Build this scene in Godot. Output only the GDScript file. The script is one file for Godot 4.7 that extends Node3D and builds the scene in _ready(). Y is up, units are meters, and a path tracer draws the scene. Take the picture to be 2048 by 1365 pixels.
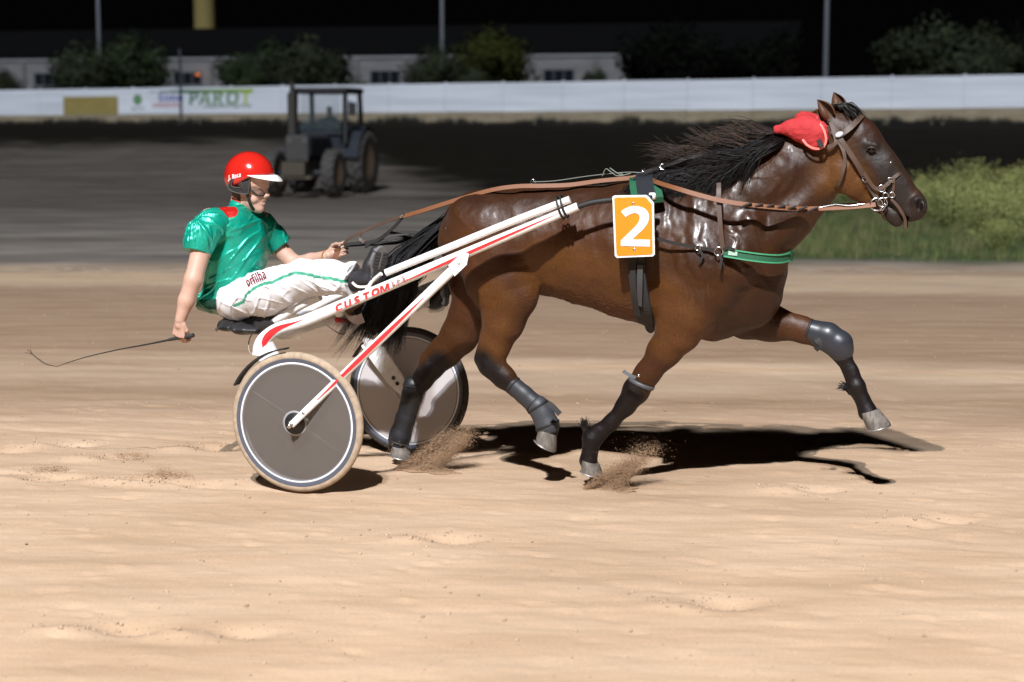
extends Node3D

# ---------------------------------------------------------------- meshing of smooth bodies
class Slab:
	var f: PackedFloat32Array
	var vmap: PackedInt32Array
	var V := PackedVector3Array()
	var N := PackedVector3Array()
	var C := PackedColorArray()
	var I := PackedInt32Array()
	var h := 0.01
	var o := Vector3.ZERO
	var ny := 0
	var nz := 0
	var paint: Callable

	func vert(ix: int, iy: int, iz: int) -> int:
		var i := (ix * ny + iy) * nz + iz
		if vmap[i] >= 0:
			return vmap[i]
		var sx := ny * nz
		var c := [f[i], f[i + sx], f[i + nz], f[i + sx + nz], f[i + 1], f[i + sx + 1], f[i + nz + 1], f[i + sx + nz + 1]]
		var sum := Vector3.ZERO
		var cnt := 0
		for e in [[0, 1], [2, 3], [4, 5], [6, 7], [0, 2], [1, 3], [4, 6], [5, 7], [0, 4], [1, 5], [2, 6], [3, 7]]:
			var a: float = c[e[0]]
			var b: float = c[e[1]]
			if (a < 0.0) != (b < 0.0):
				var t := a / (a - b)
				var pa := Vector3(e[0] & 1, (e[0] >> 1) & 1, e[0] >> 2)
				var pb := Vector3(e[1] & 1, (e[1] >> 1) & 1, e[1] >> 2)
				sum += pa.lerp(pb, t)
				cnt += 1
		var q := sum / float(maxi(cnt, 1))
		var u := q.x
		var v := q.y
		var w := q.z
		var gx: float = lerpf(lerpf(c[1] - c[0], c[3] - c[2], v), lerpf(c[5] - c[4], c[7] - c[6], v), w)
		var gy: float = lerpf(lerpf(c[2] - c[0], c[3] - c[1], u), lerpf(c[6] - c[4], c[7] - c[5], u), w)
		var gz: float = lerpf(lerpf(c[4] - c[0], c[5] - c[1], u), lerpf(c[6] - c[2], c[7] - c[3], u), v)
		var p := o + (Vector3(ix, iy, iz) + q) * h
		vmap[i] = V.size()
		V.append(p)
		N.append(Vector3(gx, gy, gz).normalized())
		C.append(paint.call(p) if paint.is_valid() else Color.WHITE)
		return vmap[i]

	func quad(a: int, b: int, c: int, d: int) -> void:
		var g := (V[c] - V[a]).cross(V[d] - V[b])
		if g.dot(N[a] + N[b] + N[c] + N[d]) > 0.0:   # front faces run clockwise
			I.append_array(PackedInt32Array([a, c, b, a, d, c]))
		else:
			I.append_array(PackedInt32Array([a, b, c, a, c, d]))


class Field:
	var h := 0.01
	var zc := 0.0
	var A := PackedVector3Array()
	var B := PackedVector3Array()
	var R := PackedVector2Array()
	var Z := PackedFloat32Array()
	var K := PackedFloat32Array()
	var cuts := PackedByteArray()
	var paint: Callable
	var detail: Callable
	var lo := Vector3.ONE * 1e9
	var hi := -Vector3.ONE * 1e9
	var n := Vector3i.ZERO
	var out := []
	var lock := Mutex.new()

	func cone(a: Vector3, ra: float, b: Vector3, rb: float, zs := 1.0, k := 0.02, cut := 0) -> void:
		A.append(a); B.append(b); R.append(Vector2(ra, rb)); Z.append(zs); K.append(k); cuts.append(cut)
		if cut == 0:
			var m := Vector3(1, 1, zs)
			lo = lo.min(a - m * ra).min(b - m * rb)
			hi = hi.max(a + m * ra).max(b + m * rb)

	func chain(q: Array, zs := 1.0, k := 0.02) -> void:
		for i in maxi(q.size() - 1, 1):
			var a: Vector4 = q[i]
			var b: Vector4 = q[mini(i + 1, q.size() - 1)]
			cone(Vector3(a.x, a.y, a.z), a.w, Vector3(b.x, b.y, b.z), b.w, zs, k)

	func ball(a: Vector4, zs := 1.0, k := 0.02, cut := 0) -> void:
		cone(Vector3(a.x, a.y, a.z), a.w, Vector3(a.x, a.y + 0.0001, a.z), a.w, zs, k, cut)

	func slab(s: int, slabs: int) -> void:
		var x0 := s * n.x / slabs
		var x1 := (s + 1) * n.x / slabs
		var g0 := maxi(x0 - 1, 0)
		var g1 := mini(x1 + 1, n.x - 1)
		var S := Slab.new()
		S.h = h; S.ny = n.y; S.nz = n.z; S.paint = paint
		S.o = lo + Vector3(g0, 0, 0) * h
		var f := PackedFloat32Array()
		f.resize((g1 - g0 + 1) * n.y * n.z)
		f.fill(1.0)
		for bi in A.size():
			var zs := Z[bi]
			var k := K[bi]
			var zz := Vector3(1, 1, 1.0 / zs)
			var zo := Vector3(0, 0, zc)
			var a := A[bi]
			var b := B[bi]
			var ra := R[bi].x
			var rb := R[bi].y
			var m := k + 2.5 * h
			var mz := k * maxf(zs, 1.0) + 2.5 * h
			var bl := ((a - Vector3(ra + m, ra + m, ra * zs + mz)).min(b - Vector3(rb + m, rb + m, rb * zs + mz)) - lo) / h
			var bh := ((a + Vector3(ra + m, ra + m, ra * zs + mz)).max(b + Vector3(rb + m, rb + m, rb * zs + mz)) - lo) / h
			var ax := maxi(g0, int(floor(bl.x)))
			var bx := mini(g1, int(ceil(bh.x)))
			if ax > bx:
				continue
			var ay := maxi(0, int(floor(bl.y)))
			var by := mini(n.y - 1, int(ceil(bh.y)))
			var az := maxi(0, int(floor(bl.z)))
			var bz := mini(n.z - 1, int(ceil(bh.z)))
			var a2 := (a - zo) * zz
			var ba := (b - zo) * zz - a2
			var inv := 1.0 / maxf(ba.length_squared(), 1e-12)
			var dr := rb - ra
			var k4 := 0.25 / maxf(k, 1e-5)
			var far := k + 2.6 * h
			var cut := cuts[bi] == 1
			var b2 := Vector2(ba.x, ba.y)
			var inv2 := 1.0 / maxf(b2.length_squared(), 1e-12)
			var reach := maxf(ra, rb) + far
			var zlo := minf(a.z, b.z)
			var zhi := maxf(a.z, b.z)
			for ix in range(ax, bx + 1):
				for iy in range(ay, by + 1):
					var q2 := Vector2(lo.x + ix * h - a2.x, lo.y + iy * h - a2.y)
					var t2 := clampf(q2.dot(b2) * inv2, 0.0, 1.0)
					var d2 := (q2 - b2 * t2).length()
					if d2 > reach:
						continue
					var half := sqrt(reach * reach - d2 * d2) * zs
					var cz := maxi(az, int(floor((zlo - half - lo.z) / h)))
					var dz := mini(bz, int(ceil((zhi + half - lo.z) / h)))
					var i := ((ix - g0) * n.y + iy) * n.z + cz
					var q := Vector3(q2.x, q2.y, (lo.z + cz * h - zc) / zs - a2.z)
					var st := h / zs
					for iz in range(cz, dz + 1):
						var t := clampf(q.dot(ba) * inv, 0.0, 1.0)
						var d := (q - ba * t).length() - ra - t * dr
						q.z += st
						if cut:
							if d < far:
								var cur := f[i]
								var e := k - absf(cur + d)
								f[i] = maxf(cur, -d) + (e * e * k4 if e > 0.0 else 0.0)
						elif d < far:
							var cur2 := f[i]
							var e2 := k - absf(cur2 - d)
							f[i] = minf(cur2, d) - (e2 * e2 * k4 if e2 > 0.0 else 0.0)
						i += 1
		if detail.is_valid():
			var lim := 4.0 * h
			for ix in range(g0, g1 + 1):
				for iy in n.y:
					var i := ((ix - g0) * n.y + iy) * n.z
					for iz in n.z:
						if absf(f[i + iz]) < lim:
							f[i + iz] += detail.call(Vector3(lo.x + ix * h, lo.y + iy * h, lo.z + iz * h))
		S.f = f
		S.vmap.resize(f.size())
		S.vmap.fill(-1)
		var sx := n.y * n.z
		for ix in range(maxi(x0, 1), mini(x1, n.x - 1)):
			var lx := ix - g0
			for iy in range(1, n.y - 1):
				var i := (lx * n.y + iy) * n.z
				for iz in range(1, n.z - 1):
					var c := f[i + iz] < 0.0
					if c != (f[i + iz + sx] < 0.0):
						S.quad(S.vert(lx, iy - 1, iz - 1), S.vert(lx, iy, iz - 1), S.vert(lx, iy, iz), S.vert(lx, iy - 1, iz))
					if c != (f[i + iz + n.z] < 0.0):
						S.quad(S.vert(lx - 1, iy, iz - 1), S.vert(lx, iy, iz - 1), S.vert(lx, iy, iz), S.vert(lx - 1, iy, iz))
					if c != (f[i + iz + 1] < 0.0):
						S.quad(S.vert(lx - 1, iy - 1, iz), S.vert(lx, iy - 1, iz), S.vert(lx, iy, iz), S.vert(lx - 1, iy, iz))
		lock.lock()
		out[s] = [S.V, S.N, S.C, S.I]
		lock.unlock()

	func run() -> Array:
		lo -= Vector3.ONE * 3.5 * h
		hi += Vector3.ONE * 3.5 * h
		n = Vector3i(((hi - lo) / h).ceil()) + Vector3i.ONE
		var slabs := clampi(n.x / 10, 1, 16)
		out.resize(slabs)
		var id := WorkerThreadPool.add_group_task(slab.bind(slabs), slabs)
		WorkerThreadPool.wait_for_group_task_completion(id)
		return out


static func fused(lists: Array, side_uv := false) -> ArrayMesh:
	var V := PackedVector3Array()
	var N := PackedVector3Array()
	var C := PackedColorArray()
	var I := PackedInt32Array()
	for l in lists:
		for s in l:
			var base := V.size()
			V.append_array(s[0])
			N.append_array(s[1])
			C.append_array(s[2])
			var idx: PackedInt32Array = s[3]
			for j in idx.size():
				idx[j] += base
			I.append_array(idx)
	var arr := []
	arr.resize(Mesh.ARRAY_MAX)
	arr[Mesh.ARRAY_VERTEX] = V
	arr[Mesh.ARRAY_NORMAL] = N
	arr[Mesh.ARRAY_COLOR] = C
	arr[Mesh.ARRAY_INDEX] = I
	if side_uv:   # laid flat on the body from its side, 3.8 m by 2 m
		var U := PackedVector2Array()
		for p in V:
			U.append(Vector2((p.x + 0.5) / 3.8, 1.0 - p.y / 2.0))
		arr[Mesh.ARRAY_TEX_UV] = U
	var m := ArrayMesh.new()
	m.add_surface_from_arrays(Mesh.PRIMITIVE_TRIANGLES, arr)
	return m


# ---------------------------------------------------------------- objects
var RIG := Transform3D(Basis(Vector3.UP, deg_to_rad(-18.0)), Vector3(-0.842, 0, -9.48))
var offs := {}
var names := {}
var rng := RandomNumberGenerator.new()
var M := {}

func numbered(called: String) -> String:
	names[called] = names.get(called, -1) + 1
	return called if names[called] == 0 else "%s_%03d" % [called, names[called]]

func tag(o: Node3D, label: String, category := "", group := "", kind := "") -> void:
	if label: o.set_meta("label", label)
	if category: o.set_meta("category", category)
	if group: o.set_meta("group", group)
	if kind: o.set_meta("kind", kind)

func thing(called: String, label: String, category: String, at := Vector3.ZERO, frame := Transform3D.IDENTITY, group := "", kind := "") -> Node3D:
	var o := Node3D.new()
	o.name = numbered(called)
	o.transform = frame.translated_local(at)
	add_child(o)
	offs[o] = at
	tag(o, label, category, group, kind)
	return o

func part(called: String, mesh: Mesh, m: Material, parent: Node3D, label := "") -> MeshInstance3D:
	var o := MeshInstance3D.new()
	o.name = called
	o.mesh = mesh
	o.material_override = m
	if offs.has(parent):
		o.position = -offs[parent]
	parent.add_child(o, true)
	if label: o.set_meta("label", label)
	return o

func solo(called: String, mesh: Mesh, m: Material, label: String, category := "", frame := Transform3D.IDENTITY, group := "", kind := "") -> MeshInstance3D:
	var o := MeshInstance3D.new()
	o.name = numbered(called)
	o.mesh = mesh
	o.material_override = m
	o.transform = frame
	add_child(o)
	tag(o, label, category, group, kind)
	return o

# ---------------------------------------------------------------- materials
func lin(r: float, g: float, b: float) -> Color:
	return Color(r, g, b).linear_to_srgb()

func mat(c: Color, rough := 0.7, metal := 0.0, spec := 0.5) -> StandardMaterial3D:
	var m := StandardMaterial3D.new()
	m.albedo_color = c
	m.roughness = rough
	m.metallic = metal
	m.metallic_specular = spec
	return m

func noise_tex(freq: float, octaves: int, seed_: int, lo: Color, hi: Color, size := 512, kind := FastNoiseLite.TYPE_SIMPLEX_SMOOTH, mid = null) -> NoiseTexture2D:
	var nz := FastNoiseLite.new()
	nz.noise_type = kind
	nz.frequency = freq
	nz.fractal_octaves = octaves
	nz.seed = seed_
	var t := NoiseTexture2D.new()
	t.noise = nz
	t.width = size
	t.height = size
	t.seamless = true
	var g := Gradient.new()
	if mid == null:
		g.colors = PackedColorArray([lo, hi])
		g.offsets = PackedFloat32Array([0.0, 1.0])
	else:
		g.colors = PackedColorArray([lo, mid, hi])
		g.offsets = PackedFloat32Array([0.0, 0.5, 1.0])
	t.color_ramp = g
	return t

func grey(v: float) -> Color:
	return Color(v, v, v)

func tri(m: StandardMaterial3D, scale: Vector3, world := true) -> StandardMaterial3D:
	m.uv1_triplanar = true
	m.uv1_world_triplanar = world
	m.uv1_scale = scale
	return m

# ---------------------------------------------------------------- shapes
func begin() -> SurfaceTool:
	var st := SurfaceTool.new()
	st.begin(Mesh.PRIMITIVE_TRIANGLES)
	return st

func done(st: SurfaceTool) -> ArrayMesh:
	st.index()
	st.generate_normals()
	return st.commit()

func tri3(st: SurfaceTool, a: Vector3, b: Vector3, c: Vector3) -> void:
	st.add_vertex(a); st.add_vertex(b); st.add_vertex(c)

func quad(st: SurfaceTool, a: Vector3, b: Vector3, c: Vector3, d: Vector3) -> void:   # clockwise seen from the front
	tri3(st, a, b, c); tri3(st, a, c, d)

func loft(st: SurfaceTool, rings: Array, capped := true, smooth := 1) -> void:
	var n: int = rings[0].size()
	st.set_smooth_group(smooth)
	for i in rings.size() - 1:
		for j in n:
			var k := (j + 1) % n
			quad(st, rings[i][j], rings[i][k], rings[i + 1][k], rings[i + 1][j])
	if capped:
		st.set_smooth_group(-1)
		for e in [0, rings.size() - 1]:
			var c := Vector3.ZERO
			for p in rings[e]: c += p
			c /= n
			for j in n:
				var k := (j + 1) % n
				if e == 0: tri3(st, c, rings[e][k], rings[e][j])
				else: tri3(st, c, rings[e][j], rings[e][k])

func smoothed(pts: Array, per := 6) -> Array:   # Catmull-Rom through the points
	var out := []
	for i in pts.size() - 1:
		var p0: Vector3 = pts[maxi(i - 1, 0)]
		var p1: Vector3 = pts[i]
		var p2: Vector3 = pts[i + 1]
		var p3: Vector3 = pts[mini(i + 2, pts.size() - 1)]
		for s in per:
			out.append(p1.cubic_interpolate(p2, p0, p3, float(s) / per))
	out.append(pts[-1])
	return out

func at_share(list, t: float) -> float:
	if list is float or list is int:
		return list
	var x: float = t * (list.size() - 1)
	var i := mini(int(x), list.size() - 2)
	return lerpf(list[i], list[i + 1], x - i)

# a tube of elliptical section; ry along up-ish, rx across
func tube(st: SurfaceTool, pts: Array, rx, ry = null, sides := 10, up := Vector3.UP, capped := true) -> void:
	var rings := []
	if ry == null: ry = rx
	for i in pts.size():
		var t: Vector3 = (pts[mini(i + 1, pts.size() - 1)] - pts[maxi(i - 1, 0)]).normalized()
		var side := t.cross(up)
		if side.length() < 0.05: side = t.cross(Vector3(1, 0, 0.3))
		side = side.normalized()
		var u := side.cross(t).normalized()
		var s := float(i) / maxf(pts.size() - 1, 1)
		var a := at_share(rx, s)
		var b := at_share(ry, s)
		var ring := []
		for j in sides:
			var an := TAU * j / sides
			ring.append(pts[i] + side * cos(an) * a + u * sin(an) * b)
		rings.append(ring)
	loft(st, rings, capped)

func strap(st: SurfaceTool, pts: Array, wide, thick: float, face: Vector3) -> void:   # flat band whose face looks along «face»
	var rings := []
	for i in pts.size():
		var t: Vector3 = (pts[mini(i + 1, pts.size() - 1)] - pts[maxi(i - 1, 0)]).normalized()
		var w := face.cross(t).normalized()
		var nn := t.cross(w).normalized()
		var b: float = at_share(wide, float(i) / maxf(pts.size() - 1, 1)) * 0.5
		var p: Vector3 = pts[i]
		rings.append([p + w * b - nn * thick, p + w * b + nn * thick, p - w * b + nn * thick, p - w * b - nn * thick])
	loft(st, rings, true, -1)

func box(st: SurfaceTool, c: Vector3, s: Vector3, basis := Basis.IDENTITY, bevel := 0.0) -> void:
	st.set_smooth_group(-1)
	var e := s * 0.5
	var b := minf(bevel, minf(e.x, minf(e.y, e.z)) * 0.9)
	if b <= 0.0:
		var v := []
		for i in 8:
			v.append(c + basis * Vector3(e.x if i & 1 else -e.x, e.y if i & 2 else -e.y, e.z if i & 4 else -e.z))
		quad(st, v[5], v[7], v[3], v[1]); quad(st, v[0], v[2], v[6], v[4])
		quad(st, v[6], v[2], v[3], v[7]); quad(st, v[0], v[4], v[5], v[1])
		quad(st, v[4], v[6], v[7], v[5]); quad(st, v[1], v[3], v[2], v[0])
		return
	var rings := []   # bevelled: four rings along y, each an eight-sided outline
	for lv in [[-e.y, b], [-e.y + b, 0.0], [e.y - b, 0.0], [e.y, b]]:
		var x: float = e.x - lv[1]
		var z: float = e.z - lv[1]
		var ring := []
		for q in [Vector2(x, -z + b), Vector2(x - b, -z), Vector2(-x + b, -z), Vector2(-x, -z + b), Vector2(-x, z - b), Vector2(-x + b, z), Vector2(x - b, z), Vector2(x, z - b)]:
			ring.append(c + basis * Vector3(q.x, lv[0], q.y))
		rings.append(ring)
	loft(st, rings, true, -1)

func lathe(st: SurfaceTool, profile: Array, frame: Transform3D, n := 48, smooth := 1) -> void:   # profile of (radius, height along the frame's y)
	var rings := []
	for q in profile:
		var ring := []
		for j in n:
			var an := TAU * j / n
			ring.append(frame * Vector3(cos(an) * q.x, q.y, sin(an) * q.x))
		rings.append(ring)
	loft(st, rings, false, smooth)

func prism(st: SurfaceTool, poly: PackedVector2Array, z0: float, z1: float, frame: Transform3D) -> void:
	st.set_smooth_group(-1)
	if Geometry2D.is_polygon_clockwise(poly):
		poly.reverse()
	var idx := Geometry2D.triangulate_polygon(poly)
	for i in range(0, idx.size(), 3):
		var a := poly[idx[i]]
		var b := poly[idx[i + 1]]
		var c := poly[idx[i + 2]]
		if (b - a).cross(c - a) > 0.0:
			var t := b
			b = c
			c = t
		tri3(st, frame * Vector3(a.x, a.y, z1), frame * Vector3(b.x, b.y, z1), frame * Vector3(c.x, c.y, z1))
		tri3(st, frame * Vector3(a.x, a.y, z0), frame * Vector3(c.x, c.y, z0), frame * Vector3(b.x, b.y, z0))
	for i in poly.size():
		var p := poly[i]
		var q := poly[(i + 1) % poly.size()]
		quad(st, frame * Vector3(p.x, p.y, z0), frame * Vector3(p.x, p.y, z1), frame * Vector3(q.x, q.y, z1), frame * Vector3(q.x, q.y, z0))

func ring_mesh(st: SurfaceTool, c: Vector3, axis: Vector3, r: float, thick: float, n := 16) -> void:
	var side := axis.cross(Vector3.UP if absf(axis.y) < 0.9 else Vector3.RIGHT).normalized()
	var up := side.cross(axis).normalized()
	var pts := []
	for i in n + 1:
		var a := TAU * i / n
		pts.append(c + (side * cos(a) + up * sin(a)) * r)
	tube(st, pts, thick, thick, 6, axis, false)

func ball(st: SurfaceTool, c: Vector3, r: Vector3, basis := Basis.IDENTITY, rows := 8, cols := 12) -> void:
	var rings := []
	for i in rows + 1:
		var a := PI * i / rows
		var ring := []
		for j in cols:
			var b := TAU * j / cols
			ring.append(c + basis * (Vector3(sin(a) * cos(b), -cos(a), sin(a) * sin(b)) * r))
		rings.append(ring)
	loft(st, rings, false)

func words(text: String, height: float, depth: float, bold := true, font := "Droid Sans") -> TextMesh:
	var f := SystemFont.new()
	f.font_names = PackedStringArray([font])
	f.font_weight = 700 if bold else 400
	var t := TextMesh.new()
	t.text = text
	t.font = f
	t.font_size = 64
	t.pixel_size = height / 46.0
	t.depth = depth
	t.curve_step = 1.0
	return t

func place(o: Node3D, t: Transform3D, parent: Node3D) -> void:   # set a part in the frame that its thing is built in
	o.transform = t
	if offs.has(parent):
		o.position = t.origin - offs[parent]

func v3(q: Vector4) -> Vector3:
	return Vector3(q.x, q.y, q.z)

func xform(x: Vector3, y: Vector3, o: Vector3) -> Transform3D:   # x kept, y made square to it
	var z := x.cross(y).normalized()
	return Transform3D(Basis(x.normalized(), z.cross(x).normalized(), z), o)

# ---------------------------------------------------------------- the scene
func _ready() -> void:
	rng.seed = 20
	var cam := Camera3D.new()
	cam.name = "camera"
	cam.position = Vector3(0, 1.865, 0)
	cam.rotation_degrees = Vector3(-6.9462, 0, 0)
	cam.fov = 21.7651
	cam.near = 0.1
	cam.far = 1500.0
	var lens := CameraAttributesPhysical.new()
	lens.frustum_focal_length = 62.4
	lens.frustum_focus_distance = 9.1
	lens.frustum_near = 0.1
	lens.frustum_far = 1500.0
	lens.exposure_aperture = 2.0
	cam.attributes = lens
	add_child(cam)
	cam.current = true
	var we := WorldEnvironment.new()
	we.name = "world_environment"
	var env := Environment.new()
	env.background_mode = Environment.BG_SKY
	var sm := ProceduralSkyMaterial.new()
	sm.sky_top_color = lin(0.0008, 0.0009, 0.0011)
	sm.sky_horizon_color = lin(0.0011, 0.0010, 0.0011)
	sm.ground_bottom_color = lin(0.001, 0.001, 0.001)
	sm.ground_horizon_color = lin(0.0014, 0.0014, 0.0014)
	var sky := Sky.new()
	sky.sky_material = sm
	env.sky = sky
	env.tonemap_mode = Environment.TONE_MAPPER_LINEAR
	env.tonemap_exposure = 1.0
	env.sdfgi_enabled = true
	env.ssao_enabled = true
	env.ssil_enabled = true
	we.environment = env
	add_child(we)
	# added fill along the mast beam, standing in for the ring's other floodlights
	var sun := DirectionalLight3D.new()
	sun.name = "background_fill"
	sun.light_energy = 0.90
	sun.light_color = Color(0.93, 0.96, 1.0)
	sun.light_angular_distance = 2.2
	sun.shadow_enabled = true
	sun.sky_mode = DirectionalLight3D.SKY_MODE_LIGHT_ONLY
	add_child(sun)
	sun.look_at_from_position(Vector3.ZERO, Vector3(0.23, -1.0, -0.98))
	flood_mast(Vector3(-3.8, 0, 9.2), 19.0, Vector3(0.6, 0, -11.0))

	materials()
	ground()
	far_side()
	tractor()
	verge()
	horse()
	sulky()
	driver()
	tack()
	dirt()


func flood_mast(at: Vector3, height: float, aim: Vector3) -> void:   # the mast whose lamps light this stretch of track
	var t := thing("floodlight_mast", "tall steel mast carrying the lit floodlight that lights the track", "floodlight mast", at)
	var st := begin()
	var pole_m := mat(lin(0.3, 0.31, 0.32), 0.5, 0.6)
	lathe(st, [Vector2(0.16, 0), Vector2(0.13, 1), Vector2(0.06, height + 0.6), Vector2(0, height + 0.6)], Transform3D(Basis.IDENTITY, at + Vector3(0, 0, 1.2)), 16)
	part("pole", done(st), pole_m, t)
	st = begin()
	tube(st, [at + Vector3(0, height + 0.3, 1.2), at + Vector3(0, height + 0.3, 0.3)], 0.06)
	part("arm", done(st), pole_m, t)
	var head := at + Vector3(0, height, 0)
	var d := (aim - head).normalized()
	var b := Basis.looking_at(d)
	st = begin()
	box(st, head - d * 0.22, Vector3(0.6, 0.6, 0.3), b, 0.05)
	part("lamp_housing", done(st), mat(lin(0.1, 0.1, 0.1), 0.5), t)
	var glow := mat(Color.WHITE, 0.4)
	glow.emission_enabled = true
	glow.emission = Color(1.0, 0.98, 0.95)
	glow.emission_energy_multiplier = 8.0
	st = begin()
	box(st, head - d * 0.045, Vector3(0.44, 0.44, 0.04), b)
	part("lamp_glass", done(st), glow, t)
	var l := SpotLight3D.new()
	l.name = "floodlight"
	l.light_energy = 960.0
	l.light_color = Color(1.0, 0.99, 0.985)
	l.light_size = 0.16
	l.spot_range = 260.0
	l.spot_attenuation = 2.0
	l.spot_angle = 44.0
	l.spot_angle_attenuation = 0.6
	l.shadow_enabled = true
	t.add_child(l)
	l.position = head - at + d * 0.05
	l.basis = b


func materials() -> void:
	var sand := mat(Color.WHITE, 0.95, 0.0, 0.25)
	sand.albedo_texture = noise_tex(0.006, 6, 3, lin(0.510, 0.345, 0.220), lin(0.690, 0.500, 0.345), 1024, FastNoiseLite.TYPE_SIMPLEX_SMOOTH, lin(0.620, 0.435, 0.292))
	sand.detail_enabled = true
	sand.detail_blend_mode = BaseMaterial3D.BLEND_MODE_MUL
	sand.detail_albedo = noise_tex(0.2, 3, 8, grey(0.86), grey(1.0), 512)
	sand.detail_uv_layer = BaseMaterial3D.DETAIL_UV_2
	sand.uv2_triplanar = true
	sand.uv2_world_triplanar = true
	sand.uv2_scale = Vector3(0.45, 1, 1.6)
	sand.heightmap_enabled = true
	sand.heightmap_scale = 0.22
	sand.heightmap_texture = noise_tex(0.03, 5, 12, grey(0), grey(1), 1024)
	sand.vertex_color_use_as_albedo = true
	M.sand = tri(sand, Vector3(0.085, 0.5, 0.42))
	var dirt_m := mat(Color.WHITE, 0.95, 0.0, 0.2)
	dirt_m.albedo_texture = noise_tex(0.02, 5, 31, grey(0.72), grey(1.0), 512)
	dirt_m.vertex_color_use_as_albedo = true
	M.infield = tri(dirt_m, Vector3(0.05, 0.3, 0.22))
	M.white_paint = mat(Color.WHITE, 0.3)
	M.white_paint.albedo_texture = noise_tex(0.02, 5, 91, lin(0.70, 0.665, 0.61), lin(0.82, 0.82, 0.82), 512, FastNoiseLite.TYPE_SIMPLEX_SMOOTH, lin(0.81, 0.81, 0.81))
	tri(M.white_paint, Vector3(2.2, 2.2, 2.2), false)
	M.red_paint = mat(lin(0.68, 0.03, 0.035), 0.3)
	M.black_rubber = mat(lin(0.015, 0.015, 0.016), 0.6)
	M.black_leather = mat(lin(0.014, 0.011, 0.01), 0.75)
	M.steel = mat(lin(0.62, 0.62, 0.64), 0.22, 1.0)
	M.tan_leather = mat(lin(0.175, 0.065, 0.024), 0.6)
	M.brown_leather = mat(lin(0.07, 0.04, 0.026), 0.55)
	M.grey_neoprene = mat(lin(0.045, 0.05, 0.062), 0.5)


func grid_mesh(xs: PackedFloat32Array, zs: PackedFloat32Array, height: Callable, color: Callable) -> ArrayMesh:
	var V := PackedVector3Array()
	var N := PackedVector3Array()
	var C := PackedColorArray()
	var I := PackedInt32Array()
	for z in zs:
		for x in xs:
			V.append(Vector3(x, height.call(x, z), z))
			C.append(color.call(x, z))
	var w := xs.size()
	N.resize(V.size())
	for j in zs.size():
		for i in w:
			var a := V[j * w + maxi(i - 1, 0)]
			var b := V[j * w + mini(i + 1, w - 1)]
			var c := V[maxi(j - 1, 0) * w + i]
			var d := V[mini(j + 1, zs.size() - 1) * w + i]
			var nn := (b - a).cross(d - c).normalized()
			N[j * w + i] = nn if nn.y > 0 else -nn
	var flip := zs[1] < zs[0]
	for j in zs.size() - 1:
		for i in w - 1:
			var q := [j * w + i, j * w + i + 1, (j + 1) * w + i + 1, (j + 1) * w + i]
			if flip: q.reverse()
			I.append_array(PackedInt32Array([q[0], q[1], q[2], q[0], q[2], q[3]]))
	var arr := []
	arr.resize(Mesh.ARRAY_MAX)
	arr[Mesh.ARRAY_VERTEX] = V
	arr[Mesh.ARRAY_NORMAL] = N
	arr[Mesh.ARRAY_COLOR] = C
	arr[Mesh.ARRAY_INDEX] = I
	var m := ArrayMesh.new()
	m.add_surface_from_arrays(Mesh.PRIMITIVE_TRIANGLES, arr)
	return m

var n1 := FastNoiseLite.new()

func track_height(x: float, z: float) -> float:
	var u := x * 0.985 + z * 0.17
	var v := z * 0.985 - x * 0.17
	var y := n1.get_noise_2d(u * 6.0, v * 95.0) * 0.0030            # harrow lines
	y += n1.get_noise_2d(u * 55.0 + 400.0, v * 130.0) * 0.007          # soft lumps
	y += maxf(n1.get_noise_2d(u * 120.0, v * 330.0 + 900.0) - 0.30, 0.0) * 0.022   # clods thrown up
	y -= maxf(n1.get_noise_2d(u * 75.0 - 800.0, v * 210.0) - 0.40, 0.0) * 0.04    # hoof dents
	for d in dents:   # scuffed hollows with a thrown-up lip
		var q := Vector2((x - d.x) / 0.20, (z - d.z) / 0.10)
		var e := q.length_squared()
		if e < 6.0:
			y += -0.035 * exp(-e * 2.2) + 0.022 * exp(-(q - Vector2(-0.9, 0.35)).length_squared() * 2.0)
	var lz := -(x + 0.842) * 0.309 + (z + 9.48) * 0.951   # ruts that the sulky's wheels leave
	var lx := (x + 0.842) * 0.951 + (z + 9.48) * 0.309
	if lx < 0.0:
		y -= 0.012 * exp(-pow((lz - 0.60) / 0.03, 2.0)) + 0.012 * exp(-pow((lz + 0.60) / 0.03, 2.0))
	return y - 0.004

var dents := [Vector3(-1.803, -0.009, -9.200), Vector3(-1.959, -0.008, -9.250), Vector3(-2.488, -0.002, -9.300), Vector3(-2.234, 0.004, -9.900), Vector3(-1.610, -0.020, -9.150), Vector3(-2.914, -0.013, -10.100), Vector3(-2.573, -0.014, -10.300), Vector3(-1.732, -0.017, -10.200), Vector3(1.590, -0.031, -9.000), Vector3(-1.009, -0.069, -6.400), Vector3(-1.447, -0.065, -6.450), Vector3(0.838, -0.068, -6.800), Vector3(-0.282, -0.031, -7.900), Vector3(2.090, -0.029, -8.300)]

func infield_height(x: float, z: float) -> float:
	var d := -z + x * 0.3
	return 1.88 * smoothstep(42.0, 88.0, d) + n1.get_noise_2d(x * 9.0, z * 9.0) * 0.06 * smoothstep(26.0, 50.0, -z) - 0.03

func spans(list: Array) -> PackedFloat32Array:   # [from, to, step] runs
	var out := PackedFloat32Array()
	for s in list:
		var n := int(ceil(absf(s[1] - s[0]) / s[2]))
		for i in n:
			out.append(lerpf(s[0], s[1], float(i) / n))
	out.append(list[-1][1])
	return out

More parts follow.
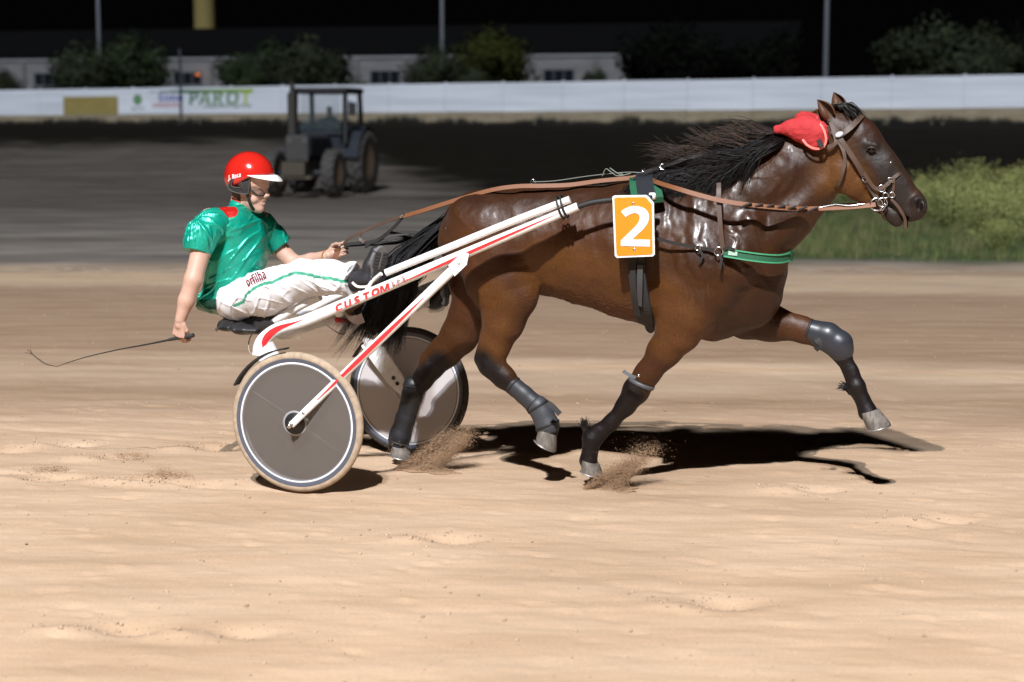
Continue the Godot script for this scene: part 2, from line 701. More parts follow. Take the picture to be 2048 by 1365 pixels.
func ground() -> void:
	n1.noise_type = FastNoiseLite.TYPE_SIMPLEX_SMOOTH
	n1.frequency = 0.03
	n1.fractal_octaves = 3
	n1.seed = 5
	var tint := func(x: float, z: float) -> Color:   # the harrow's dry bands, browner loose sand, and light falloff painted into the colour
		var v := z * 0.99 - x * 0.1
		var k := n1.get_noise_2d(x * 2.0 + 50.0, v * 16.0)
		var dry := smoothstep(-13.4, -12.2, v) * (1.0 - smoothstep(-10.6, -9.9, v)) * 0.0 + (smoothstep(-14.4, -13.6, v) - smoothstep(-12.6, -12.0, v)) * (0.45 + 0.3 * smoothstep(-2.0, 2.0, x) + k) + (smoothstep(-23.0, -22.0, v) - smoothstep(-20.5, -19.4, v)) * 0.9
		var c := Color(0.985, 0.985, 0.99).lerp(Color(1.0, 1.06, 1.15), clampf(dry, 0.0, 1.0))
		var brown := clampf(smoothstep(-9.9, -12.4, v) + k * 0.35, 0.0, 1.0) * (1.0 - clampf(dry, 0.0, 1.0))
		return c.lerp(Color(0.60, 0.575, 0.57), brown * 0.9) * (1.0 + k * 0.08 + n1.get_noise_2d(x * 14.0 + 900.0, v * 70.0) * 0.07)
	var xs := spans([[-60, -10, 2.5], [-10, -6, 0.25], [-6, 6.5, 0.045], [6.5, 11, 0.25], [11, 60, 2.5]])
	var zs := spans([[9, -5, 0.5], [-5, -12, 0.03], [-12, -16, 0.08], [-16, -23.3, 0.18]])
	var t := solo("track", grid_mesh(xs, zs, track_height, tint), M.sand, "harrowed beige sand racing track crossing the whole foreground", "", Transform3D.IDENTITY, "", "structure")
	var clod := begin()
	clod.set_smooth_group(-1)
	ball(clod, Vector3.ZERO, Vector3(1.3, 0.7, 0.9), Basis(Vector3(0.3, 1, 0.2).normalized(), 0.7), 3, 5)
	var cm := MultiMesh.new()
	cm.transform_format = MultiMesh.TRANSFORM_3D
	cm.use_colors = true
	cm.mesh = done(clod)
	cm.instance_count = 4200
	for i in 4200:
		var z := -lerpf(5.4, 21.0, pow(rng.randf(), 1.5))
		var x := rng.randf_range(-0.33, 0.33) * -z
		if i % 5 < 2:
			var d: Vector3 = dents[rng.randi() % dents.size()]
			x = d.x + rng.randfn() * 0.16 - 0.1
			z = d.z + rng.randfn() * 0.07
		var sz := 0.0022 + 0.0075 * pow(rng.randf(), 5.0)
		cm.set_instance_transform(i, Transform3D(Basis(Vector3.UP, rng.randf() * TAU).scaled(Vector3.ONE * sz), Vector3(x, track_height(x, z) + sz * 0.3, z)))
		cm.set_instance_color(i, Color(0.46, 0.335, 0.235) * rng.randf_range(0.65, 1.15))
	var co := MultiMeshInstance3D.new()
	co.name = "loose_clods"
	co.multimesh = cm
	var clod_m := mat(Color.WHITE, 0.95, 0.0, 0.2)
	clod_m.vertex_color_use_as_albedo = true
	co.material_override = clod_m
	add_child(co)
	tag(co, "small loose clods of sand strewn over the near track", "clods", "", "stuff")
	var grass_at := func(x: float, z: float) -> float:
		var k := n1.get_noise_2d(x * 12.0, z * 12.0 + 300.0) * 5.0
		var right := smoothstep(-1.0, 3.5, x + k * 0.6 + (-z - 24.0) * 0.06) * smoothstep(23.6, 25.0, -z + k * 0.25)
		var bank := smoothstep(-4.0, 4.0, -z + k - lerpf(72.0, 38.0, smoothstep(-10.0, 4.0, x)))
		return clampf(maxf(right, bank), 0.0, 1.0)
	var soil := func(x: float, z: float) -> Color:
		var k := n1.get_noise_2d(x * 4.0 - 90.0, z * 16.0)
		var dry := lin(0.185, 0.170, 0.160) * (1.0 + 0.0)
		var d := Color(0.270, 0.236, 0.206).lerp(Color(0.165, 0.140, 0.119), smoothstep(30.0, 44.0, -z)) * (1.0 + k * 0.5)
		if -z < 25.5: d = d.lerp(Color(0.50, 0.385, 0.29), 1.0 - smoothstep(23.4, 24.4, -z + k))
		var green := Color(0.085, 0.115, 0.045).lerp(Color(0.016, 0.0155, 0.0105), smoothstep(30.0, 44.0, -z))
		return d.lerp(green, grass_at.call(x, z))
	xs = spans([[-500, -70, 43], [-70, 70, 0.7], [70, 500, 43]])
	zs = spans([[60, -19, 8], [-19, -60, 0.45], [-60, -125, 1.3], [-125, -900, 80]])
	var low := func(x: float, z: float) -> float:
		return infield_height(x, z) + (-0.04 if -z < 22.5 else 0.028)
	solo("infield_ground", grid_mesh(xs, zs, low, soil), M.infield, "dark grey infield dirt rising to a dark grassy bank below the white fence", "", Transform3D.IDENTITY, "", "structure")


# ---------------------------------------------------------------- fence, building, trees
func on_fence(s: float) -> Vector3:   # 0 at the left edge of the picture, 1 at the right edge
	var p := Vector3(-31.2, 1.72, -108).lerp(Vector3(23.65, 1.93, -82), s)
	return p

func far_side() -> void:
	var board := mat(lin(0.84, 0.87, 0.94), 0.6)
	board.albedo_texture = noise_tex(0.01, 4, 41, grey(0.86), grey(1.0), 512)
	tri(board, Vector3(0.03, 0.4, 0.03))
	var base_m := mat(Color.WHITE, 0.9)
	base_m.albedo_texture = noise_tex(0.02, 4, 43, lin(0.24, 0.19, 0.12), lin(0.40, 0.33, 0.23), 512)
	tri(base_m, Vector3(0.1, 0.3, 0.1))
	var dark := mat(lin(0.05, 0.05, 0.055), 0.6)
	var A := on_fence(0.0)
	var dirn := (on_fence(1.0) - A).normalized()
	var total := (on_fence(1.0) - A).length()
	var out := Vector3(-dirn.z, 0, dirn.x)
	if out.z < 0: out = -out
	var F := Transform3D(Basis(dirn, Vector3.UP, dirn.cross(Vector3.UP)), A)
	var t := thing("trackside_fence", "long white board fence on a sandy concrete kerb along the far side", "fence", Vector3.ZERO, F)
	var pm: ArrayMesh
	var km: ArrayMesh
	var tm: ArrayMesh
	for i in range(-7, 26):
		var x := i * 3.4
		if pm == null:
			var st := begin()
			box(st, Vector3.ZERO, Vector3(3.385, 1.50, 0.05), Basis.IDENTITY, 0.008)
			pm = done(st)
			st = begin()
			box(st, Vector3.ZERO, Vector3(3.39, 0.74, 0.3), Basis.IDENTITY, 0.02)
			km = done(st)
			st = begin()
			box(st, Vector3.ZERO, Vector3(0.09, 1.62, 0.08), Basis.IDENTITY, 0.008)
			tm = done(st)
		var lift := 0.006 * sin(i * 2.3)
		var p := part("panel", pm, board, t)
		p.position = Vector3(x + 1.7, 0.72 + 0.75 + lift, 0)
		p = part("kerb_block", km, base_m, t)
		p.position = Vector3(x + 1.7, 0.33, 0.0)
		p = part("post", tm, dark if i == 18 or i == 15 else board, t)
		p.position = Vector3(x, 0.72 + 0.77, 0.07 if i == 18 else -0.08)
	# boards on the fence
	var sx := func(px: float) -> float: return px / 2048.0
	var along := func(px: float) -> float:   # metres along the fence of a share of the picture's width, seen from the camera
		var k := (px - 1024.0) / 3550.0
		return (A.x + k * A.z) / -(dirn.x + k * dirn.z)
	var x0: float = along.call(135.0)
	var x1: float = along.call(243.0)
	var st := begin()
	box(st, Vector3((x0 + x1) / 2, 0.72 + 0.53, 0.05), Vector3(x1 - x0, 1.05, 0.04), Basis.IDENTITY, 0.01)
	var ochre := mat(Color.WHITE, 0.7)
	ochre.albedo_texture = noise_tex(0.02, 4, 47, lin(0.26, 0.20, 0.06), lin(0.36, 0.28, 0.09), 256)
	tri(ochre, Vector3(0.2, 0.5, 0.2))
	solo("ochre_board", done(st), ochre, "plain ochre board hung low on the white fence at far left", "sign", F)
	x0 = along.call(250.0)
	x1 = along.call(548.0)
	t = thing("advertising_banner", "white advertising banner with large green lettering under a green bar", "banner", Vector3.ZERO, F)
	st = begin()
	box(st, Vector3((x0 + x1) / 2, 0.72 + 0.74, 0.032), Vector3(x1 - x0, 1.40, 0.012))
	part("banner_sheet", done(st), board, t)
	var zf := 0.042
	var letters := [["P", 385.0, lin(0.10, 0.20, 0.13)], ["A", 408.0, lin(0.16, 0.28, 0.13)], ["R", 433.0, lin(0.14, 0.27, 0.14)], ["O", 462.0, lin(0.12, 0.26, 0.12)], ["T", 489.0, lin(0.42, 0.56, 0.09)]]
	for l in letters:
		var o := part("letter", words(l[0], 0.74, 0.006), mat(l[2], 0.6), t)
		o.transform = Transform3D(Basis(Vector3(1.25, 0, 0), Vector3(0.12, 1, 0), Vector3(0, 0, 1)), Vector3(along.call(l[1] + 8.0), 0.72 + 0.86, zf))
	st = begin()
	var steps := 10
	var cs := []
	for i in steps:
		var a: float = along.call(lerpf(305.0, 512.0, float(i) / steps))
		var b: float = along.call(lerpf(305.0, 512.0, float(i + 1) / steps))
		st.set_color(Color(0.02, 0.09, 0.09).lerp(Color(0.38, 0.55, 0.08), pow(float(i) / steps, 1.4)))
		var th0 := 0.20 * (0.2 + 0.8 * minf(1.0, i / 3.0))
		box(st, Vector3((a + b) / 2, 0.72 + 1.27, zf), Vector3(b - a, th0, 0.006))
	var bar := mat(Color.WHITE, 0.6)
	bar.vertex_color_use_as_albedo = true
	part("green_bar", done(st), bar, t)
	st = begin()
	lathe(st, [Vector2(0, 0.006), Vector2(0.30, 0.006), Vector2(0.30, 0)], Transform3D(Basis(Vector3.RIGHT, PI / 2), Vector3(along.call(282.0), 0.72 + 0.84, 0.038)), 24, -1)
	part("round_emblem", done(st), mat(lin(0.08, 0.22, 0.08), 0.6), t)
	st = begin()
	lathe(st, [Vector2(0.10, 0.004), Vector2(0.17, 0.004)], Transform3D(Basis(Vector3.RIGHT, PI / 2), Vector3(along.call(282.0), 0.72 + 0.84, 0.046)), 18, -1)
	part("emblem_mark", done(st), mat(lin(0.25, 0.42, 0.2), 0.6), t)
	for l in [["Simo", 348.0, 0.92, 0.42, lin(0.06, 0.07, 0.36), 1.3], ["SUMINISTROS", 340.0, 0.5, 0.23, lin(0.42, 0.08, 0.10), 0.95], ["maquinaria agricola", 460.0, 0.44, 0.2, lin(0.12, 0.2, 0.14), 1.2], ["agricola", 282.0, 0.36, 0.17, lin(0.2, 0.24, 0.25), 1.0]]:
		var o := part("lettering", words(l[0], l[3], 0.006), mat(l[4], 0.6), t)
		o.transform = Transform3D(Basis(Vector3(l[5], 0, 0), Vector3(0, 1, 0), Vector3(0, 0, 1)), Vector3(along.call(l[1]), 0.72 + l[2], zf))
	# thin dark pole in front of the banner
	st = begin()
	lathe(st, [Vector2(0.075, -0.3), Vector2(0.07, 3.2), Vector2(0.05, 4.0), Vector2(0, 4.0)], Transform3D(Basis.IDENTITY, Vector3(-17.585, 1.865, -95.000)), 10)
	solo("slim_post", done(st), mat(lin(0.03, 0.035, 0.05), 0.6), "thin dark post standing in front of the advertising banner", "post")
	# ragged grass along the foot of the fence
	var blade := begin()
	for i in 7:
		var a := i * 0.9
		var d := Vector3(cos(a), 0, sin(a))
		tri3(blade, d.cross(Vector3.UP) * 0.02, -d.cross(Vector3.UP) * 0.02, Vector3(0, 0.30 + 0.06 * (i % 3), 0) + d * 0.13)
	var bm := done(blade)
	var mm := MultiMesh.new()
	mm.transform_format = MultiMesh.TRANSFORM_3D
	mm.mesh = bm
	mm.instance_count = 2600
	for i in 2600:
		var s := rng.randf_range(-0.12, 1.15)
		var p := on_fence(s) + out * rng.randf_range(0.2, 3.0)
		p.y = infield_height(p.x, p.z) - 0.02
		var sc := 0.5 + 1.1 * maxf(0.0, n1.get_noise_1d(s * 900.0) + 0.35) * rng.randf_range(0.6, 1.3)
		mm.set_instance_transform(i, Transform3D(Basis(Vector3.UP, rng.randf() * TAU).scaled(Vector3(1.3, sc, 1.3)), p))
	var mi := MultiMeshInstance3D.new()
	mi.name = "bank_grass"
	mi.multimesh = mm
	mi.material_override = mat(lin(0.018, 0.018, 0.011), 0.9)
	add_child(mi)
	tag(mi, "ragged dark grass growing along the foot of the white fence", "grass", "", "stuff")

	building()
	# trees between the fence and the long building: [px, top, width px, D, label, tone, loose]
	var trees := [
		[14.0, 138.0, 62.0, 116.0, "low dark bush at the left edge of the picture behind the fence", 0],
		[178.0, 84.0, 124.0, 117.0, "round tree left of a pair beside the leftmost light pole", 0],
		[276.0, 79.0, 150.0, 119.0, "round tree right of a pair beside the leftmost light pole", 1],
		[510.0, 88.0, 118.0, 117.0, "round tree above the green lettered banner", 1],
		[622.0, 71.0, 150.0, 116.0, "taller round tree above the tractor cab", 0],
		[900.0, 104.0, 150.0, 115.0, "low spreading tree below the middle light pole", 0],
		[990.0, 54.0, 142.0, 117.0, "tall dark tree with yellowish top in the middle of the building", 2],
		[1188.0, 124.0, 46.0, 118.0, "small round shrub before the right end of the building wall", 0],
		[1345.0, 58.0, 195.0, 116.0, "broad dark tree hiding the right end of the building", 3],
		[1530.0, 62.0, 150.0, 124.0, "very dark tree left of the rightmost light pole", 3],
		[1850.0, 30.0, 200.0, 112.0, "largest round tree at far right behind the fence", 0],
		[1965.0, 62.0, 130.0, 110.0, "lower tree at far right beside the largest tree", 0],
		[2080.0, 50.0, 150.0, 118.0, "dark tree at the right edge of the picture", 3],
		[712.0, 152.0, 74.0, 114.0, "low shrub right of the tractor cab behind the fence", 0]]
	for a in trees:
		tree(a)
	var steel_grey := mat(lin(0.13, 0.135, 0.155), 0.6, 0.0)
	for a in [[208.0, "grey light pole behind the pair of round trees at left", 132.0], [886.0, "grey light pole behind the middle of the building roof", 130.0], [1645.0, "grey light pole at right behind the fence", 112.0]]:
		var pt := at_px(a[0], a[2])
		var hgt := 16.0
		st = begin()
		lathe(st, [Vector2(0.17, 0), Vector2(0.15, 4), Vector2(0.11, hgt), Vector2(0, hgt)], Transform3D(Basis.IDENTITY, pt), 12)
		solo("light_pole", done(st), steel_grey, a[1], "light pole", Transform3D.IDENTITY, "light poles behind the fence")
	st = begin()
	lathe(st, [Vector2(1.15, 0), Vector2(1.15, 20.0), Vector2(1.3, 20.2), Vector2(1.3, 20.8), Vector2(0, 20.8)], Transform3D(Basis.IDENTITY, at_px(419.0, 182.0)), 20)
	solo("yellow_tower", done(st), mat(lin(0.28, 0.22, 0.075), 0.8), "dull yellow round tower rising behind the building roof", "tower")

func at_px(px: float, d: float) -> Vector3:
	return Vector3((px - 1024.0) / 3550.0 * d, 1.8, -d)

func building() -> void:
	var L := Vector3(-56, 1.8, -152)
	var R := Vector3(9.4, 1.8, -137)
	var d := (R - L).normalized()
	var len_ := (R - L).length()
	var F := Transform3D(Basis(d, Vector3.UP, d.cross(Vector3.UP)), L)
	var t := thing("long_building", "long low grey building with a dark roof and small windows behind the trees", "building", Vector3.ZERO, F)
	var wall := mat(Color.WHITE, 0.85)
	wall.albedo_texture = noise_tex(0.01, 4, 53, lin(0.15, 0.142, 0.142), lin(0.23, 0.22, 0.222), 512)
	tri(wall, Vector3(0.06, 0.2, 0.06))
	var st := begin()
	box(st, Vector3(len_ / 2, 2.8, -9.0), Vector3(len_, 5.6, 18.0))
	var w := part("wall", done(st), wall, t)
	st = begin()
	box(st, Vector3(len_ / 2, 5.45, 0.06), Vector3(len_ + 0.1, 0.34, 0.14), Basis.IDENTITY, 0.02)
	part("cornice", done(st), mat(lin(0.27, 0.27, 0.28), 0.8), t)
	st = begin()
	prism(st, PackedVector2Array([Vector2(0.3, 5.64), Vector2(-9, 8.3), Vector2(-18.3, 5.64)]), -0.4, len_ + 12.0, Transform3D(Basis(Vector3(0, 0, 1), Vector3.UP, Vector3(1, 0, 0)), Vector3.ZERO))
	part("roof", done(st), mat(lin(0.005, 0.0048, 0.005), 0.95, 0.0, 0.15), t)
	var glass := mat(lin(0.012, 0.014, 0.018), 0.15)
	var fm := mat(lin(0.12, 0.125, 0.13), 0.6)
	var along := func(px: float) -> float:
		var k := (px - 1024.0) / 3550.0
		return (L.x + k * L.z) / -(d.x + k * d.z)
	for px in [105.0, 382.0, 773.0, 862.0, 1117.0]:
		var x: float = along.call(px)
		st = begin()
		for q in [[Vector3(x, 4.32, 0.05), Vector3(2.5, 0.1, 0.12)], [Vector3(x, 3.28, 0.05), Vector3(2.5, 0.1, 0.12)], [Vector3(x - 1.2, 3.8, 0.05), Vector3(0.1, 0.94, 0.12)], [Vector3(x + 1.2, 3.8, 0.05), Vector3(0.1, 0.94, 0.12)], [Vector3(x - 0.4, 3.8, 0.04), Vector3(0.06, 0.94, 0.08)], [Vector3(x + 0.4, 3.8, 0.04), Vector3(0.06, 0.94, 0.08)]]:
			box(st, q[0], q[1])
		var wn := part("window", done(st), fm, t)
		st = begin()
		box(st, Vector3(x, 3.8, 0.015), Vector3(2.3, 0.94, 0.02))
		part("pane", done(st), glass, wn)
		st = begin()
		box(st, Vector3(x, 3.2, 0.1), Vector3(2.7, 0.07, 0.22))
		part("sill", done(st), fm, wn)
	for px in [58.0, 430.0, 718.0, 815.0, 1040.0]:
		st = begin()
		box(st, Vector3(along.call(px), 2.7, 0.08), Vector3(0.32, 5.2, 0.18))
		part("pilaster", done(st), mat(lin(0.15, 0.145, 0.14), 0.9), t)
	# a small lamp glowing orange beside a window
	var lp := F * Vector3(along.call(405.0), 4.1, 0.35)
	var lt := thing("wall_lamp", "small orange lamp lit on the building wall beside a window", "lamp", lp)
	var glow := mat(lin(0.8, 0.3, 0.1), 0.5)
	glow.emission_enabled = true
	glow.emission = Color(1.0, 0.45, 0.16)
	glow.emission_energy_multiplier = 0.6
	st = begin()
	ball(st, lp, Vector3(0.22, 0.09, 0.09))
	part("lamp_shade", done(st), glow, lt)
	var l := OmniLight3D.new()
	l.name = "lamp_light"
	l.light_color = Color(1.0, 0.5, 0.2)
	l.light_energy = 0.05
	l.omni_range = 12.0
	l.omni_attenuation = 2.0
	l.light_size = 0.1
	l.shadow_enabled = true
	lt.add_child(l)
	l.position = Vector3(0, 0, 0.01)

var crowns := {}

func crown_mesh(kind: int) -> ArrayMesh:   # a unit crown: leaves on many overlapping boughs, 1 wide, 1 high, base at 0
	if crowns.has(kind):
		return crowns[kind]
	var r := RandomNumberGenerator.new()
	r.seed = 70 + kind
	var st := begin()
	st.set_smooth_group(-1)
	var clumps := []
	for i in 46:
		var d := Vector3(r.randfn(), r.randfn() * 0.8 + 0.15, r.randfn()).normalized() * r.randf_range(0.2, 0.80)
		clumps.append([Vector3(0.5 * d.x, 0.5 + 0.46 * d.y, 0.5 * d.z), r.randf_range(0.12, 0.22), r.randf_range(0.75, 1.25)])
	for i in 12000:
		var c = clumps[i % clumps.size()]
		var q: Vector3 = Vector3(r.randfn(), r.randfn(), r.randfn()).normalized() * c[1] * pow(r.randf(), 0.4)
		var p: Vector3 = c[0] + q
		var nrm := (q.normalized() + Vector3(r.randfn(), r.randfn(), r.randfn()) * 0.6).normalized()
		var a := nrm.cross(Vector3(r.randfn(), r.randfn(), r.randfn())).normalized() * r.randf_range(0.015, 0.028)
		var b := nrm.cross(a).normalized() * a.length() * 0.5
		var tone: float = c[2] * r.randf_range(0.85, 1.15)
		st.set_normal((q.normalized() * 0.9 + (p - Vector3(0, 0.4, 0)).normalized() * 0.7 + nrm * 0.25).normalized())
		st.set_color(Color(0.040, 0.047, 0.027) * tone)
		tri3(st, p - a, p + b, p + a)
		tri3(st, p - a, p + a, p - b)
	crowns[kind] = st.commit()
	return crowns[kind]

func tree(a: Array) -> void:
	if not M.has("leaf"):
		M.leaf = []
		for c in [Color(1, 1, 1), Color(0.95, 1.0, 0.93), Color(1.0, 0.98, 0.72), Color(0.45, 0.45, 0.5)]:
			var m := mat(c, 1.0, 0.0, 0.1)
			m.vertex_color_use_as_albedo = true
			m.backlight_enabled = true
			m.backlight = grey(0.15)
			M.leaf.append(m)
		M.bark = mat(lin(0.05, 0.04, 0.03), 0.9)
	var p := at_px(a[0], a[3])
	var s: float = a[3] / 3550.0
	var width: float = a[2] * s * 1.32
	var top: float = 1.865 + (250.0 - a[1]) * s
	var h := top - p.y
	var t := thing("tree", a[4], "tree", p, Transform3D.IDENTITY, "trees behind the fence")
	var st := begin()
	var tw := minf(0.16, width * 0.05)
	tube(st, [p, p + Vector3(0.05, h * 0.3, 0), p + Vector3(-0.05, h * 0.75, 0.1)], [tw, tw * 0.7, tw * 0.25], null, 8)
	for i in 4:
		var an: float = i * 1.7 + a[0]
		tube(st, [p + Vector3(0, h * (0.2 + 0.08 * i), 0), p + Vector3(cos(an) * width * 0.3, h * (0.5 + 0.08 * i), sin(an) * width * 0.3)], [tw * 0.5, tw * 0.12], null, 6)
	part("trunk", done(st), M.bark, t)
	var k := trees_made % 3
	trees_made += 1
	var c := part("crown", crown_mesh(k), M.leaf[a[5]], t)
	var low := h * 0.06
	c.transform = Transform3D(Basis(Vector3.UP, a[0] * 0.37).scaled(Vector3(width, (h - low) * 1.10, width)), Vector3(0, low, 0))

var trees_made := 0

# ---------------------------------------------------------------- tractor on the infield
func wheel_with_lugs(t: Node3D, c: Vector3, r: float, w: float, rim_m: Material, tyre_m: Material) -> void:   # axle along z
	var axis := Transform3D(Basis(Vector3(1, 0, 0), Vector3(0, 0, 1), Vector3(0, -1, 0)), c)
	var st := begin()
	var q := w / 2
	lathe(st, [Vector2(r * 0.55, -q * 0.8), Vector2(r * 0.7, -q), Vector2(r * 0.9, -q), Vector2(r * 0.955, -q * 0.8), Vector2(r * 0.96, 0), Vector2(r * 0.955, q * 0.8), Vector2(r * 0.9, q), Vector2(r * 0.7, q), Vector2(r * 0.55, q * 0.8)], axis, 36)
	for i in 18:
		for s in [-1.0, 1.0]:
			var a: float = TAU * (i + (0.0 if s > 0 else 0.5)) / 18
			var rad := Vector3(cos(a), sin(a), 0)
			var tan_ := Vector3(-sin(a), cos(a), 0)
			var along_ := (Vector3(0, 0, s) * 0.8 + tan_ * 0.62).normalized()
			var cr := rad.cross(along_).normalized()
			box(st, c + rad * r * 0.965 + Vector3(0, 0, s * q * 0.48) + tan_ * q * 0.05, Vector3(q * 1.1, r * 0.08, r * 0.055), Basis(along_, rad, cr))
	var o := part("wheel", done(st), tyre_m, t)
	st = begin()
	lathe(st, [Vector2(0, q * 0.35), Vector2(r * 0.2, q * 0.35), Vector2(r * 0.25, q * 0.2), Vector2(r * 0.48, q * 0.2), Vector2(r * 0.55, q * 0.8), Vector2(r * 0.58, q * 0.84)], axis, 28)
	lathe(st, [Vector2(0, -q * 0.35), Vector2(r * 0.2, -q * 0.35), Vector2(r * 0.48, -q * 0.2), Vector2(r * 0.55, -q * 0.8), Vector2(r * 0.58, -q * 0.84)], axis, 28)
	part("rim", done(st), rim_m, o)

func tractor() -> void:
	var at := Vector3(-5.0, 0.0, -47.3)
	at.y = infield_height(at.x, at.z)
	var F := Transform3D(Basis(Vector3.UP, deg_to_rad(-103.0)), at)
	var t := thing("tractor", "dusty blue cab tractor with big lugged tyres parked on the grey infield", "tractor", Vector3.ZERO, F)
	var blue := mat(lin(0.011, 0.0145, 0.023), 0.8)
	var grey_m := mat(lin(0.055, 0.05, 0.048), 0.7)
	var black := mat(lin(0.018, 0.018, 0.02), 0.6)
	var tyre := mat(lin(0.065, 0.06, 0.056), 0.9)
	var rim := mat(lin(0.18, 0.135, 0.10), 0.7)
	wheel_with_lugs(t, Vector3(-0.7, 0.84, 0.85), 0.84, 0.44, rim, tyre)
	wheel_with_lugs(t, Vector3(-0.7, 0.84, -0.85), 0.84, 0.44, rim, tyre)
	wheel_with_lugs(t, Vector3(1.55, 0.61, 0.80), 0.61, 0.34, rim, tyre)
	wheel_with_lugs(t, Vector3(1.55, 0.61, -0.80), 0.61, 0.34, rim, tyre)
	var st := begin()
	tube(st, [Vector3(-0.7, 0.84, -0.8), Vector3(-0.7, 0.84, 0.8)], 0.14)
	tube(st, [Vector3(1.55, 0.6, -0.75), Vector3(1.55, 0.6, 0.75)], 0.09)
	box(st, Vector3(0.5, 0.8, 0), Vector3(2.4, 0.4, 0.42), Basis.IDENTITY, 0.05)
	part("chassis", done(st), black, t)
	st = begin()
	box(st, Vector3(1.15, 1.28, 0), Vector3(1.75, 0.62, 0.66), Basis.IDENTITY, 0.09)
	part("bonnet", done(st), blue, t)
	st = begin()
	box(st, Vector3(2.04, 1.24, 0), Vector3(0.06, 0.66, 0.60), Basis.IDENTITY, 0.02)
	for i in 5:
		box(st, Vector3(2.075, 1.02 + i * 0.11, 0), Vector3(0.02, 0.03, 0.52))
	var g := part("grille", done(st), grey_m, t)
	for s in [-1.0, 1.0]:
		st = begin()
		ball(st, Vector3(2.06, 1.42, s * 0.2), Vector3(0.03, 0.07, 0.09))
		part("headlight", done(st), mat(lin(0.10, 0.10, 0.10), 0.3), t)
	st = begin()
	for i in 6:
		box(st, Vector3(2.22, 0.72, -0.25 + i * 0.1), Vector3(0.3, 0.36, 0.088), Basis.IDENTITY, 0.02)
	box(st, Vector3(2.15, 0.5, 0), Vector3(0.3, 0.09, 0.9), Basis.IDENTITY, 0.02)
	part("front_weights", done(st), mat(lin(0.09, 0.075, 0.055), 0.8), t)
	for s in [-1.0, 1.0]:
		st = begin()
		var pts := []
		for i in 9:
			var a := lerpf(0.15, 2.3, i / 8.0)
			pts.append(Vector3(-0.7 + cos(a) * 0.95, 0.84 + sin(a) * 0.95, s * 0.78))
		strap(st, pts, 0.52, 0.015, Vector3(0, 1, 0.001))
		part("fender", done(st), blue, t)
	# cab
	for q in [[Vector3(0.28, 0, 0.70), Vector3(0.2, 0, 0.68)], [Vector3(0.28, 0, -0.70), Vector3(0.2, 0, -0.68)], [Vector3(-1.15, 0, 0.70), Vector3(-1.05, 0, 0.68)], [Vector3(-1.15, 0, -0.70), Vector3(-1.05, 0, -0.68)]]:
		st = begin()
		tube(st, [q[0] + Vector3(0, 1.35, 0), q[1] + Vector3(0, 2.66, 0)], 0.07, 0.07, 6, Vector3.RIGHT)
		part("cab_post", done(st), black, t)
	st = begin()
	tube(st, [Vector3(0.28, 1.6, 0.62), Vector3(0.28, 1.6, -0.62)], 0.03, 0.03, 6)
	part("cab_rail", done(st), black, t)
	st = begin()
	box(st, Vector3(-0.42, 2.73, 0), Vector3(1.5, 0.16, 1.55), Basis.IDENTITY, 0.05)
	part("cab_roof", done(st), black, t)
	st = begin()
	box(st, Vector3(-0.45, 1.42, 0), Vector3(1.35, 0.5, 1.14), Basis.IDENTITY, 0.04)
	part("cab_base", done(st), blue, t)
	var glass := mat(Color(0.35, 0.40, 0.42, 0.32), 0.05)
	glass.transparency = BaseMaterial3D.TRANSPARENCY_ALPHA
	st = begin()
	quad(st, Vector3(0.25, 1.68, -0.57), Vector3(0.21, 2.64, -0.55), Vector3(0.21, 2.64, 0.55), Vector3(0.25, 1.68, 0.57))
	part("windscreen", done(st), glass, t)
	st = begin()
	box(st, Vector3(0.55, 2.0, 0.66), Vector3(0.22, 1.4, 0.22), Basis.IDENTITY, 0.05)
	tube(st, [Vector3(0.55, 2.6, 0.66), Vector3(0.55, 2.95, 0.66)], 0.06)
	part("exhaust", done(st), mat(lin(0.05, 0.045, 0.04), 0.7, 0.3), t)
	st = begin()
	box(st, Vector3(0.15, 2.25, -0.86), Vector3(0.05, 0.34, 0.22), Basis.IDENTITY, 0.02)
	tube(st, [Vector3(0.2, 2.5, -0.6), Vector3(0.15, 2.42, -0.86)], 0.015, 0.015, 6)
	part("mirror", done(st), black, t)
	# its driver
	var f := Field.new()
	f.h = 0.022
	f.chain([Vector4(-0.6, 1.55, 0, 0.15), Vector4(-0.6, 1.75, 0, 0.16), Vector4(-0.57, 1.93, 0, 0.15)], 1.25, 0.06)
	f.chain([Vector4(-0.56, 2.0, 0, 0.06), Vector4(-0.54, 2.12, 0, 0.06)], 1.0, 0.03)
	f.chain([Vector4(-0.53, 2.17, 0, 0.085), Vector4(-0.52, 2.24, 0, 0.09)], 0.85, 0.03)
	f.cone(Vector3(-0.435, 2.19, 0), 0.02, Vector3(-0.43, 2.17, 0), 0.016, 1.0, 0.02)
	for s in [-1.0, 1.0]:
		f.chain([Vector4(-0.57, 1.96, s * 0.17, 0.065), Vector4(-0.5, 1.72, s * 0.25, 0.055), Vector4(-0.22, 1.74, s * 0.16, 0.04), Vector4(-0.16, 1.78, s * 0.14, 0.042)], 1.0, 0.03)
	f.paint = func(p: Vector3) -> Color:
		if p.y > 2.25: return Color(0.02, 0.017, 0.015)
		return Color(0.22, 0.15, 0.12) if p.y > 2.06 else Color(0.012, 0.012, 0.014)
	var skin := mat(Color.WHITE, 0.7)
	skin.vertex_color_use_as_albedo = true
	solo("person", fused([f.run()]), skin, "person in dark clothes sitting at the wheel inside the tractor cab", "person", F)
	st = begin()
	ring_mesh(st, Vector3(-0.14, 1.78, 0), Vector3(0.8, 0.6, 0).normalized(), 0.19, 0.014, 20)
	part("steering_wheel", done(st), black, t)


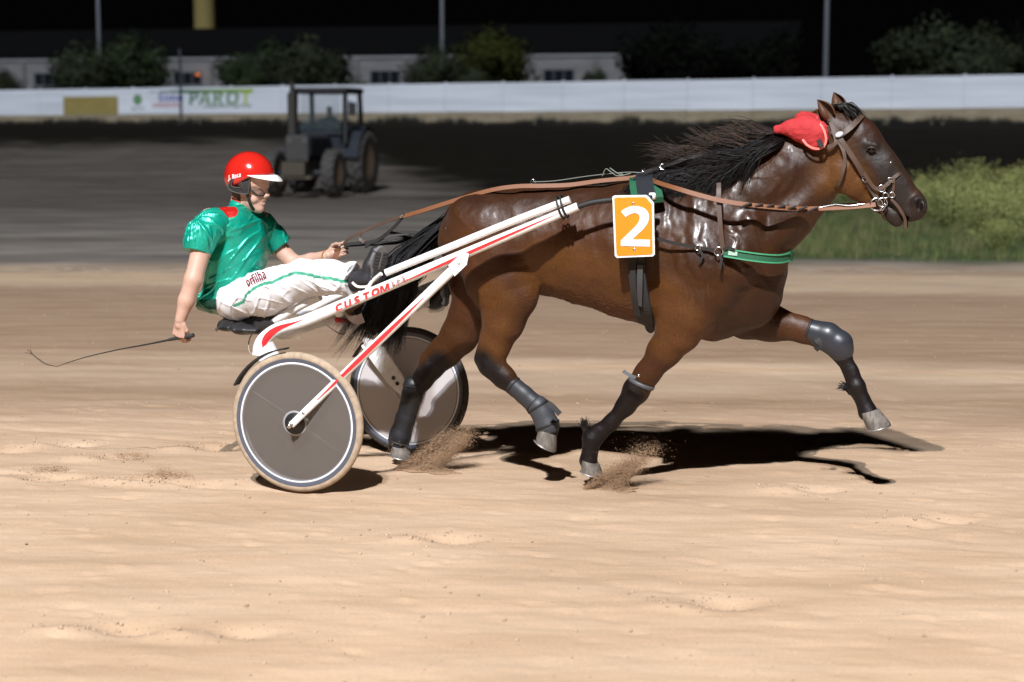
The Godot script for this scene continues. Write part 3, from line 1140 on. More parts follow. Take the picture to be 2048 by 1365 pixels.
# ---------------------------------------------------------------- weeds and grass at the right
func verge() -> void:
	var blade := begin()
	blade.set_smooth_group(-1)
	for i in 9:
		var a := i * 2.4
		var d := Vector3(cos(a), 0, sin(a)) * (0.02 + 0.01 * (i % 4))
		var s := d.normalized().cross(Vector3.UP) * 0.0035
		var b := d * 1.5
		tri3(blade, b - s, b + s, b + Vector3(0, 0.09 + 0.03 * (i % 3), 0) + d * 1.4)
	var mm := MultiMesh.new()
	mm.transform_format = MultiMesh.TRANSFORM_3D
	mm.use_colors = true
	mm.mesh = done(blade)
	var spots := []
	while spots.size() < 16000:
		var z := -rng.randf_range(23.9, 46.0)
		var x := rng.randf_range(0.0, 17.0)
		var k := n1.get_noise_2d(x * 12.0, z * 12.0 + 300.0) * 5.0
		if rng.randf() < smoothstep(-1.0, 3.5, x + k * 0.6 + (-z - 24.0) * 0.06) * smoothstep(23.6, 25.4, -z + k * 0.25):
			spots.append(Vector3(x, infield_height(x, z), z))
	mm.instance_count = spots.size()
	for i in spots.size():
		var k := n1.get_noise_2d(spots[i].x * 40.0, spots[i].z * 40.0)
		mm.set_instance_transform(i, Transform3D(Basis(Vector3.UP, rng.randf() * TAU).scaled(Vector3.ONE * rng.randf_range(0.6, 1.5) * (1.0 + k)), spots[i]))
		mm.set_instance_color(i, Color(0.10, 0.15, 0.05).lerp(Color(0.17, 0.16, 0.075), clampf(0.4 + k * 1.4, 0, 1)) * rng.randf_range(0.7, 1.2))
	var mi := MultiMeshInstance3D.new()
	mi.name = "verge_grass"
	mi.multimesh = mm
	var gm := mat(Color.WHITE, 1.0, 0.0, 0.15)
	gm.vertex_color_use_as_albedo = true
	mi.material_override = gm
	add_child(mi)
	tag(mi, "short green grass growing along the inner edge of the sand track at right", "grass", "", "stuff")
	var wm := mat(Color.WHITE, 1.0, 0.0, 0.15)
	wm.vertex_color_use_as_albedo = true
	wm.backlight_enabled = true
	wm.backlight = grey(0.3)
	var meshes := []
	for v in 3:
		var r := RandomNumberGenerator.new()
		r.seed = 400 + v
		var stems := begin()
		var leaves := begin()
		leaves.set_smooth_group(-1)
		for i in 60:
			var a := r.randf() * TAU
			var lean := r.randf_range(0.05, 0.62)
			var hh := r.randf_range(0.55, 1.0) * (1.0 - lean * 0.45)
			var tip := Vector3(cos(a) * lean, hh, sin(a) * lean)
			var foot := Vector3(cos(a) * 0.08, 0, sin(a) * 0.08)
			var bend := foot.lerp(tip, 0.5) + Vector3(0, 0.08, 0)
			stems.set_color(Color(0.12, 0.14, 0.04))
			tube(stems, [foot, bend, tip], [0.006, 0.004, 0.002], null, 3)
			for j in 110:
				var s := pow(r.randf(), 0.6)
				var p := foot.lerp(bend, minf(1, s * 2)) if s < 0.5 else bend.lerp(tip, s * 2 - 1)
				p += Vector3(r.randfn(), r.randfn(), r.randfn()) * (0.02 + 0.05 * (1.0 - s * 0.5))
				var ax := Vector3(r.randfn(), r.randfn() + 0.4, r.randfn()).normalized() * r.randf_range(0.012, 0.026)
				var sd := ax.cross(Vector3(r.randfn(), r.randfn(), r.randfn())).normalized() * r.randf_range(0.0025, 0.006)
				var yellow := clampf((s - 0.55) * 2.2, 0, 1) * r.randf()
				leaves.set_color(Color(0.28, 0.31, 0.12).lerp(Color(0.48, 0.47, 0.17), yellow) * r.randf_range(0.65, 1.25))
				tri3(leaves, p - sd, p + ax, p + sd)
				tri3(leaves, p - ax, p - sd, p + sd)
		leaves.generate_normals()
		meshes.append([done(stems), leaves.commit()])
	var where := [[1905, 32.0, 1.15, "tall yellow green weed just right of the horse's nose"], [1975, 29.5, 1.0, "bushy yellow green weed right of the horse's nose, in front"], [2035, 31.0, 1.3, "tallest yellow green weed at the right edge of the picture"], [1850, 35.0, 1.05, "yellow green weed half hidden by the horse's muzzle"], [1790, 38.0, 0.75, "low weed behind the horse's jaw"], [2090, 28.0, 1.1, "weed cut by the right edge of the picture"], [1940, 37.0, 1.35, "weed standing back behind the others at right"], [2000, 26.5, 0.62, "short weed nearest the track at right"], [1700, 42.0, 0.6, "small dim weed farther back behind the horse's neck"]]
	for i in where.size():
		var a: Array = where[i]
		var p := at_px(a[0], a[1])
		p.y = infield_height(p.x, p.z)
		var t := thing("weed_plant", a[3], "weed", p, Transform3D(Basis.IDENTITY, Vector3.ZERO), "yellow green weeds beyond the track")
		var sc := Transform3D(Basis(Vector3.UP, i * 1.3).scaled(Vector3(1.3, 0.92, 1.3) * a[2] * 1.1), Vector3.ZERO)
		part("stems", meshes[i % 3][0], wm, t).transform = sc
		part("leaves", meshes[i % 3][1], wm, t).transform = sc

# ---------------------------------------------------------------- the horse
const HZ := -0.10   # the horse's middle plane in the rig's frame

func near_seg(p: Vector3, a: Vector4, b: Vector4) -> float:   # distance outside a capsule, lateral axis left free
	var ba := Vector2(b.x - a.x, b.y - a.y)
	var q := Vector2(p.x - a.x, p.y - a.y)
	var t := clampf(q.dot(ba) / maxf(ba.length_squared(), 1e-9), 0.0, 1.0)
	return (q - ba * t).length() - lerpf(a.w, b.w, t)

func horse() -> void:
	var f := Field.new()
	f.h = 0.009
	f.zc = HZ
	# trunk
	f.chain([Vector4(0.7031, 1.2787, -0.1, 0.2478), Vector4(1.0202, 1.2666, -0.1, 0.2766), Vector4(1.2774, 1.2484, -0.1, 0.2976), Vector4(1.5566, 1.2286, -0.1, 0.3462)], 0.82, 0.05)
	f.chain([Vector4(1.5566, 1.2286, -0.1, 0.3488), Vector4(1.831, 1.204, -0.1, 0.4067)], 0.66, 0.06)
	f.chain([Vector4(1.8312, 1.1836, -0.1, 0.3814), Vector4(2.0243, 1.1628, -0.1, 0.2855)], 0.66, 0.06)
	f.chain([Vector4(1.7032, 1.0139, -0.1, 0.1791), Vector4(1.9369, 1.0029, -0.1, 0.2133), Vector4(2.0904, 1.0125, -0.1, 0.1768)], 0.75, 0.06)
	f.chain([Vector4(1.2778, 1.1707, -0.1, 0.2228), Vector4(1.5973, 1.1062, -0.1, 0.2514)], 0.80, 0.06)
	f.chain([Vector4(0.6926, 1.3335, -0.01, 0.1724), Vector4(0.6127, 1.241, -0, 0.11)], 1.0, 0.06)
	f.chain([Vector4(0.6302, 1.3226, -0.19, 0.1759), Vector4(0.5415, 1.2268, -0.2, 0.1125)], 1.0, 0.06)
	f.chain([Vector4(1.5671, 1.5228, -0.1, 0.0868), Vector4(1.8007, 1.5583, -0.1, 0.1215)], 0.6, 0.06)
	# neck
	f.chain([Vector4(1.9183, 1.4135, -0.1, 0.283), Vector4(2.178, 1.5299, -0.1, 0.2451), Vector4(2.3311, 1.6308, -0.1, 0.2087), Vector4(2.465, 1.7302, -0.1, 0.1728)], 0.42, 0.05)
	f.chain([Vector4(2.0606, 1.2899, -0.1, 0.2469), Vector4(2.2469, 1.4635, -0.1, 0.1998), Vector4(2.4011, 1.6017, -0.1, 0.1487)], 0.5, 0.05)
	f.chain([Vector4(2.1222, 1.2445, -0.045, 0.125), Vector4(2.3183, 1.4221, -0.05, 0.0843), Vector4(2.4611, 1.5713, -0.065, 0.0542)], 0.9, 0.04)
	f.chain([Vector4(2.023, 1.4438, -0.02, 0.1497), Vector4(2.265, 1.6191, -0.05, 0.1238)], 0.7, 0.05)
	# head
	f.chain([Vector4(2.4805, 1.8112, -0.1, 0.138), Vector4(2.6059, 1.7699, -0.1, 0.1473)], 0.55, 0.03)
	f.chain([Vector4(2.6059, 1.7699, -0.1, 0.1473), Vector4(2.7227, 1.651, -0.1, 0.1225), Vector4(2.8117, 1.5592, -0.1, 0.0929), Vector4(2.9098, 1.4752, -0.1, 0.0707)], 0.56, 0.025)
	f.chain([Vector4(2.5868, 1.6337, -0.065, 0.1128), Vector4(2.6361, 1.5975, -0.065, 0.0833)], 0.45, 0.025)
	f.chain([Vector4(2.5777, 1.6319, -0.135, 0.1137), Vector4(2.6275, 1.5954, -0.135, 0.0839)], 0.45, 0.025)
	f.chain([Vector4(2.6572, 1.5526, -0.1, 0.0688), Vector4(2.7558, 1.4804, -0.1, 0.0417), Vector4(2.82, 1.4226, -0.1, 0.0343), Vector4(2.8374, 1.4009, -0.1, 0.0318)], 0.75, 0.014)
	f.chain([Vector4(2.9011, 1.4434, -0.1, 0.0513), Vector4(2.9247, 1.4535, -0.1, 0.0537)], 0.85, 0.016)
	f.chain([Vector4(2.9364, 1.4916, -0.065, 0.0316), Vector4(2.9516, 1.475, -0.06, 0.0243)], 0.8, 0.018)      # nostril rims
	f.chain([Vector4(2.9301, 1.4886, -0.135, 0.0318), Vector4(2.9445, 1.4715, -0.14, 0.0245)], 0.8, 0.018)
	f.chain([Vector4(2.684, 1.7757, -0.034, 0.0194), Vector4(2.7313, 1.7661, -0.042, 0.017)], 0.8, 0.02)        # brow over the eye
	f.chain([Vector4(2.6683, 1.7744, -0.166, 0.0197), Vector4(2.7181, 1.7648, -0.158, 0.0172)], 0.8, 0.02)
	f.chain([Vector4(2.6928, 1.691, -0.038, 0.0219), Vector4(2.7892, 1.5944, -0.055, 0.017)], 0.7, 0.02)         # cheek bone
	# near hind leg
	f.chain([Vector4(0.7853, 1.2771, 0.02, 0.2338), Vector4(0.8444, 1.0805, 0.05, 0.1866), Vector4(0.8994, 0.9815, 0.06, 0.1294), Vector4(0.8557, 0.8394, 0.06, 0.096), Vector4(0.8111, 0.7267, 0.05, 0.073), Vector4(0.7807, 0.6413, 0.05, 0.0705)], 0.72, 0.05)
	f.chain([Vector4(0.9569, 1.0075, 0.07, 0.0774), Vector4(0.9211, 1.0703, 0.06, 0.1033)], 0.8, 0.05)
	f.chain([Vector4(0.7754, 0.7726, 0.05, 0.0469), Vector4(0.7255, 0.6496, 0.05, 0.034)], 0.75, 0.02)
	f.chain([Vector4(0.789, 0.6206, 0.05, 0.0731), Vector4(0.8577, 0.5577, 0.05, 0.06), Vector4(0.9262, 0.5002, 0.05, 0.0443), Vector4(1.0054, 0.4382, 0.05, 0.0442), Vector4(1.0517, 0.401, 0.05, 0.0519)], 0.75, 0.02)
	f.chain([Vector4(1.0517, 0.401, 0.05, 0.0519), Vector4(1.0763, 0.3497, 0.05, 0.0441), Vector4(1.0954, 0.2981, 0.05, 0.0597)], 0.85, 0.012)
	# far hind leg
	f.chain([Vector4(0.6621, 1.2601, -0.22, 0.2299), Vector4(0.6172, 1.023, -0.25, 0.1616), Vector4(0.5676, 0.858, -0.26, 0.1136), Vector4(0.4982, 0.7274, -0.26, 0.0978), Vector4(0.4189, 0.6354, -0.27, 0.0791), Vector4(0.3369, 0.5521, -0.27, 0.0685)], 0.72, 0.04)
	f.chain([Vector4(0.3784, 0.6724, -0.27, 0.0382), Vector4(0.2904, 0.5917, -0.27, 0.0302)], 0.75, 0.02)
	f.chain([Vector4(0.3311, 0.5464, -0.27, 0.0712), Vector4(0.2808, 0.475, -0.27, 0.0577), Vector4(0.2304, 0.4088, -0.27, 0.0495), Vector4(0.1701, 0.2524, -0.27, 0.047), Vector4(0.1427, 0.1612, -0.27, 0.0554)], 0.75, 0.02)
	f.chain([Vector4(0.1427, 0.1612, -0.27, 0.0554), Vector4(0.1364, 0.1272, -0.27, 0.0471), Vector4(0.1302, 0.0931, -0.27, 0.0554)], 0.85, 0.012)
	# near foreleg
	f.chain([Vector4(1.9103, 1.1697, 0.03, 0.2401), Vector4(1.8336, 0.9546, 0.04, 0.1508), Vector4(1.779, 0.825, 0.03, 0.106), Vector4(1.7054, 0.7242, 0.02, 0.0812), Vector4(1.6156, 0.6037, 0.01, 0.0612), Vector4(1.5561, 0.5132, 0.01, 0.064), Vector4(1.5014, 0.4313, -0, 0.0463), Vector4(1.4224, 0.3387, -0, 0.0361), Vector4(1.3587, 0.2829, 0, 0.0401), Vector4(1.3214, 0.2467, -0, 0.0518)], 0.72, 0.035)
	f.chain([Vector4(1.7145, 0.9907, 0.06, 0.1007), Vector4(1.7519, 0.8897, 0.05, 0.0857)], 0.7, 0.05)
	f.chain([Vector4(1.3214, 0.2467, -0, 0.0518), Vector4(1.311, 0.1777, -0, 0.0415), Vector4(1.3032, 0.1325, -0, 0.0493)], 0.85, 0.012)
	# far foreleg
	f.chain([Vector4(1.9369, 1.1131, -0.22, 0.2362), Vector4(2.0714, 0.8909, -0.24, 0.1182), Vector4(2.1958, 0.8616, -0.24, 0.0947), Vector4(2.3625, 0.8314, -0.24, 0.0636), Vector4(2.5231, 0.7734, -0.24, 0.0633), Vector4(2.5595, 0.7186, -0.24, 0.0456), Vector4(2.6144, 0.6213, -0.24, 0.0342), Vector4(2.6412, 0.5483, -0.24, 0.0481)], 0.72, 0.035)
	f.chain([Vector4(2.6412, 0.5483, -0.24, 0.0481), Vector4(2.6778, 0.4784, -0.24, 0.038), Vector4(2.7017, 0.4233, -0.24, 0.0506)], 0.85, 0.012)
	# muscle lines on the near side
	f.chain([Vector4(2.1376, 1.3747, 0.05, 0.0642), Vector4(2.0709, 1.1522, 0.075, 0.0743), Vector4(1.9945, 1.0242, 0.06, 0.0648)], 0.8, 0.05)
	f.chain([Vector4(1.875, 1.4453, 0.06, 0.0746), Vector4(1.996, 1.2004, 0.08, 0.0744)], 0.7, 0.05)
	f.chain([Vector4(1.718, 1.3197, 0.09, 0.0749), Vector4(1.7741, 1.0715, 0.1, 0.0849)], 0.7, 0.06)
	f.chain([Vector4(0.6484, 1.4014, 0.06, 0.0675), Vector4(0.7438, 1.1078, 0.1, 0.0724), Vector4(0.8084, 0.9139, 0.09, 0.0466)], 0.8, 0.05)
	# hollows: nostrils, mouth, eye sockets
	for s in [1.0, -1.0]:
		f.cone(v3(Vector4(2.9521, 1.4973, -0.048, 0)) * Vector3(1, 1, 0) + Vector3(0, 0, HZ + s * 0.058), 0.016, v3(Vector4(2.9434, 1.4608, -0.05, 0)) * Vector3(1, 1, 0) + Vector3(0, 0, HZ + s * 0.052), 0.013, 1.0, 0.008, 1)
	var mouth_a := v3(Vector4(2.797, 1.476, -0.1, 0))
	var mouth_b := v3(Vector4(2.8827, 1.4138, -0.1, 0))
	f.cone(mouth_a + Vector3(0, 0, 0.06), 0.006, mouth_b + Vector3(0, 0, 0.06), 0.014, 6.0, 0.006, 1)
	var muscle := FastNoiseLite.new()
	muscle.noise_type = FastNoiseLite.TYPE_SIMPLEX_SMOOTH
	muscle.frequency = 4.5
	muscle.fractal_octaves = 2
	muscle.seed = 9
	var skin_fold_a := Vector4(1.0345, 0.9814, -0.1, 0)
	var skin_fold_b := Vector4(1.4933, 0.912, -0.1, 0.0361)
	var fold_s := [Vector4(1.7809, 1.4873, -0.1, 0.0558), Vector4(1.8877, 1.2103, -0.1, 0.066)]
	var fold_n := [Vector4(1.9801, 1.5652, -0.1, 0.0554), Vector4(2.2566, 1.6177, -0.1, 0.0747)]
	var fold_c := [Vector4(2.0586, 1.4157, -0.1, 0.0503), Vector4(2.1265, 1.14, -0.1, 0.0655)]
	var fold_r := [Vector4(1.25, 1.3514, -0.1, 0.0776), Vector4(1.5175, 1.1763, -0.1, 0.1131)]
	f.detail = func(p: Vector3) -> float:
		var y := (muscle.get_noise_3dv(p) * 0.009 + muscle.get_noise_3dv(p * Vector3(2.6, 1.7, 2.6) + Vector3.ONE * 3.0) * 0.003) * smoothstep(0.5, 0.9, p.y)
		if p.y > 0.75 and p.y < 1.6:
			var wob := muscle.get_noise_3dv(p * 1.6 + Vector3(5, 2, 0)) * 3.2
			var w := clampf(1.2 - maxf(near_seg(p, fold_s[0], fold_s[1]), 0.0) / 0.06, 0.0, 1.0)
			if w > 0.0: y += sin(p.x * 88.0 + p.y * 12.0 + wob) * 0.0030 * w
			w = clampf(1.2 - maxf(near_seg(p, fold_n[0], fold_n[1]), 0.0) / 0.07, 0.0, 1.0)
			if w > 0.0: y += sin(p.x * 74.0 - p.y * 26.0 + wob * 1.4) * 0.0026 * w
			w = clampf(1.2 - maxf(near_seg(p, fold_c[0], fold_c[1]), 0.0) / 0.06, 0.0, 1.0)
			if w > 0.0: y += sin(p.x * 62.0 + p.y * 40.0 + wob * 1.8) * 0.0024 * w
			w = clampf(1.0 - maxf(near_seg(p, fold_r[0], fold_r[1]), 0.0) / 0.10, 0.0, 1.0)
			if w > 0.0: y += sin(p.x * 66.0 + p.y * 18.0 + wob * 0.5) * 0.0013 * w
		var fold := clampf(1.0 - near_seg(p, skin_fold_a, skin_fold_b) / 0.06, 0.0, 1.0)
		if fold > 0.0:
			y += sin(p.y * 330.0 + p.x * 70.0 + muscle.get_noise_3dv(p * 3.0) * 4.0) * 0.0022 * fold
		return y
	# bay: brown, with black lower legs, a dark muzzle and a lighter tan on flank, belly and cheek
	var black := [
		[Vector4(0.7439, 0.6208, -0.1, 0.0584), Vector4(0.8974, 0.4588, -0.1, 0.053)], [Vector4(0.8974, 0.4588, -0.1, 0.0794), Vector4(1.0639, 0.2397, -0.1, 0.0951)], [Vector4(0.6653, 0.6176, -0.1, 0.0426), Vector4(0.7439, 0.586, -0.1, 0.0478)],
		[Vector4(0.3951, 0.5712, -0.1, 0.0484), Vector4(0.2905, 0.4305, -0.1, 0.0756)], [Vector4(0.2905, 0.4305, -0.1, 0.108), Vector4(0.1976, 0.0823, -0.1, 0.1633)],
		[Vector4(1.5288, 0.4883, -0.1, 0.0674), Vector4(1.3773, 0.3097, -0.1, 0.0888)], [Vector4(1.3773, 0.3097, -0.1, 0.0888), Vector4(1.2702, 0.0643, -0.1, 0.1314)],
		[Vector4(2.5851, 0.7393, -0.1, 0.0748), Vector4(2.6634, 0.554, -0.1, 0.0847)], [Vector4(2.6634, 0.554, -0.1, 0.0847), Vector4(2.78, 0.3077, -0.1, 0.1245)]]
	var muzzle := [[Vector4(2.9389, 1.4585, -0.1, 0.0536), Vector4(2.8484, 1.4401, -0.1, 0.0734)], [Vector4(2.8012, 1.4027, -0.1, 0.049), Vector4(2.8497, 1.3913, -0.1, 0.0489)], [Vector4(2.7204, 1.7436, -0.1, 0.0196), Vector4(2.8456, 1.5498, -0.1, 0.0391)], [Vector4(2.6987, 1.741, -0.1, 0.0196), Vector4(2.7109, 1.7387, -0.1, 0.0196)]]
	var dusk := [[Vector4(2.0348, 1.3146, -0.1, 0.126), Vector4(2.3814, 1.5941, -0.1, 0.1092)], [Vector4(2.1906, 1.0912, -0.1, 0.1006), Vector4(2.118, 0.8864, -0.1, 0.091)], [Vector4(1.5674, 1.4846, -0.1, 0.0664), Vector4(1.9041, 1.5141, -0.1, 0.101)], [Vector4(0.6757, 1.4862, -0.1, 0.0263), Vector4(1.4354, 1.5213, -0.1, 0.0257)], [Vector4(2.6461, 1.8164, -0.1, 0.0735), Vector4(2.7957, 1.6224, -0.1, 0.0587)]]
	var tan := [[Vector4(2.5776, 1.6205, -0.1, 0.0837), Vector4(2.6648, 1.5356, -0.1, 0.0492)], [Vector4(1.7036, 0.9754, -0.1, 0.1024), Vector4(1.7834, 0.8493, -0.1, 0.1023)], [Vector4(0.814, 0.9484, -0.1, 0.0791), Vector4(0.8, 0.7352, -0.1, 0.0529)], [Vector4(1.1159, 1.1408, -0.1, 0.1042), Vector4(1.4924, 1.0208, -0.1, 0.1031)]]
	var patch := FastNoiseLite.new()
	patch.frequency = 2.2
	patch.fractal_octaves = 3
	patch.seed = 14
	var nostril := Vector4(2.9379, 1.4974, -0.1, 0.0183)
	var nostril_b := Vector4(2.953, 1.4685, -0.1, 0.0171)
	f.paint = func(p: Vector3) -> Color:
		var k := patch.get_noise_3dv(p)
		var c := Color(0.078, 0.0268, 0.0082) * (1.0 + k * 0.35)
		var w := 0.0
		for s in tan:
			w = maxf(w, 1.0 - near_seg(p, s[0], s[1]) / 0.10)
		var dk := 0.0
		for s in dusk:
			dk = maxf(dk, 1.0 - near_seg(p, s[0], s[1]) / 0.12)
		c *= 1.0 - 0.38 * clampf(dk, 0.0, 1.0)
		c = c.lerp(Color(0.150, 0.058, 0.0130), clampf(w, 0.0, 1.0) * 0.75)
		w = 0.0
		for s in muzzle:
			w = maxf(w, 1.0 - near_seg(p, s[0], s[1]) / 0.07)
		c = c.lerp(Color(0.024, 0.0175, 0.016), clampf(w, 0.0, 1.0) * 0.9)
		if near_seg(p, nostril, nostril_b) < 0.0: c = Color(0.004, 0.003, 0.003)
		w = 0.0
		if p.y < 0.85:
			for s in black:
				w = maxf(w, 1.0 - near_seg(p, s[0], s[1]) / (0.055 + k * 0.02))
		c = c.lerp(Color(0.0085, 0.006, 0.0055), clampf(w, 0.0, 1.0))
		c.a = 1.0
		return c
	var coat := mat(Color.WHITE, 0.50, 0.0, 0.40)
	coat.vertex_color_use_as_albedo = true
	coat.rim_enabled = true
	coat.rim = 0.05
	coat.rim_tint = 0.6
	coat.clearcoat_enabled = true
	coat.clearcoat = 0.65
	coat.clearcoat_roughness = 0.28
	coat.clearcoat_texture = wet_map()
	var hairs := noise_tex(0.045, 4, 62, grey(0), grey(1), 2048)
	hairs.height = 1078
	hairs.seamless = false
	hairs.as_normal_map = true
	hairs.bump_strength = 6.0
	coat.normal_enabled = true
	coat.normal_texture = hairs
	coat.normal_scale = 0.13
	coat.detail_enabled = true
	coat.detail_blend_mode = BaseMaterial3D.BLEND_MODE_MUL
	coat.detail_albedo = noise_tex(0.10, 4, 64, grey(0.70), grey(1.0), 512)
	coat.detail_uv_layer = BaseMaterial3D.DETAIL_UV_2
	coat.uv2_triplanar = true
	coat.uv2_scale = Vector3(1.2, 2.2, 1.6)
	var t := thing("horse", "bay trotting horse in full stride pulling the racing sulky", "horse", Vector3(1.3, 0, HZ), RIG)
	part("body", fused([f.run()], true), coat, t)
	horse_details(t)

func wet_map() -> ImageTexture:   # where sweat has made the coat wet: streaks on neck and shoulder, a little on rump and flank
	var w := 640
	var h := 340
	var im := Image.create(w, h, false, Image.FORMAT_RGB8)
	var nz := FastNoiseLite.new()
	nz.noise_type = FastNoiseLite.TYPE_SIMPLEX_SMOOTH
	nz.frequency = 1.0
	nz.fractal_octaves = 3
	nz.seed = 77
	var wet := [[Vector4(1.7628, 1.4871, -0.1, 0.0254), Vector4(1.8564, 1.235, -0.1, 0.0406), 0.95], [Vector4(1.8403, 1.4881, -0.1, 0.0253), Vector4(1.9197, 1.3124, -0.1, 0.0253), 0.9], [Vector4(1.9542, 1.5901, -0.1, 0.0151), Vector4(2.2073, 1.58, -0.1, 0.0349), 1.0], [Vector4(2.058, 1.4533, -0.1, 0.0201), Vector4(2.1417, 1.2915, -0.1, 0.0301), 1.0], [Vector4(2.0856, 1.3156, -0.1, 0.0101), Vector4(2.1003, 1.1899, -0.1, 0.0101), 0.9],
		[Vector4(1.8592, 1.0185, -0.1, 0.0204), Vector4(1.9363, 1.0462, -0.1, 0.0152), 0.6], [Vector4(2.2174, 1.7166, -0.1, 0.0149), Vector4(2.3552, 1.668, -0.1, 0.0347), 0.3], [Vector4(0.6756, 1.4336, -0.1, 0.0421), Vector4(1.0061, 1.4903, -0.1, 0.0364), 0.22], [Vector4(1.3031, 1.4297, -0.1, 0.0516), Vector4(1.5421, 1.3821, -0.1, 0.0512), 0.18], [Vector4(0.8832, 1.0561, -0.1, 0.0421), Vector4(0.9247, 0.9517, -0.1, 0.0263), 0.15], [Vector4(1.8085, 0.9273, -0.1, 0.0357), Vector4(1.7064, 0.7174, -0.1, 0.0206), 0.15]]
	for iy in h:
		for ix in w:
			var p := Vector3((ix + 0.5) / w * 3.8 - 0.5, (1.0 - (iy + 0.5) / h) * 2.0, 0)
			var v := 0.0
			if p.y > 0.6:
				var best := 0.0
				for q in wet:
					var d := near_seg(p, q[0], q[1])
					if d < 0.07:
						best = maxf(best, q[2] * (1.0 - maxf(d, 0.0) / 0.07))
				if best > 0.0:
					var n := nz.get_noise_2d(p.x * 34.0 + p.y * 6.0, p.y * 9.0) * 0.75 + nz.get_noise_2d(p.x * 90.0, p.y * 60.0) * 0.35
					v = clampf(smoothstep(0.30, 0.72, best * 0.75 + n * 0.75), 0.0, 1.0)
			im.set_pixel(ix, iy, Color(v, v, v))
	return ImageTexture.create_from_image(im)

func hoof(t: Node3D, top: Vector3, fwd: Vector3, down: Vector3, len_: float, label := "") -> void:
	var d := down.normalized()
	var fr := (fwd - d * fwd.dot(d)).normalized()
	var sd := fr.cross(d).normalized()
	var rings := []
	for lv in [[0.0, 0.050, 0.0], [0.15, 0.053, 0.004], [0.9, 0.064, 0.022], [1.0, 0.063, 0.023]]:
		var ring := []
		for j in 20:
			var a := TAU * j / 20
			var fx := cos(a)
			var long_ := 1.12 if fx > 0 else 0.8
			ring.append(top + d * len_ * lv[0] * (1.0 if fx > 0 else 0.82 + 0.18 * (1 + fx)) + fr * (lv[2] + fx * lv[1] * long_) + sd * sin(a) * lv[1] * 0.95)
		rings.append(ring)
	var st := begin()
	loft(st, rings)
	var m := part("hoof", done(st), M.hoof, t, label)
	st = begin()   # the shoe
	var pts := []
	for j in 15:
		var a := lerpf(-2.35, 2.35, j / 14.0)
		pts.append(top + d * (len_ * (1.0 if cos(a) > 0 else 0.82 + 0.18 * (1 + cos(a))) + 0.004) + fr * (0.022 + cos(a) * 0.058 * 1.08) + sd * sin(a) * 0.056)
	tube(st, pts, 0.009, 0.005, 6, d)
	part("horseshoe", done(st), M.shoe, m)

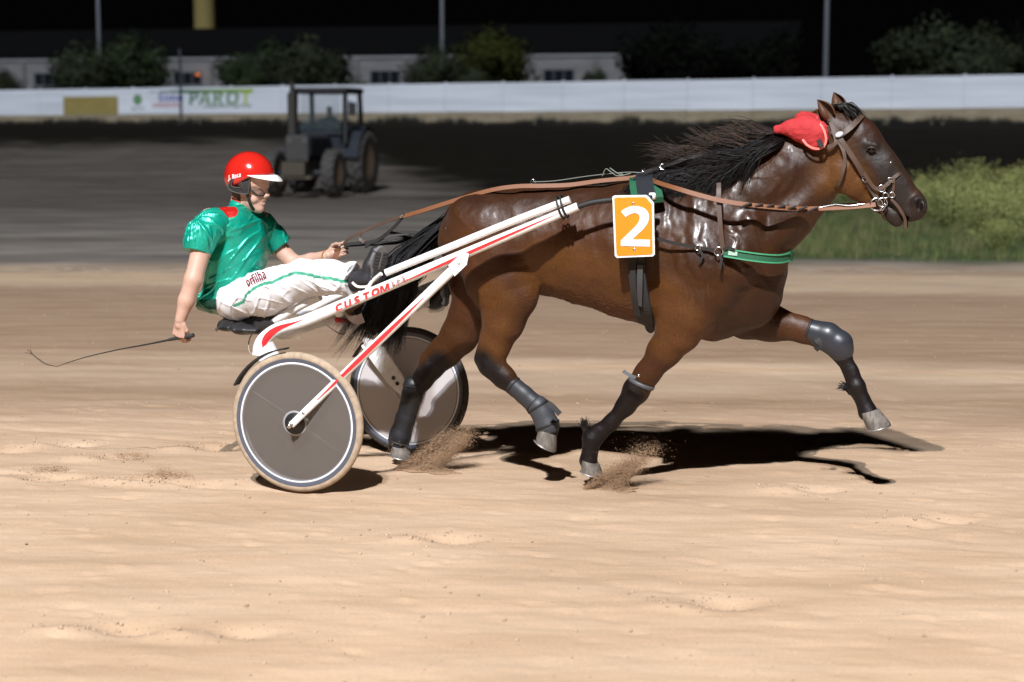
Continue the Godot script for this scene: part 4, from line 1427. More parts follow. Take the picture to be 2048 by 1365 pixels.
func horse_details(t: Node3D) -> void:
	M.hoof = mat(Color.WHITE, 0.65)
	M.hoof.albedo_texture = noise_tex(0.02, 4, 71, lin(0.07, 0.06, 0.052), lin(0.27, 0.24, 0.21), 256)
	tri(M.hoof, Vector3(8, 3, 8), false)
	M.shoe = mat(lin(0.4, 0.4, 0.4), 0.4, 0.9)
	hoof(t, v3(Vector4(1.3059, 0.1326, -0, 0)), Vector3(0.75, 0.1, 0), Vector3(-0.25, -1, 0), 0.06)
	hoof(t, v3(Vector4(2.7016, 0.4258, -0.24, 0)), Vector3(1, 0.3, 0), Vector3(0.32, -1, 0), 0.095)
	hoof(t, v3(Vector4(1.0927, 0.2979, 0.05, 0)), Vector3(0.8, -0.6, 0.1), Vector3(-0.45, -1, 0.12), 0.085)
	hoof(t, v3(Vector4(0.1303, 0.0987, -0.27, 0)), Vector3(0.9, -0.3, 0), Vector3(-0.2, -1, 0), 0.055)
	# eyes
	var eye_m := mat(lin(0.006, 0.004, 0.003), 0.06)
	for s in [1.0, -1.0]:
		var e := v3(Vector4(2.7134, 1.7423, -0.015, 0))
		e.z = HZ + s * 0.073
		var st := begin()
		ball(st, e, Vector3(0.020, 0.016, 0.017), Basis(Vector3(0, 0, 1), 0.1), 10, 14)
		part("eye", done(st), eye_m, t)
		st = begin()   # eyelids
		var up := []
		var lo := []
		for j in 9:
			var a := lerpf(0, PI, j / 8.0)
			up.append(e + Vector3(cos(a) * 0.024, sin(a) * 0.014 + 0.001, s * (0.010 + sin(a) * 0.006)))
			lo.append(e + Vector3(cos(a) * 0.023, -sin(a) * 0.013 - 0.002, s * (0.009 + sin(a) * 0.006)))
		tube(st, up, [0.003, 0.0055, 0.003], null, 6, Vector3(0, 0, 1))
		part("eyelid", done(st), mat(lin(0.022, 0.013, 0.010), 0.5), t)
	# ears: pricked back, a hollow shell each
	ear(t, v3(Vector4(2.5134, 1.9013, -0.025, 0)), v3(Vector4(2.4475, 1.9885, -0.015, 0)), 0.036, Vector3(0.55, 0.2, 0.8))
	ear(t, v3(Vector4(2.5369, 1.9338, -0.17, 0)), v3(Vector4(2.5033, 2.0274, -0.185, 0)), 0.038, Vector3(0.75, 0.1, 0.65))
	# mane, forelock and tail
	var hair := mat(Color.WHITE, 0.5, 0.0, 0.42)
	hair.vertex_color_use_as_albedo = true
	hair.anisotropy_enabled = false
	M.hair = hair
	var r := RandomNumberGenerator.new()
	r.seed = 33
	var crest := [Vector4(2.5166, 1.9528, -0.1, 0), Vector4(2.449, 1.909, -0.1, 0), Vector4(2.364, 1.8503, -0.1, 0), Vector4(2.2535, 1.791, -0.1, 0), Vector4(2.1043, 1.721, -0.1, 0), Vector4(1.953, 1.6702, -0.1, 0), Vector4(1.7998, 1.634, -0.1, 0), Vector4(1.6394, 1.6074, -0.1, 0)]
	var st := begin()
	for lock in 190:
		var u := r.randf_range(0.42, 1.0) if lock > 60 else r.randf_range(0.36, 0.70)
		if lock < 8: u = r.randf_range(0.0, 0.30)
		var x := u * (crest.size() - 1)
		var ci := mini(int(x), crest.size() - 2)
		var root := v3(crest[ci]).lerp(v3(crest[ci + 1]), x - ci) + Vector3(0, -0.012, 0)
		var flying := u > 0.34 and r.randf() < (0.50 if lock < 60 else 0.22 if u < 0.75 else 0.08)
		var length := r.randf_range(0.20, 0.40) * (0.6 if u > 0.75 else 1.0) * (0.5 if u < 0.34 else 1.0)
		var droop := r.randf_range(0.15, 0.95)
		if flying: droop = r.randf_range(-0.26, 0.30)
		if u < 0.34: droop = r.randf_range(0.5, 0.9)
		var wave := r.randf_range(0.014, 0.044)
		var w1 := r.randf() * TAU
		var w2 := r.randf_range(4.5, 8.0)
		var zout := r.randf_range(0.105, 0.155) if not flying else r.randf_range(-0.03, 0.11)
		if u < 0.34: zout = 0.03
		var sag := 0.0 if flying else r.randf_range(0.0, 0.09)
		var tone := r.randf_range(0.6, 1.35)
		var dir := Vector3(-1.0, -droop, 0.0).normalized()
		var n := 10
		for i in 38:
			var off := Vector3(r.randfn() * 0.014, r.randfn() * 0.010, r.randf_range(-0.025, 0.03))
			var own := Vector3(r.randfn(), r.randfn(), r.randfn()) * (0.030 if flying else 0.016)
			var ln := length * r.randf_range(0.72, 1.1)
			var pts := []
			for j in n:
				var s := float(j) / (n - 1)
				var q := root + off * (1.0 - 0.75 * s) + dir * ln * s + own * s * s
				q.y += wave * sin(s * w2 + w1) * s + (0.04 * s * (1.0 - s) if flying else 0.014 * (1.0 - s)) - sag * s * s
				q.x += wave * 0.6 * cos(s * w2 + w1 * 1.3) * s
				q.z = root.z + off.z + (HZ + zout - root.z - off.z * 0.5) * smoothstep(0.0, 0.30, s) + 0.010 * sin(s * w2 + w1 * 2.0) * s + own.z * s
				pts.append(q)
			var b := tone * r.randf_range(0.75, 1.25)
			st.set_color(Color(0.020, 0.0125, 0.0090) * b if flying else Color(0.0105, 0.0085, 0.0085) * b)
			if flying and r.randf() < 0.22: st.set_color(Color(0.055, 0.030, 0.017) * b)
			tube(st, pts, [0.0024, 0.0022, 0.0017, 0.0004], null, 3, Vector3(0.1, 0.2, 1), false)
	part("mane", done(st), hair, t).set_meta("kind", "stuff")
	st = begin()
	for i in 420:
		var a := v3(Vector4(2.5067, 1.9577, -0.1, 0)).lerp(v3(Vector4(2.57, 1.9575, -0.1, 0)), r.randf()) + Vector3(r.randfn() * 0.005, r.randfn() * 0.004, r.randfn() * 0.03)
		var e := v3(Vector4(2.6344, 1.9039, -0.1, 0)) + Vector3(r.randfn() * 0.018 - 0.01, r.randfn() * 0.012, 0)
		e.z = HZ + r.randfn() * 0.04
		var mid := a.lerp(e, 0.5) + Vector3(0.0, 0.022 + r.randf() * 0.008, 0)
		st.set_color(Color(0.013, 0.010, 0.009) * r.randf_range(0.6, 1.3))
		tube(st, smoothed([a, mid, e], 3), [0.0032, 0.003, 0.0008], null, 3, Vector3(0, 0, 1), false)
	part("forelock", done(st), hair, t).set_meta("kind", "stuff")
	# tail: dock, then the hair streaming back and down between the shafts
	st = begin()
	var dock := smoothed([v3(Vector4(0.5777, 1.4085, -0.1, 0)), v3(Vector4(0.5016, 1.3597, -0.1, 0)), v3(Vector4(0.4418, 1.279, -0.1, 0)), v3(Vector4(0.376, 1.203, -0.1, 0))], 4)
	for lock in 130:
		var u := r.randf()
		var k := int(u * (dock.size() - 1))
		var root: Vector3 = dock[k]
		var side := r.randfn() * 0.08
		var spread := clampf(r.randfn() * 0.40, -1.1, 0.55)
		var tip := v3(Vector4(0.0936, 0.8396, -0.1, 0)) + Vector3(spread * 0.13, spread * 0.10, side * 1.1)
		tip += Vector3(r.randf_range(-0.06, 0.05), r.randf_range(-0.10, 0.05), 0)
		if r.randf() < 0.24:   # long ends that fly out below
			tip += Vector3(r.randf_range(-0.20, 0.06), r.randf_range(-0.11, -0.02), r.randfn() * 0.03)
		elif r.randf() < 0.25:
			tip = v3(Vector4(0.1539, 0.7437, -0.1, 0)) + Vector3(r.randfn() * 0.03, r.randfn() * 0.06, side * 1.2)
		var m1 := v3(Vector4(0.2668, 1.1202, -0.1, 0)) + Vector3(r.randfn() * 0.032 + spread * 0.03, r.randfn() * 0.035, side * 0.8)
		var m2 := root.lerp(tip, 0.68) + Vector3(-0.02 + r.randfn() * 0.015, 0.05 + r.randfn() * 0.02, side * 0.2)
		var m0 := root.lerp(m1, 0.4) + Vector3(-0.012, 0.012, 0)
		var tone := r.randf_range(0.6, 1.35)
		for i in 36:
			var off := Vector3(r.randfn(), r.randfn(), r.randfn()) * 0.012
			var e := tip + Vector3(r.randfn(), r.randfn(), r.randfn()) * 0.016 + (tip - m2) * r.randf_range(-0.35, 0.08)
			st.set_color(Color(0.0095, 0.0088, 0.0098) * tone * r.randf_range(0.75, 1.25))
			tube(st, smoothed([root + off, m0 + off, m1 + off, m2 + off * 0.8, e], 3), [0.0026, 0.0025, 0.0019, 0.0004], null, 3, Vector3(0, 0, 1), false)
	part("tail", done(st), hair, t).set_meta("kind", "stuff")
	# fetlock tufts that fly up behind the feet
	for q in [[v3(Vector4(1.289, 0.2634, -0, 0)), v3(Vector4(1.2778, 0.3416, 0, 0)), 0.02], [v3(Vector4(2.6216, 0.527, -0.24, 0)), v3(Vector4(2.5658, 0.55, -0.24, 0)), 0.022]]:
		st = begin()
		for i in 70:
			var a: Vector3 = q[0] + Vector3(r.randfn(), r.randfn(), r.randfn()) * 0.009
			var e: Vector3 = q[1] + Vector3(r.randfn(), r.randfn(), r.randfn()) * q[2] * 0.6
			st.set_color(Color(0.014, 0.011, 0.010) * r.randf_range(0.6, 1.4))
			tube(st, [a, a.lerp(e, 0.5) + Vector3(0, 0.008, 0), e], [0.0035, 0.003, 0.0008], null, 3, Vector3(0, 0, 1), false)
		part("fetlock_hair", done(st), hair, t).set_meta("kind", "stuff")

func ear(t: Node3D, base: Vector3, tip: Vector3, w: float, open: Vector3) -> void:
	var ax := (tip - base)
	var len_ := ax.length()
	ax = ax.normalized()
	var o := (open - ax * open.dot(ax)).normalized()
	var s := ax.cross(o).normalized()
	var outer := []
	var inner := []
	for i in 9:
		var u := i / 8.0
		var half := w * sin(PI * clampf(0.28 + 0.72 * u, 0, 1)) * 1.05 + 0.001
		var ro := []
		var ri := []
		for j in 11:
			var a := lerpf(0.62, TAU - 0.62, j / 10.0)
			var v := o * cos(a) * half * 0.8 + s * sin(a) * half
			var c := base + ax * len_ * u + o * (0.012 * sin(PI * u))
			ro.append(c + v)
			ri.append(c + v * 0.82)
		outer.append(ro)
		inner.append(ri)
	var st := begin()
	st.set_smooth_group(1)
	for i in 8:
		for j in 10:
			quad(st, outer[i][j], outer[i][j + 1], outer[i + 1][j + 1], outer[i + 1][j])
			quad(st, inner[i][j], inner[i + 1][j], inner[i + 1][j + 1], inner[i][j + 1])
		quad(st, outer[i][0], outer[i + 1][0], inner[i + 1][0], inner[i][0])
		quad(st, outer[i][10], inner[i][10], inner[i + 1][10], outer[i + 1][10])
	part("ear", done(st), mat(lin(0.085, 0.036, 0.017), 0.6), t)

# ---------------------------------------------------------------- the sulky
func sulky() -> void:
	var t := thing("sulky", "white two-wheeled racing sulky with red stripes and lettering on its shaft", "sulky", Vector3.ZERO, RIG)
	for s in [1.0, -1.0]:
		var near: bool = s > 0
		# main shaft: an oval tube that rises from the bend over the wheel to the horse's saddle
		var st := begin()
		var path := [Vector3(-0.3313, 0.6786, 0.5), Vector3(-0.3207, 0.7404, 0.49), Vector3(-0.2849, 0.7849, 0.48), Vector3(-0.2128, 0.8259, 0.475), Vector3(-0.0816, 0.8656, 0.465), Vector3(0.1594, 0.9687, 0.44), Vector3(0.5483, 1.1354, 0.385), Vector3(0.9311, 1.2991, 0.335), Vector3(1.3242, 1.4651, 0.295)]
		if not near:
			for i in path.size():
				path[i] = Vector3(path[i].x + 0.10, path[i].y, -path[i].z + (0.0 if i < 6 else 0.0))
			for i in range(5, path.size()):
				path[i].z = lerpf(-0.46, -0.47, (i - 5) / 3.0)
		var smooth := smoothed(path, 5)
		tube(st, smooth, [0.026, 0.026, 0.025, 0.024, 0.023, 0.020, 0.018], [0.038, 0.036, 0.034, 0.032, 0.029, 0.025, 0.021], 14)
		var shaft := part("shaft", done(st), M.white_paint, t)
		# upper shaft tube strapped to it
		st = begin()
		var up := [Vector3(0.3476, 1.1203, 0.42), Vector3(0.6795, 1.2563, 0.375), Vector3(0.9837, 1.3824, 0.335), Vector3(1.2844, 1.4993, 0.3)]
		if not near:
			for i in up.size(): up[i] = Vector3(up[i].x + 0.10, up[i].y, [-0.455, -0.46, -0.465, -0.47][i])
		tube(st, smoothed(up, 4), 0.0185, 0.0185, 12)
		part("shaft_tube", done(st), M.white_paint, t)
		st = begin()
		var mid: Vector3 = up[1] + Vector3(-0.25, -0.125, 0)
		for q in [[up[3] + Vector3(-0.03, -0.035, 0), 0.034, 0.055], [up[3] + Vector3(-0.05, -0.042, 0), 0.034, 0.055]]:
			var pts := []
			for j in 13:
				var a := TAU * j / 12
				pts.append(q[0] + Vector3(sin(a) * q[2] * -0.35, sin(a) * q[2], cos(a) * q[1]))
			tube(st, pts, 0.0055, 0.0055, 6, Vector3.RIGHT, false)
		part("rubber_band", done(st), M.black_rubber, t)
		# black curved tip that lies along the saddle, with a white end
		st = begin()
		var tip := [Vector3(1.314, 1.46, 0.295), Vector3(1.3956, 1.4854, 0.285), Vector3(1.4948, 1.4986, 0.275), Vector3(1.6086, 1.5074, 0.275), Vector3(1.6851, 1.5183, 0.28)]
		if not near:
			for i in tip.size(): tip[i] = Vector3(tip[i].x + 0.10, tip[i].y, -0.47)
		tube(st, smoothed(tip, 4), [0.013, 0.014, 0.018], null, 12)
		part("shaft_tip", done(st), M.black_rubber, t)
		st = begin()
		var e: Vector3 = tip[4]
		tube(st, [e, e + Vector3(0.022, 0.001, 0), e + Vector3(0.03, 0.001, 0)], [0.019, 0.019, 0.012], null, 14)
		part("tip_cap", done(st), M.white_paint, t)
		# outer strut from hub to shaft
		st = begin()
		var lo := Vector3(-0.0588, 0.361, 0.7)
		var hi := Vector3(0.7255, 1.1636, 0.4)
		if not near:
			lo = Vector3(lo.x + 0.20, lo.y, -lo.z)
			hi = Vector3(hi.x + 0.10, hi.y, -0.49)
		tube(st, [lo, lo.lerp(hi, 0.12), lo.lerp(hi, 0.5), hi], [0.010, 0.013, 0.015, 0.013], [0.018, 0.019, 0.022, 0.024], 12)
		var strut := part("strut", done(st), M.white_paint, t)
		st = begin()
		var up2 := (hi - lo).normalized()
		var fr := xform(up2, Vector3.UP, hi)
		prism(st, PackedVector2Array([Vector2(-0.045, -0.028), Vector2(0.04, -0.028), Vector2(0.085, 0.004), Vector2(0.07, 0.03), Vector2(-0.03, 0.032)]), -0.02, 0.021, fr)
		part("bracket", done(st), M.white_paint, strut)
		st = begin()
		for q in [hi + up2 * 0.02, lo + up2 * 0.01, lo + up2 * 0.09]:
			ball(st, q + Vector3(0, 0, s * (0.021 if q.y > 0.8 else 0.012)), Vector3(0.008, 0.008, 0.005))
		part("bolt", done(st), M.steel, strut)
		# inner fork to the hub
		st = begin()
		var ft: Vector3 = path[0] + Vector3(0.04, 0.03, 0)
		var fb := Vector3(-0.065 * s + 0.0, 0.365, s * 0.535)
		if not near:
			ft = Vector3(-0.1056, 0.6359, -0.47)
			fb = Vector3(0.0627, 0.3666, -0.53)
		var fx := xform((fb - ft), Vector3(0, 0, 1), ft)
		prism(st, PackedVector2Array([Vector2(-0.02, -0.055), Vector2((fb - ft).length() * 0.75, -0.05), Vector2((fb - ft).length() + 0.02, -0.022), Vector2((fb - ft).length() + 0.02, 0.022), Vector2((fb - ft).length() * 0.75, 0.05), Vector2(-0.02, 0.055)]), -0.010, 0.010, Transform3D(Basis(fx.basis.x, fx.basis.x.cross(Vector3(0, 0, -1)).normalized(), Vector3(0, 0, 1)), ft))
		var fork := part("fork", done(st), M.white_paint, t)
		st = begin()
		for k in [0.72, 0.84]:
			ball(st, ft.lerp(fb, k) + Vector3(0, 0, 0.011), Vector3(0.012, 0.012, 0.005))
		part("bolt", done(st), M.black_rubber, fork)
		if not near:   # the fork reaches up to the frame
			st = begin()
			tube(st, smoothed([ft + Vector3(0.0, 0.0, 0), ft + Vector3(-0.05, 0.08, 0.005), Vector3(path[2].x, path[2].y, -0.475)], 4), 0.026, 0.036, 12)
			part("frame_bend", done(st), M.white_paint, t)
		wheel(t, Vector3(-0.07 * s, 0.36, 0.60 * s), near)
		if near: stripes(t, shaft, strut, smooth, lo, hi)
	# arch under the seat
	var st := begin()
	tube(st, smoothed([Vector3(-0.2552, 0.8083, 0.47), Vector3(-0.2739, 0.7797, 0.36), Vector3(-0.3157, 0.758, 0.18), Vector3(-0.3706, 0.7468, 0), Vector3(-0.4184, 0.7397, -0.2), Vector3(-0.3686, 0.7608, -0.36), Vector3(-0.3246, 0.7666, -0.455)], 4), 0.022, 0.030, 12)
	part("seat_arch", done(st), M.white_paint, t)
	st = begin()
	tube(st, smoothed([Vector3(-0.4044, 0.7654, -0.44), Vector3(-0.3206, 0.7677, -0.446), Vector3(-0.2155, 0.7672, -0.43)], 4), 0.012, 0.016, 8)
	part("arch_stripe", done(st), M.red_paint, t)
	# seat
	var f := Field.new()
	f.h = 0.007
	f.chain([Vector4(-0.7164, 0.7786, 0, 0.0302), Vector4(-0.6104, 0.7713, -0, 0.0384), Vector4(-0.5049, 0.7667, -0, 0.0355)], 5.5, 0.02)
	f.chain([Vector4(-0.7404, 0.7972, 0, 0.022), Vector4(-0.7011, 0.7847, 0, 0.033)], 7.0, 0.02)
	f.chain([Vector4(-0.4863, 0.8036, 0.16, 0.0376), Vector4(-0.4099, 0.8122, 0.165, 0.0402)], 0.8, 0.02)
	f.chain([Vector4(-0.6433, 0.7641, -0.16, 0.039), Vector4(-0.569, 0.7718, -0.165, 0.0417)], 0.8, 0.02)
	var vinyl := mat(lin(0.022, 0.022, 0.025), 0.42)
	part("seat", fused([f.run()]), vinyl, t)
	for s in [1.0, -1.0]:
		st = begin()
		var dx := 0.0 if s > 0 else 0.0
		var a := Vector3(-0.4134, 0.8126, 0.17)
		var b := Vector3(-0.2475, 0.9032, 0.19)
		var c := Vector3(-0.1104, 0.9652, 0.21)
		tube(st, smoothed([Vector3(a.x, a.y, a.z * s), Vector3(b.x, b.y, b.z * s), Vector3(c.x, c.y, c.z * s)], 5), 0.021, 0.021, 12)
		part("seat_rail", done(st), M.white_paint, t)
	st = begin()
	tube(st, smoothed([Vector3(-0.571, 0.7561, 0.05), Vector3(-0.5833, 0.7065, 0.1), Vector3(-0.5617, 0.6438, 0.14), Vector3(-0.4976, 0.6323, 0.18)], 5), 0.0035, null, 6)
	part("cable", done(st), mat(lin(0.35, 0.3, 0.24), 0.6), t)
	st = begin()
	strap(st, smoothed([Vector3(-0.6551, 0.8099, 0.12), Vector3(-0.7045, 0.7956, 0.13), Vector3(-0.742, 0.7708, 0.14), Vector3(-0.7613, 0.7576, 0.15)], 4), 0.022, 0.002, Vector3(0.2, 1, 0.5))
	part("seat_strap", done(st), M.brown_leather, t)
	st = begin()
	tube(st, smoothed([Vector3(-0.0715, 0.8697, 0.3), Vector3(-0.0295, 0.8239, 0.3), Vector3(0.0321, 0.7818, 0.28), Vector3(0.0532, 0.7845, 0.25)], 5), 0.003, null, 6)
	part("cable", done(st), M.brown_leather, t)
	# foot rests
	for q in [[Vector3(0.2327, 1.0007, 0.43), Vector3(0.2345, 1.0596, 0.34), Vector3(0.2984, 1.1092, 0.36)], [Vector3(0.2517, 0.8351, -0.47), Vector3(0.3489, 0.8563, -0.4), Vector3(0.3728, 0.9346, -0.4)]]:
		st = begin()
		tube(st, smoothed(q, 4), 0.011, null, 8)
		part("foot_rest", done(st), M.white_paint, t)
	st = begin()   # stirrup loop that hangs under the shaft
	strap(st, smoothed([Vector3(0.2117, 0.9787, 0.42), Vector3(0.156, 0.9385, 0.42), Vector3(0.1444, 0.8995, 0.42), Vector3(0.1829, 0.8751, 0.42), Vector3(0.2133, 0.8843, 0.4)], 5), 0.05, 0.002, Vector3(0.8, 0.2, 0.4))
	part("foot_loop", done(st), M.brown_leather, t)

func wheel(t: Node3D, c: Vector3, near: bool) -> void:
	var camber := deg_to_rad(2.5) * (1.0 if near else -1.0)
	var out := 1.0 if near else -1.0
	var R := 0.364
	var ax := Transform3D(Basis(Vector3.RIGHT, PI / 2 + camber), c)   # the frame's y points to the camera side
	var st := begin()
	var prof := []
	for j in 13:
		var a := lerpf(-2.5, 2.5, j / 12.0)
		prof.append(Vector2(R - 0.023 + cos(a) * 0.023, sin(a) * 0.021))
	lathe(st, prof, ax, 72)
	var tyre_m := mat(Color.WHITE, 0.9)
	tyre_m.albedo_texture = noise_tex(0.03, 4, 81, lin(0.30, 0.225, 0.16) if near else lin(0.02, 0.018, 0.016), lin(0.50, 0.39, 0.28) if near else lin(0.06, 0.045, 0.035), 256)  # far tyre gets a darker colour, painting in the shade on it
	tri(tyre_m, Vector3(3, 3, 3), false)
	var w := part("wheel", done(st), tyre_m, t, "wheel with a dusty beige tyre nearest the camera" if near else "farther wheel with its tyre coloured dark for shade")
	var sub := func(nm: String, profile: Array, m: Material, smooth := 1) -> void:
		var s2 := begin()
		lathe(s2, profile, ax, 72, smooth)
		var o := MeshInstance3D.new()
		o.name = nm
		o.mesh = done(s2)
		o.material_override = m
		w.add_child(o, true)
	var rub := mat(lin(0.085, 0.095, 0.125), 0.4)
	sub.call("sidewall", [Vector2(R - 0.051, 0.0175), Vector2(R - 0.044, 0.0195), Vector2(R - 0.036, 0.0215), Vector2(R - 0.031, 0.0215)], rub)
	sub.call("sidewall", [Vector2(R - 0.031, -0.0215), Vector2(R - 0.036, -0.0215), Vector2(R - 0.044, -0.0195), Vector2(R - 0.051, -0.0175)], rub)
	var alu := mat(lin(0.20, 0.205, 0.22), 0.4, 0.3)
	for s in [1.0, -1.0]:
		var pr := [Vector2(R - 0.060, s * 0.019), Vector2(R - 0.056, s * 0.0205), Vector2(R - 0.051, s * 0.0185)]
		var pg := [Vector2(R - 0.0665, s * 0.0175), Vector2(R - 0.063, s * 0.0195), Vector2(R - 0.060, s * 0.019)]
		if s < 0:
			pr.reverse()
			pg.reverse()
		sub.call("rim", pr, mat(lin(0.75, 0.75, 0.76), 0.4))
		sub.call("rim", pg, alu)
	var plastic := mat(Color(0.43, 0.405, 0.385, 0.66) if near else Color(0.74, 0.715, 0.715, 0.95), 0.3)  # far disc coloured paler, making up for light that misses it
	plastic.transparency = BaseMaterial3D.TRANSPARENCY_ALPHA
	var dsc := [Vector2(0.045, 0.034), Vector2(0.12, 0.029), Vector2(R - 0.066, 0.018)]
	sub.call("wheel_disc", dsc, plastic)
	var back := mat(lin(0.10, 0.092, 0.088) if near else lin(0.7, 0.68, 0.7), 0.5)
	sub.call("wheel_disc", [Vector2(R - 0.066, -0.018), Vector2(0.12, -0.029), Vector2(0.045, -0.034)], back)
	for i in 18:   # spokes behind the clear cover
		var a := TAU * i / 18 + 0.11
		var s3 := begin()
		var dz := 0.018 if i % 2 else -0.018
		tube(s3, [ax * Vector3(cos(a) * 0.03, dz, sin(a) * 0.03), ax * Vector3(cos(a + 0.09) * (R - 0.06), 0, sin(a + 0.09) * (R - 0.06))], 0.0016, null, 5)
		var o := MeshInstance3D.new()
		o.name = "spoke"
		o.mesh = done(s3)
		o.material_override = M.steel
		w.add_child(o, true)
	sub.call("hub", [Vector2(0, out * 0.085), Vector2(0.018, out * 0.085), Vector2(0.024, out * 0.07), Vector2(0.03, out * 0.05), Vector2(0.052, out * 0.042), Vector2(0.056, out * 0.030)], mat(lin(0.02, 0.02, 0.022), 0.4))
	sub.call("hub_ring", [Vector2(0.056, 0.0338), Vector2(0.066, 0.0345), Vector2(0.066, 0.0325)], mat(lin(0.3, 0.3, 0.3), 0.4))
	var s4 := begin()
	ball(s4, ax * Vector3(0.0, out * 0.10, 0.0), Vector3(0.014, 0.014, 0.014))
	tube(s4, [ax * Vector3(0, -out * 0.09, 0), ax * Vector3(0, out * 0.1, 0)], 0.009, null, 8)
	var o2 := MeshInstance3D.new()
	o2.name = "axle_nut"
	o2.mesh = done(s4)
	o2.material_override = M.steel
	w.add_child(o2, true)
	# black mudguard strip over the back of the tyre
	st = begin()
	var pts := []
	for j in 9:
		var a := deg_to_rad(lerpf(97.0, 152.0, j / 8.0))
		pts.append(ax * Vector3(cos(a) * (R + 0.018), 0, -sin(a) * (R + 0.018)))
	strap(st, pts, 0.06, 0.004, Vector3(-0.6, 0.8, 0))
	part("mudguard", done(st), M.black_rubber, t)

func stripes(t: Node3D, shaft: Node3D, strut: Node3D, path: Array, lo: Vector3, hi: Vector3) -> void:
	# red stripes are thin painted bands wrapped on the outer face of the tubes
	var band := func(a: float, b: float, v0: float, v1: float, half: float, parent: Node3D, called: String) -> void:
		var st := begin()
		st.set_smooth_group(1)
		var n := 30
		var prev := []
		for i in n + 1:
			var s := lerpf(a, b, float(i) / n)
			var x := s * (path.size() - 1)
			var k := mini(int(x), path.size() - 2)
			var p: Vector3 = path[k].lerp(path[k + 1], x - k)
			var tg: Vector3 = (path[mini(k + 1, path.size() - 1)] - path[maxi(k - 1, 0)]).normalized()
			var side := tg.cross(Vector3.UP).normalized()
			var u := side.cross(tg).normalized()
			var rx := at_share([0.026, 0.026, 0.025, 0.024, 0.023, 0.020, 0.018], s) + 0.0012
			var ry := at_share([0.038, 0.036, 0.034, 0.032, 0.029, 0.025, 0.021], s) + 0.0012
			var w := half * sin(PI * clampf(float(i) / n, 0.02, 0.98)) + 0.02
			var row := []
			for j in 5:
				var an := lerpf(v0, v1, float(i) / n) + lerpf(-w, w, j / 4.0)
				row.append(p + side * cos(an) * rx + u * sin(an) * ry)
			if prev.size():
				for j in 4:
					quad(st, prev[j], prev[j + 1], row[j + 1], row[j])
			prev = row
		part(called, done(st), M.red_paint, parent)
	band.call(0.0, 0.50, -0.65, 0.30, 0.50, shaft, "red_stripe")
	band.call(0.70, 0.965, -0.45, 0.20, 0.28, shaft, "red_stripe")
	var st := begin()
	var ax := (hi - lo).normalized()
	var pts := []
	var side := ax.cross(Vector3.UP).normalized()
	var u := side.cross(ax).normalized()
	var prev := []
	for i in 25:
		var s := lerpf(0.16, 0.80, i / 24.0)
		var p := lo.lerp(hi, s)
		var w := 0.48 * sin(PI * clampf(i / 24.0, 0.03, 0.97)) + 0.02
		var row := []
		for j in 5:
			var an := 0.12 + lerpf(-w, w, j / 4.0)
			row.append(p + side * cos(an) * 0.0165 + u * sin(an) * 0.0235)
		if prev.size():
			for j in 4:
				quad(st, prev[j], prev[j + 1], row[j + 1], row[j])
		prev = row
	part("red_stripe", done(st), M.red_paint, strut)
	# lettering on the shaft's outer face
	var a := Vector3(0.0864, 0.9316, 0.477)
	var b := Vector3(0.3741, 1.0541, 0.44)
	var dirn := (b - a).normalized()
	var count := 0
	for ch in "CUSTOM":
		var m := words(ch, 0.034, 0.003)
		var o := part("letter", m, M.red_paint, shaft)
		var fr := Transform3D(Basis(dirn, dirn.cross(Vector3.UP).normalized().cross(dirn).normalized(), dirn.cross(Vector3.UP).normalized()), a.lerp(b, (count + 0.5) / 6.0))
		o.transform = fr * Transform3D(Basis(Vector3(1.45, 0, 0), Vector3(0.30, 1, 0), Vector3(0, 0, 1)), Vector3.ZERO)
		count += 1
	var o := part("letters", words("F.C.S.", 0.024, 0.003, true), mat(lin(0.36, 0.16, 0.17), 0.4), shaft)
	o.transform = Transform3D(Basis(dirn, dirn.cross(Vector3.UP).normalized().cross(dirn).normalized(), dirn.cross(Vector3.UP).normalized()), Vector3(0.4275, 1.0857, 0.437)) * Transform3D(Basis(Vector3(1.05, 0, 0), Vector3(0.1, 1, 0), Vector3(0, 0, 1)), Vector3.ZERO)

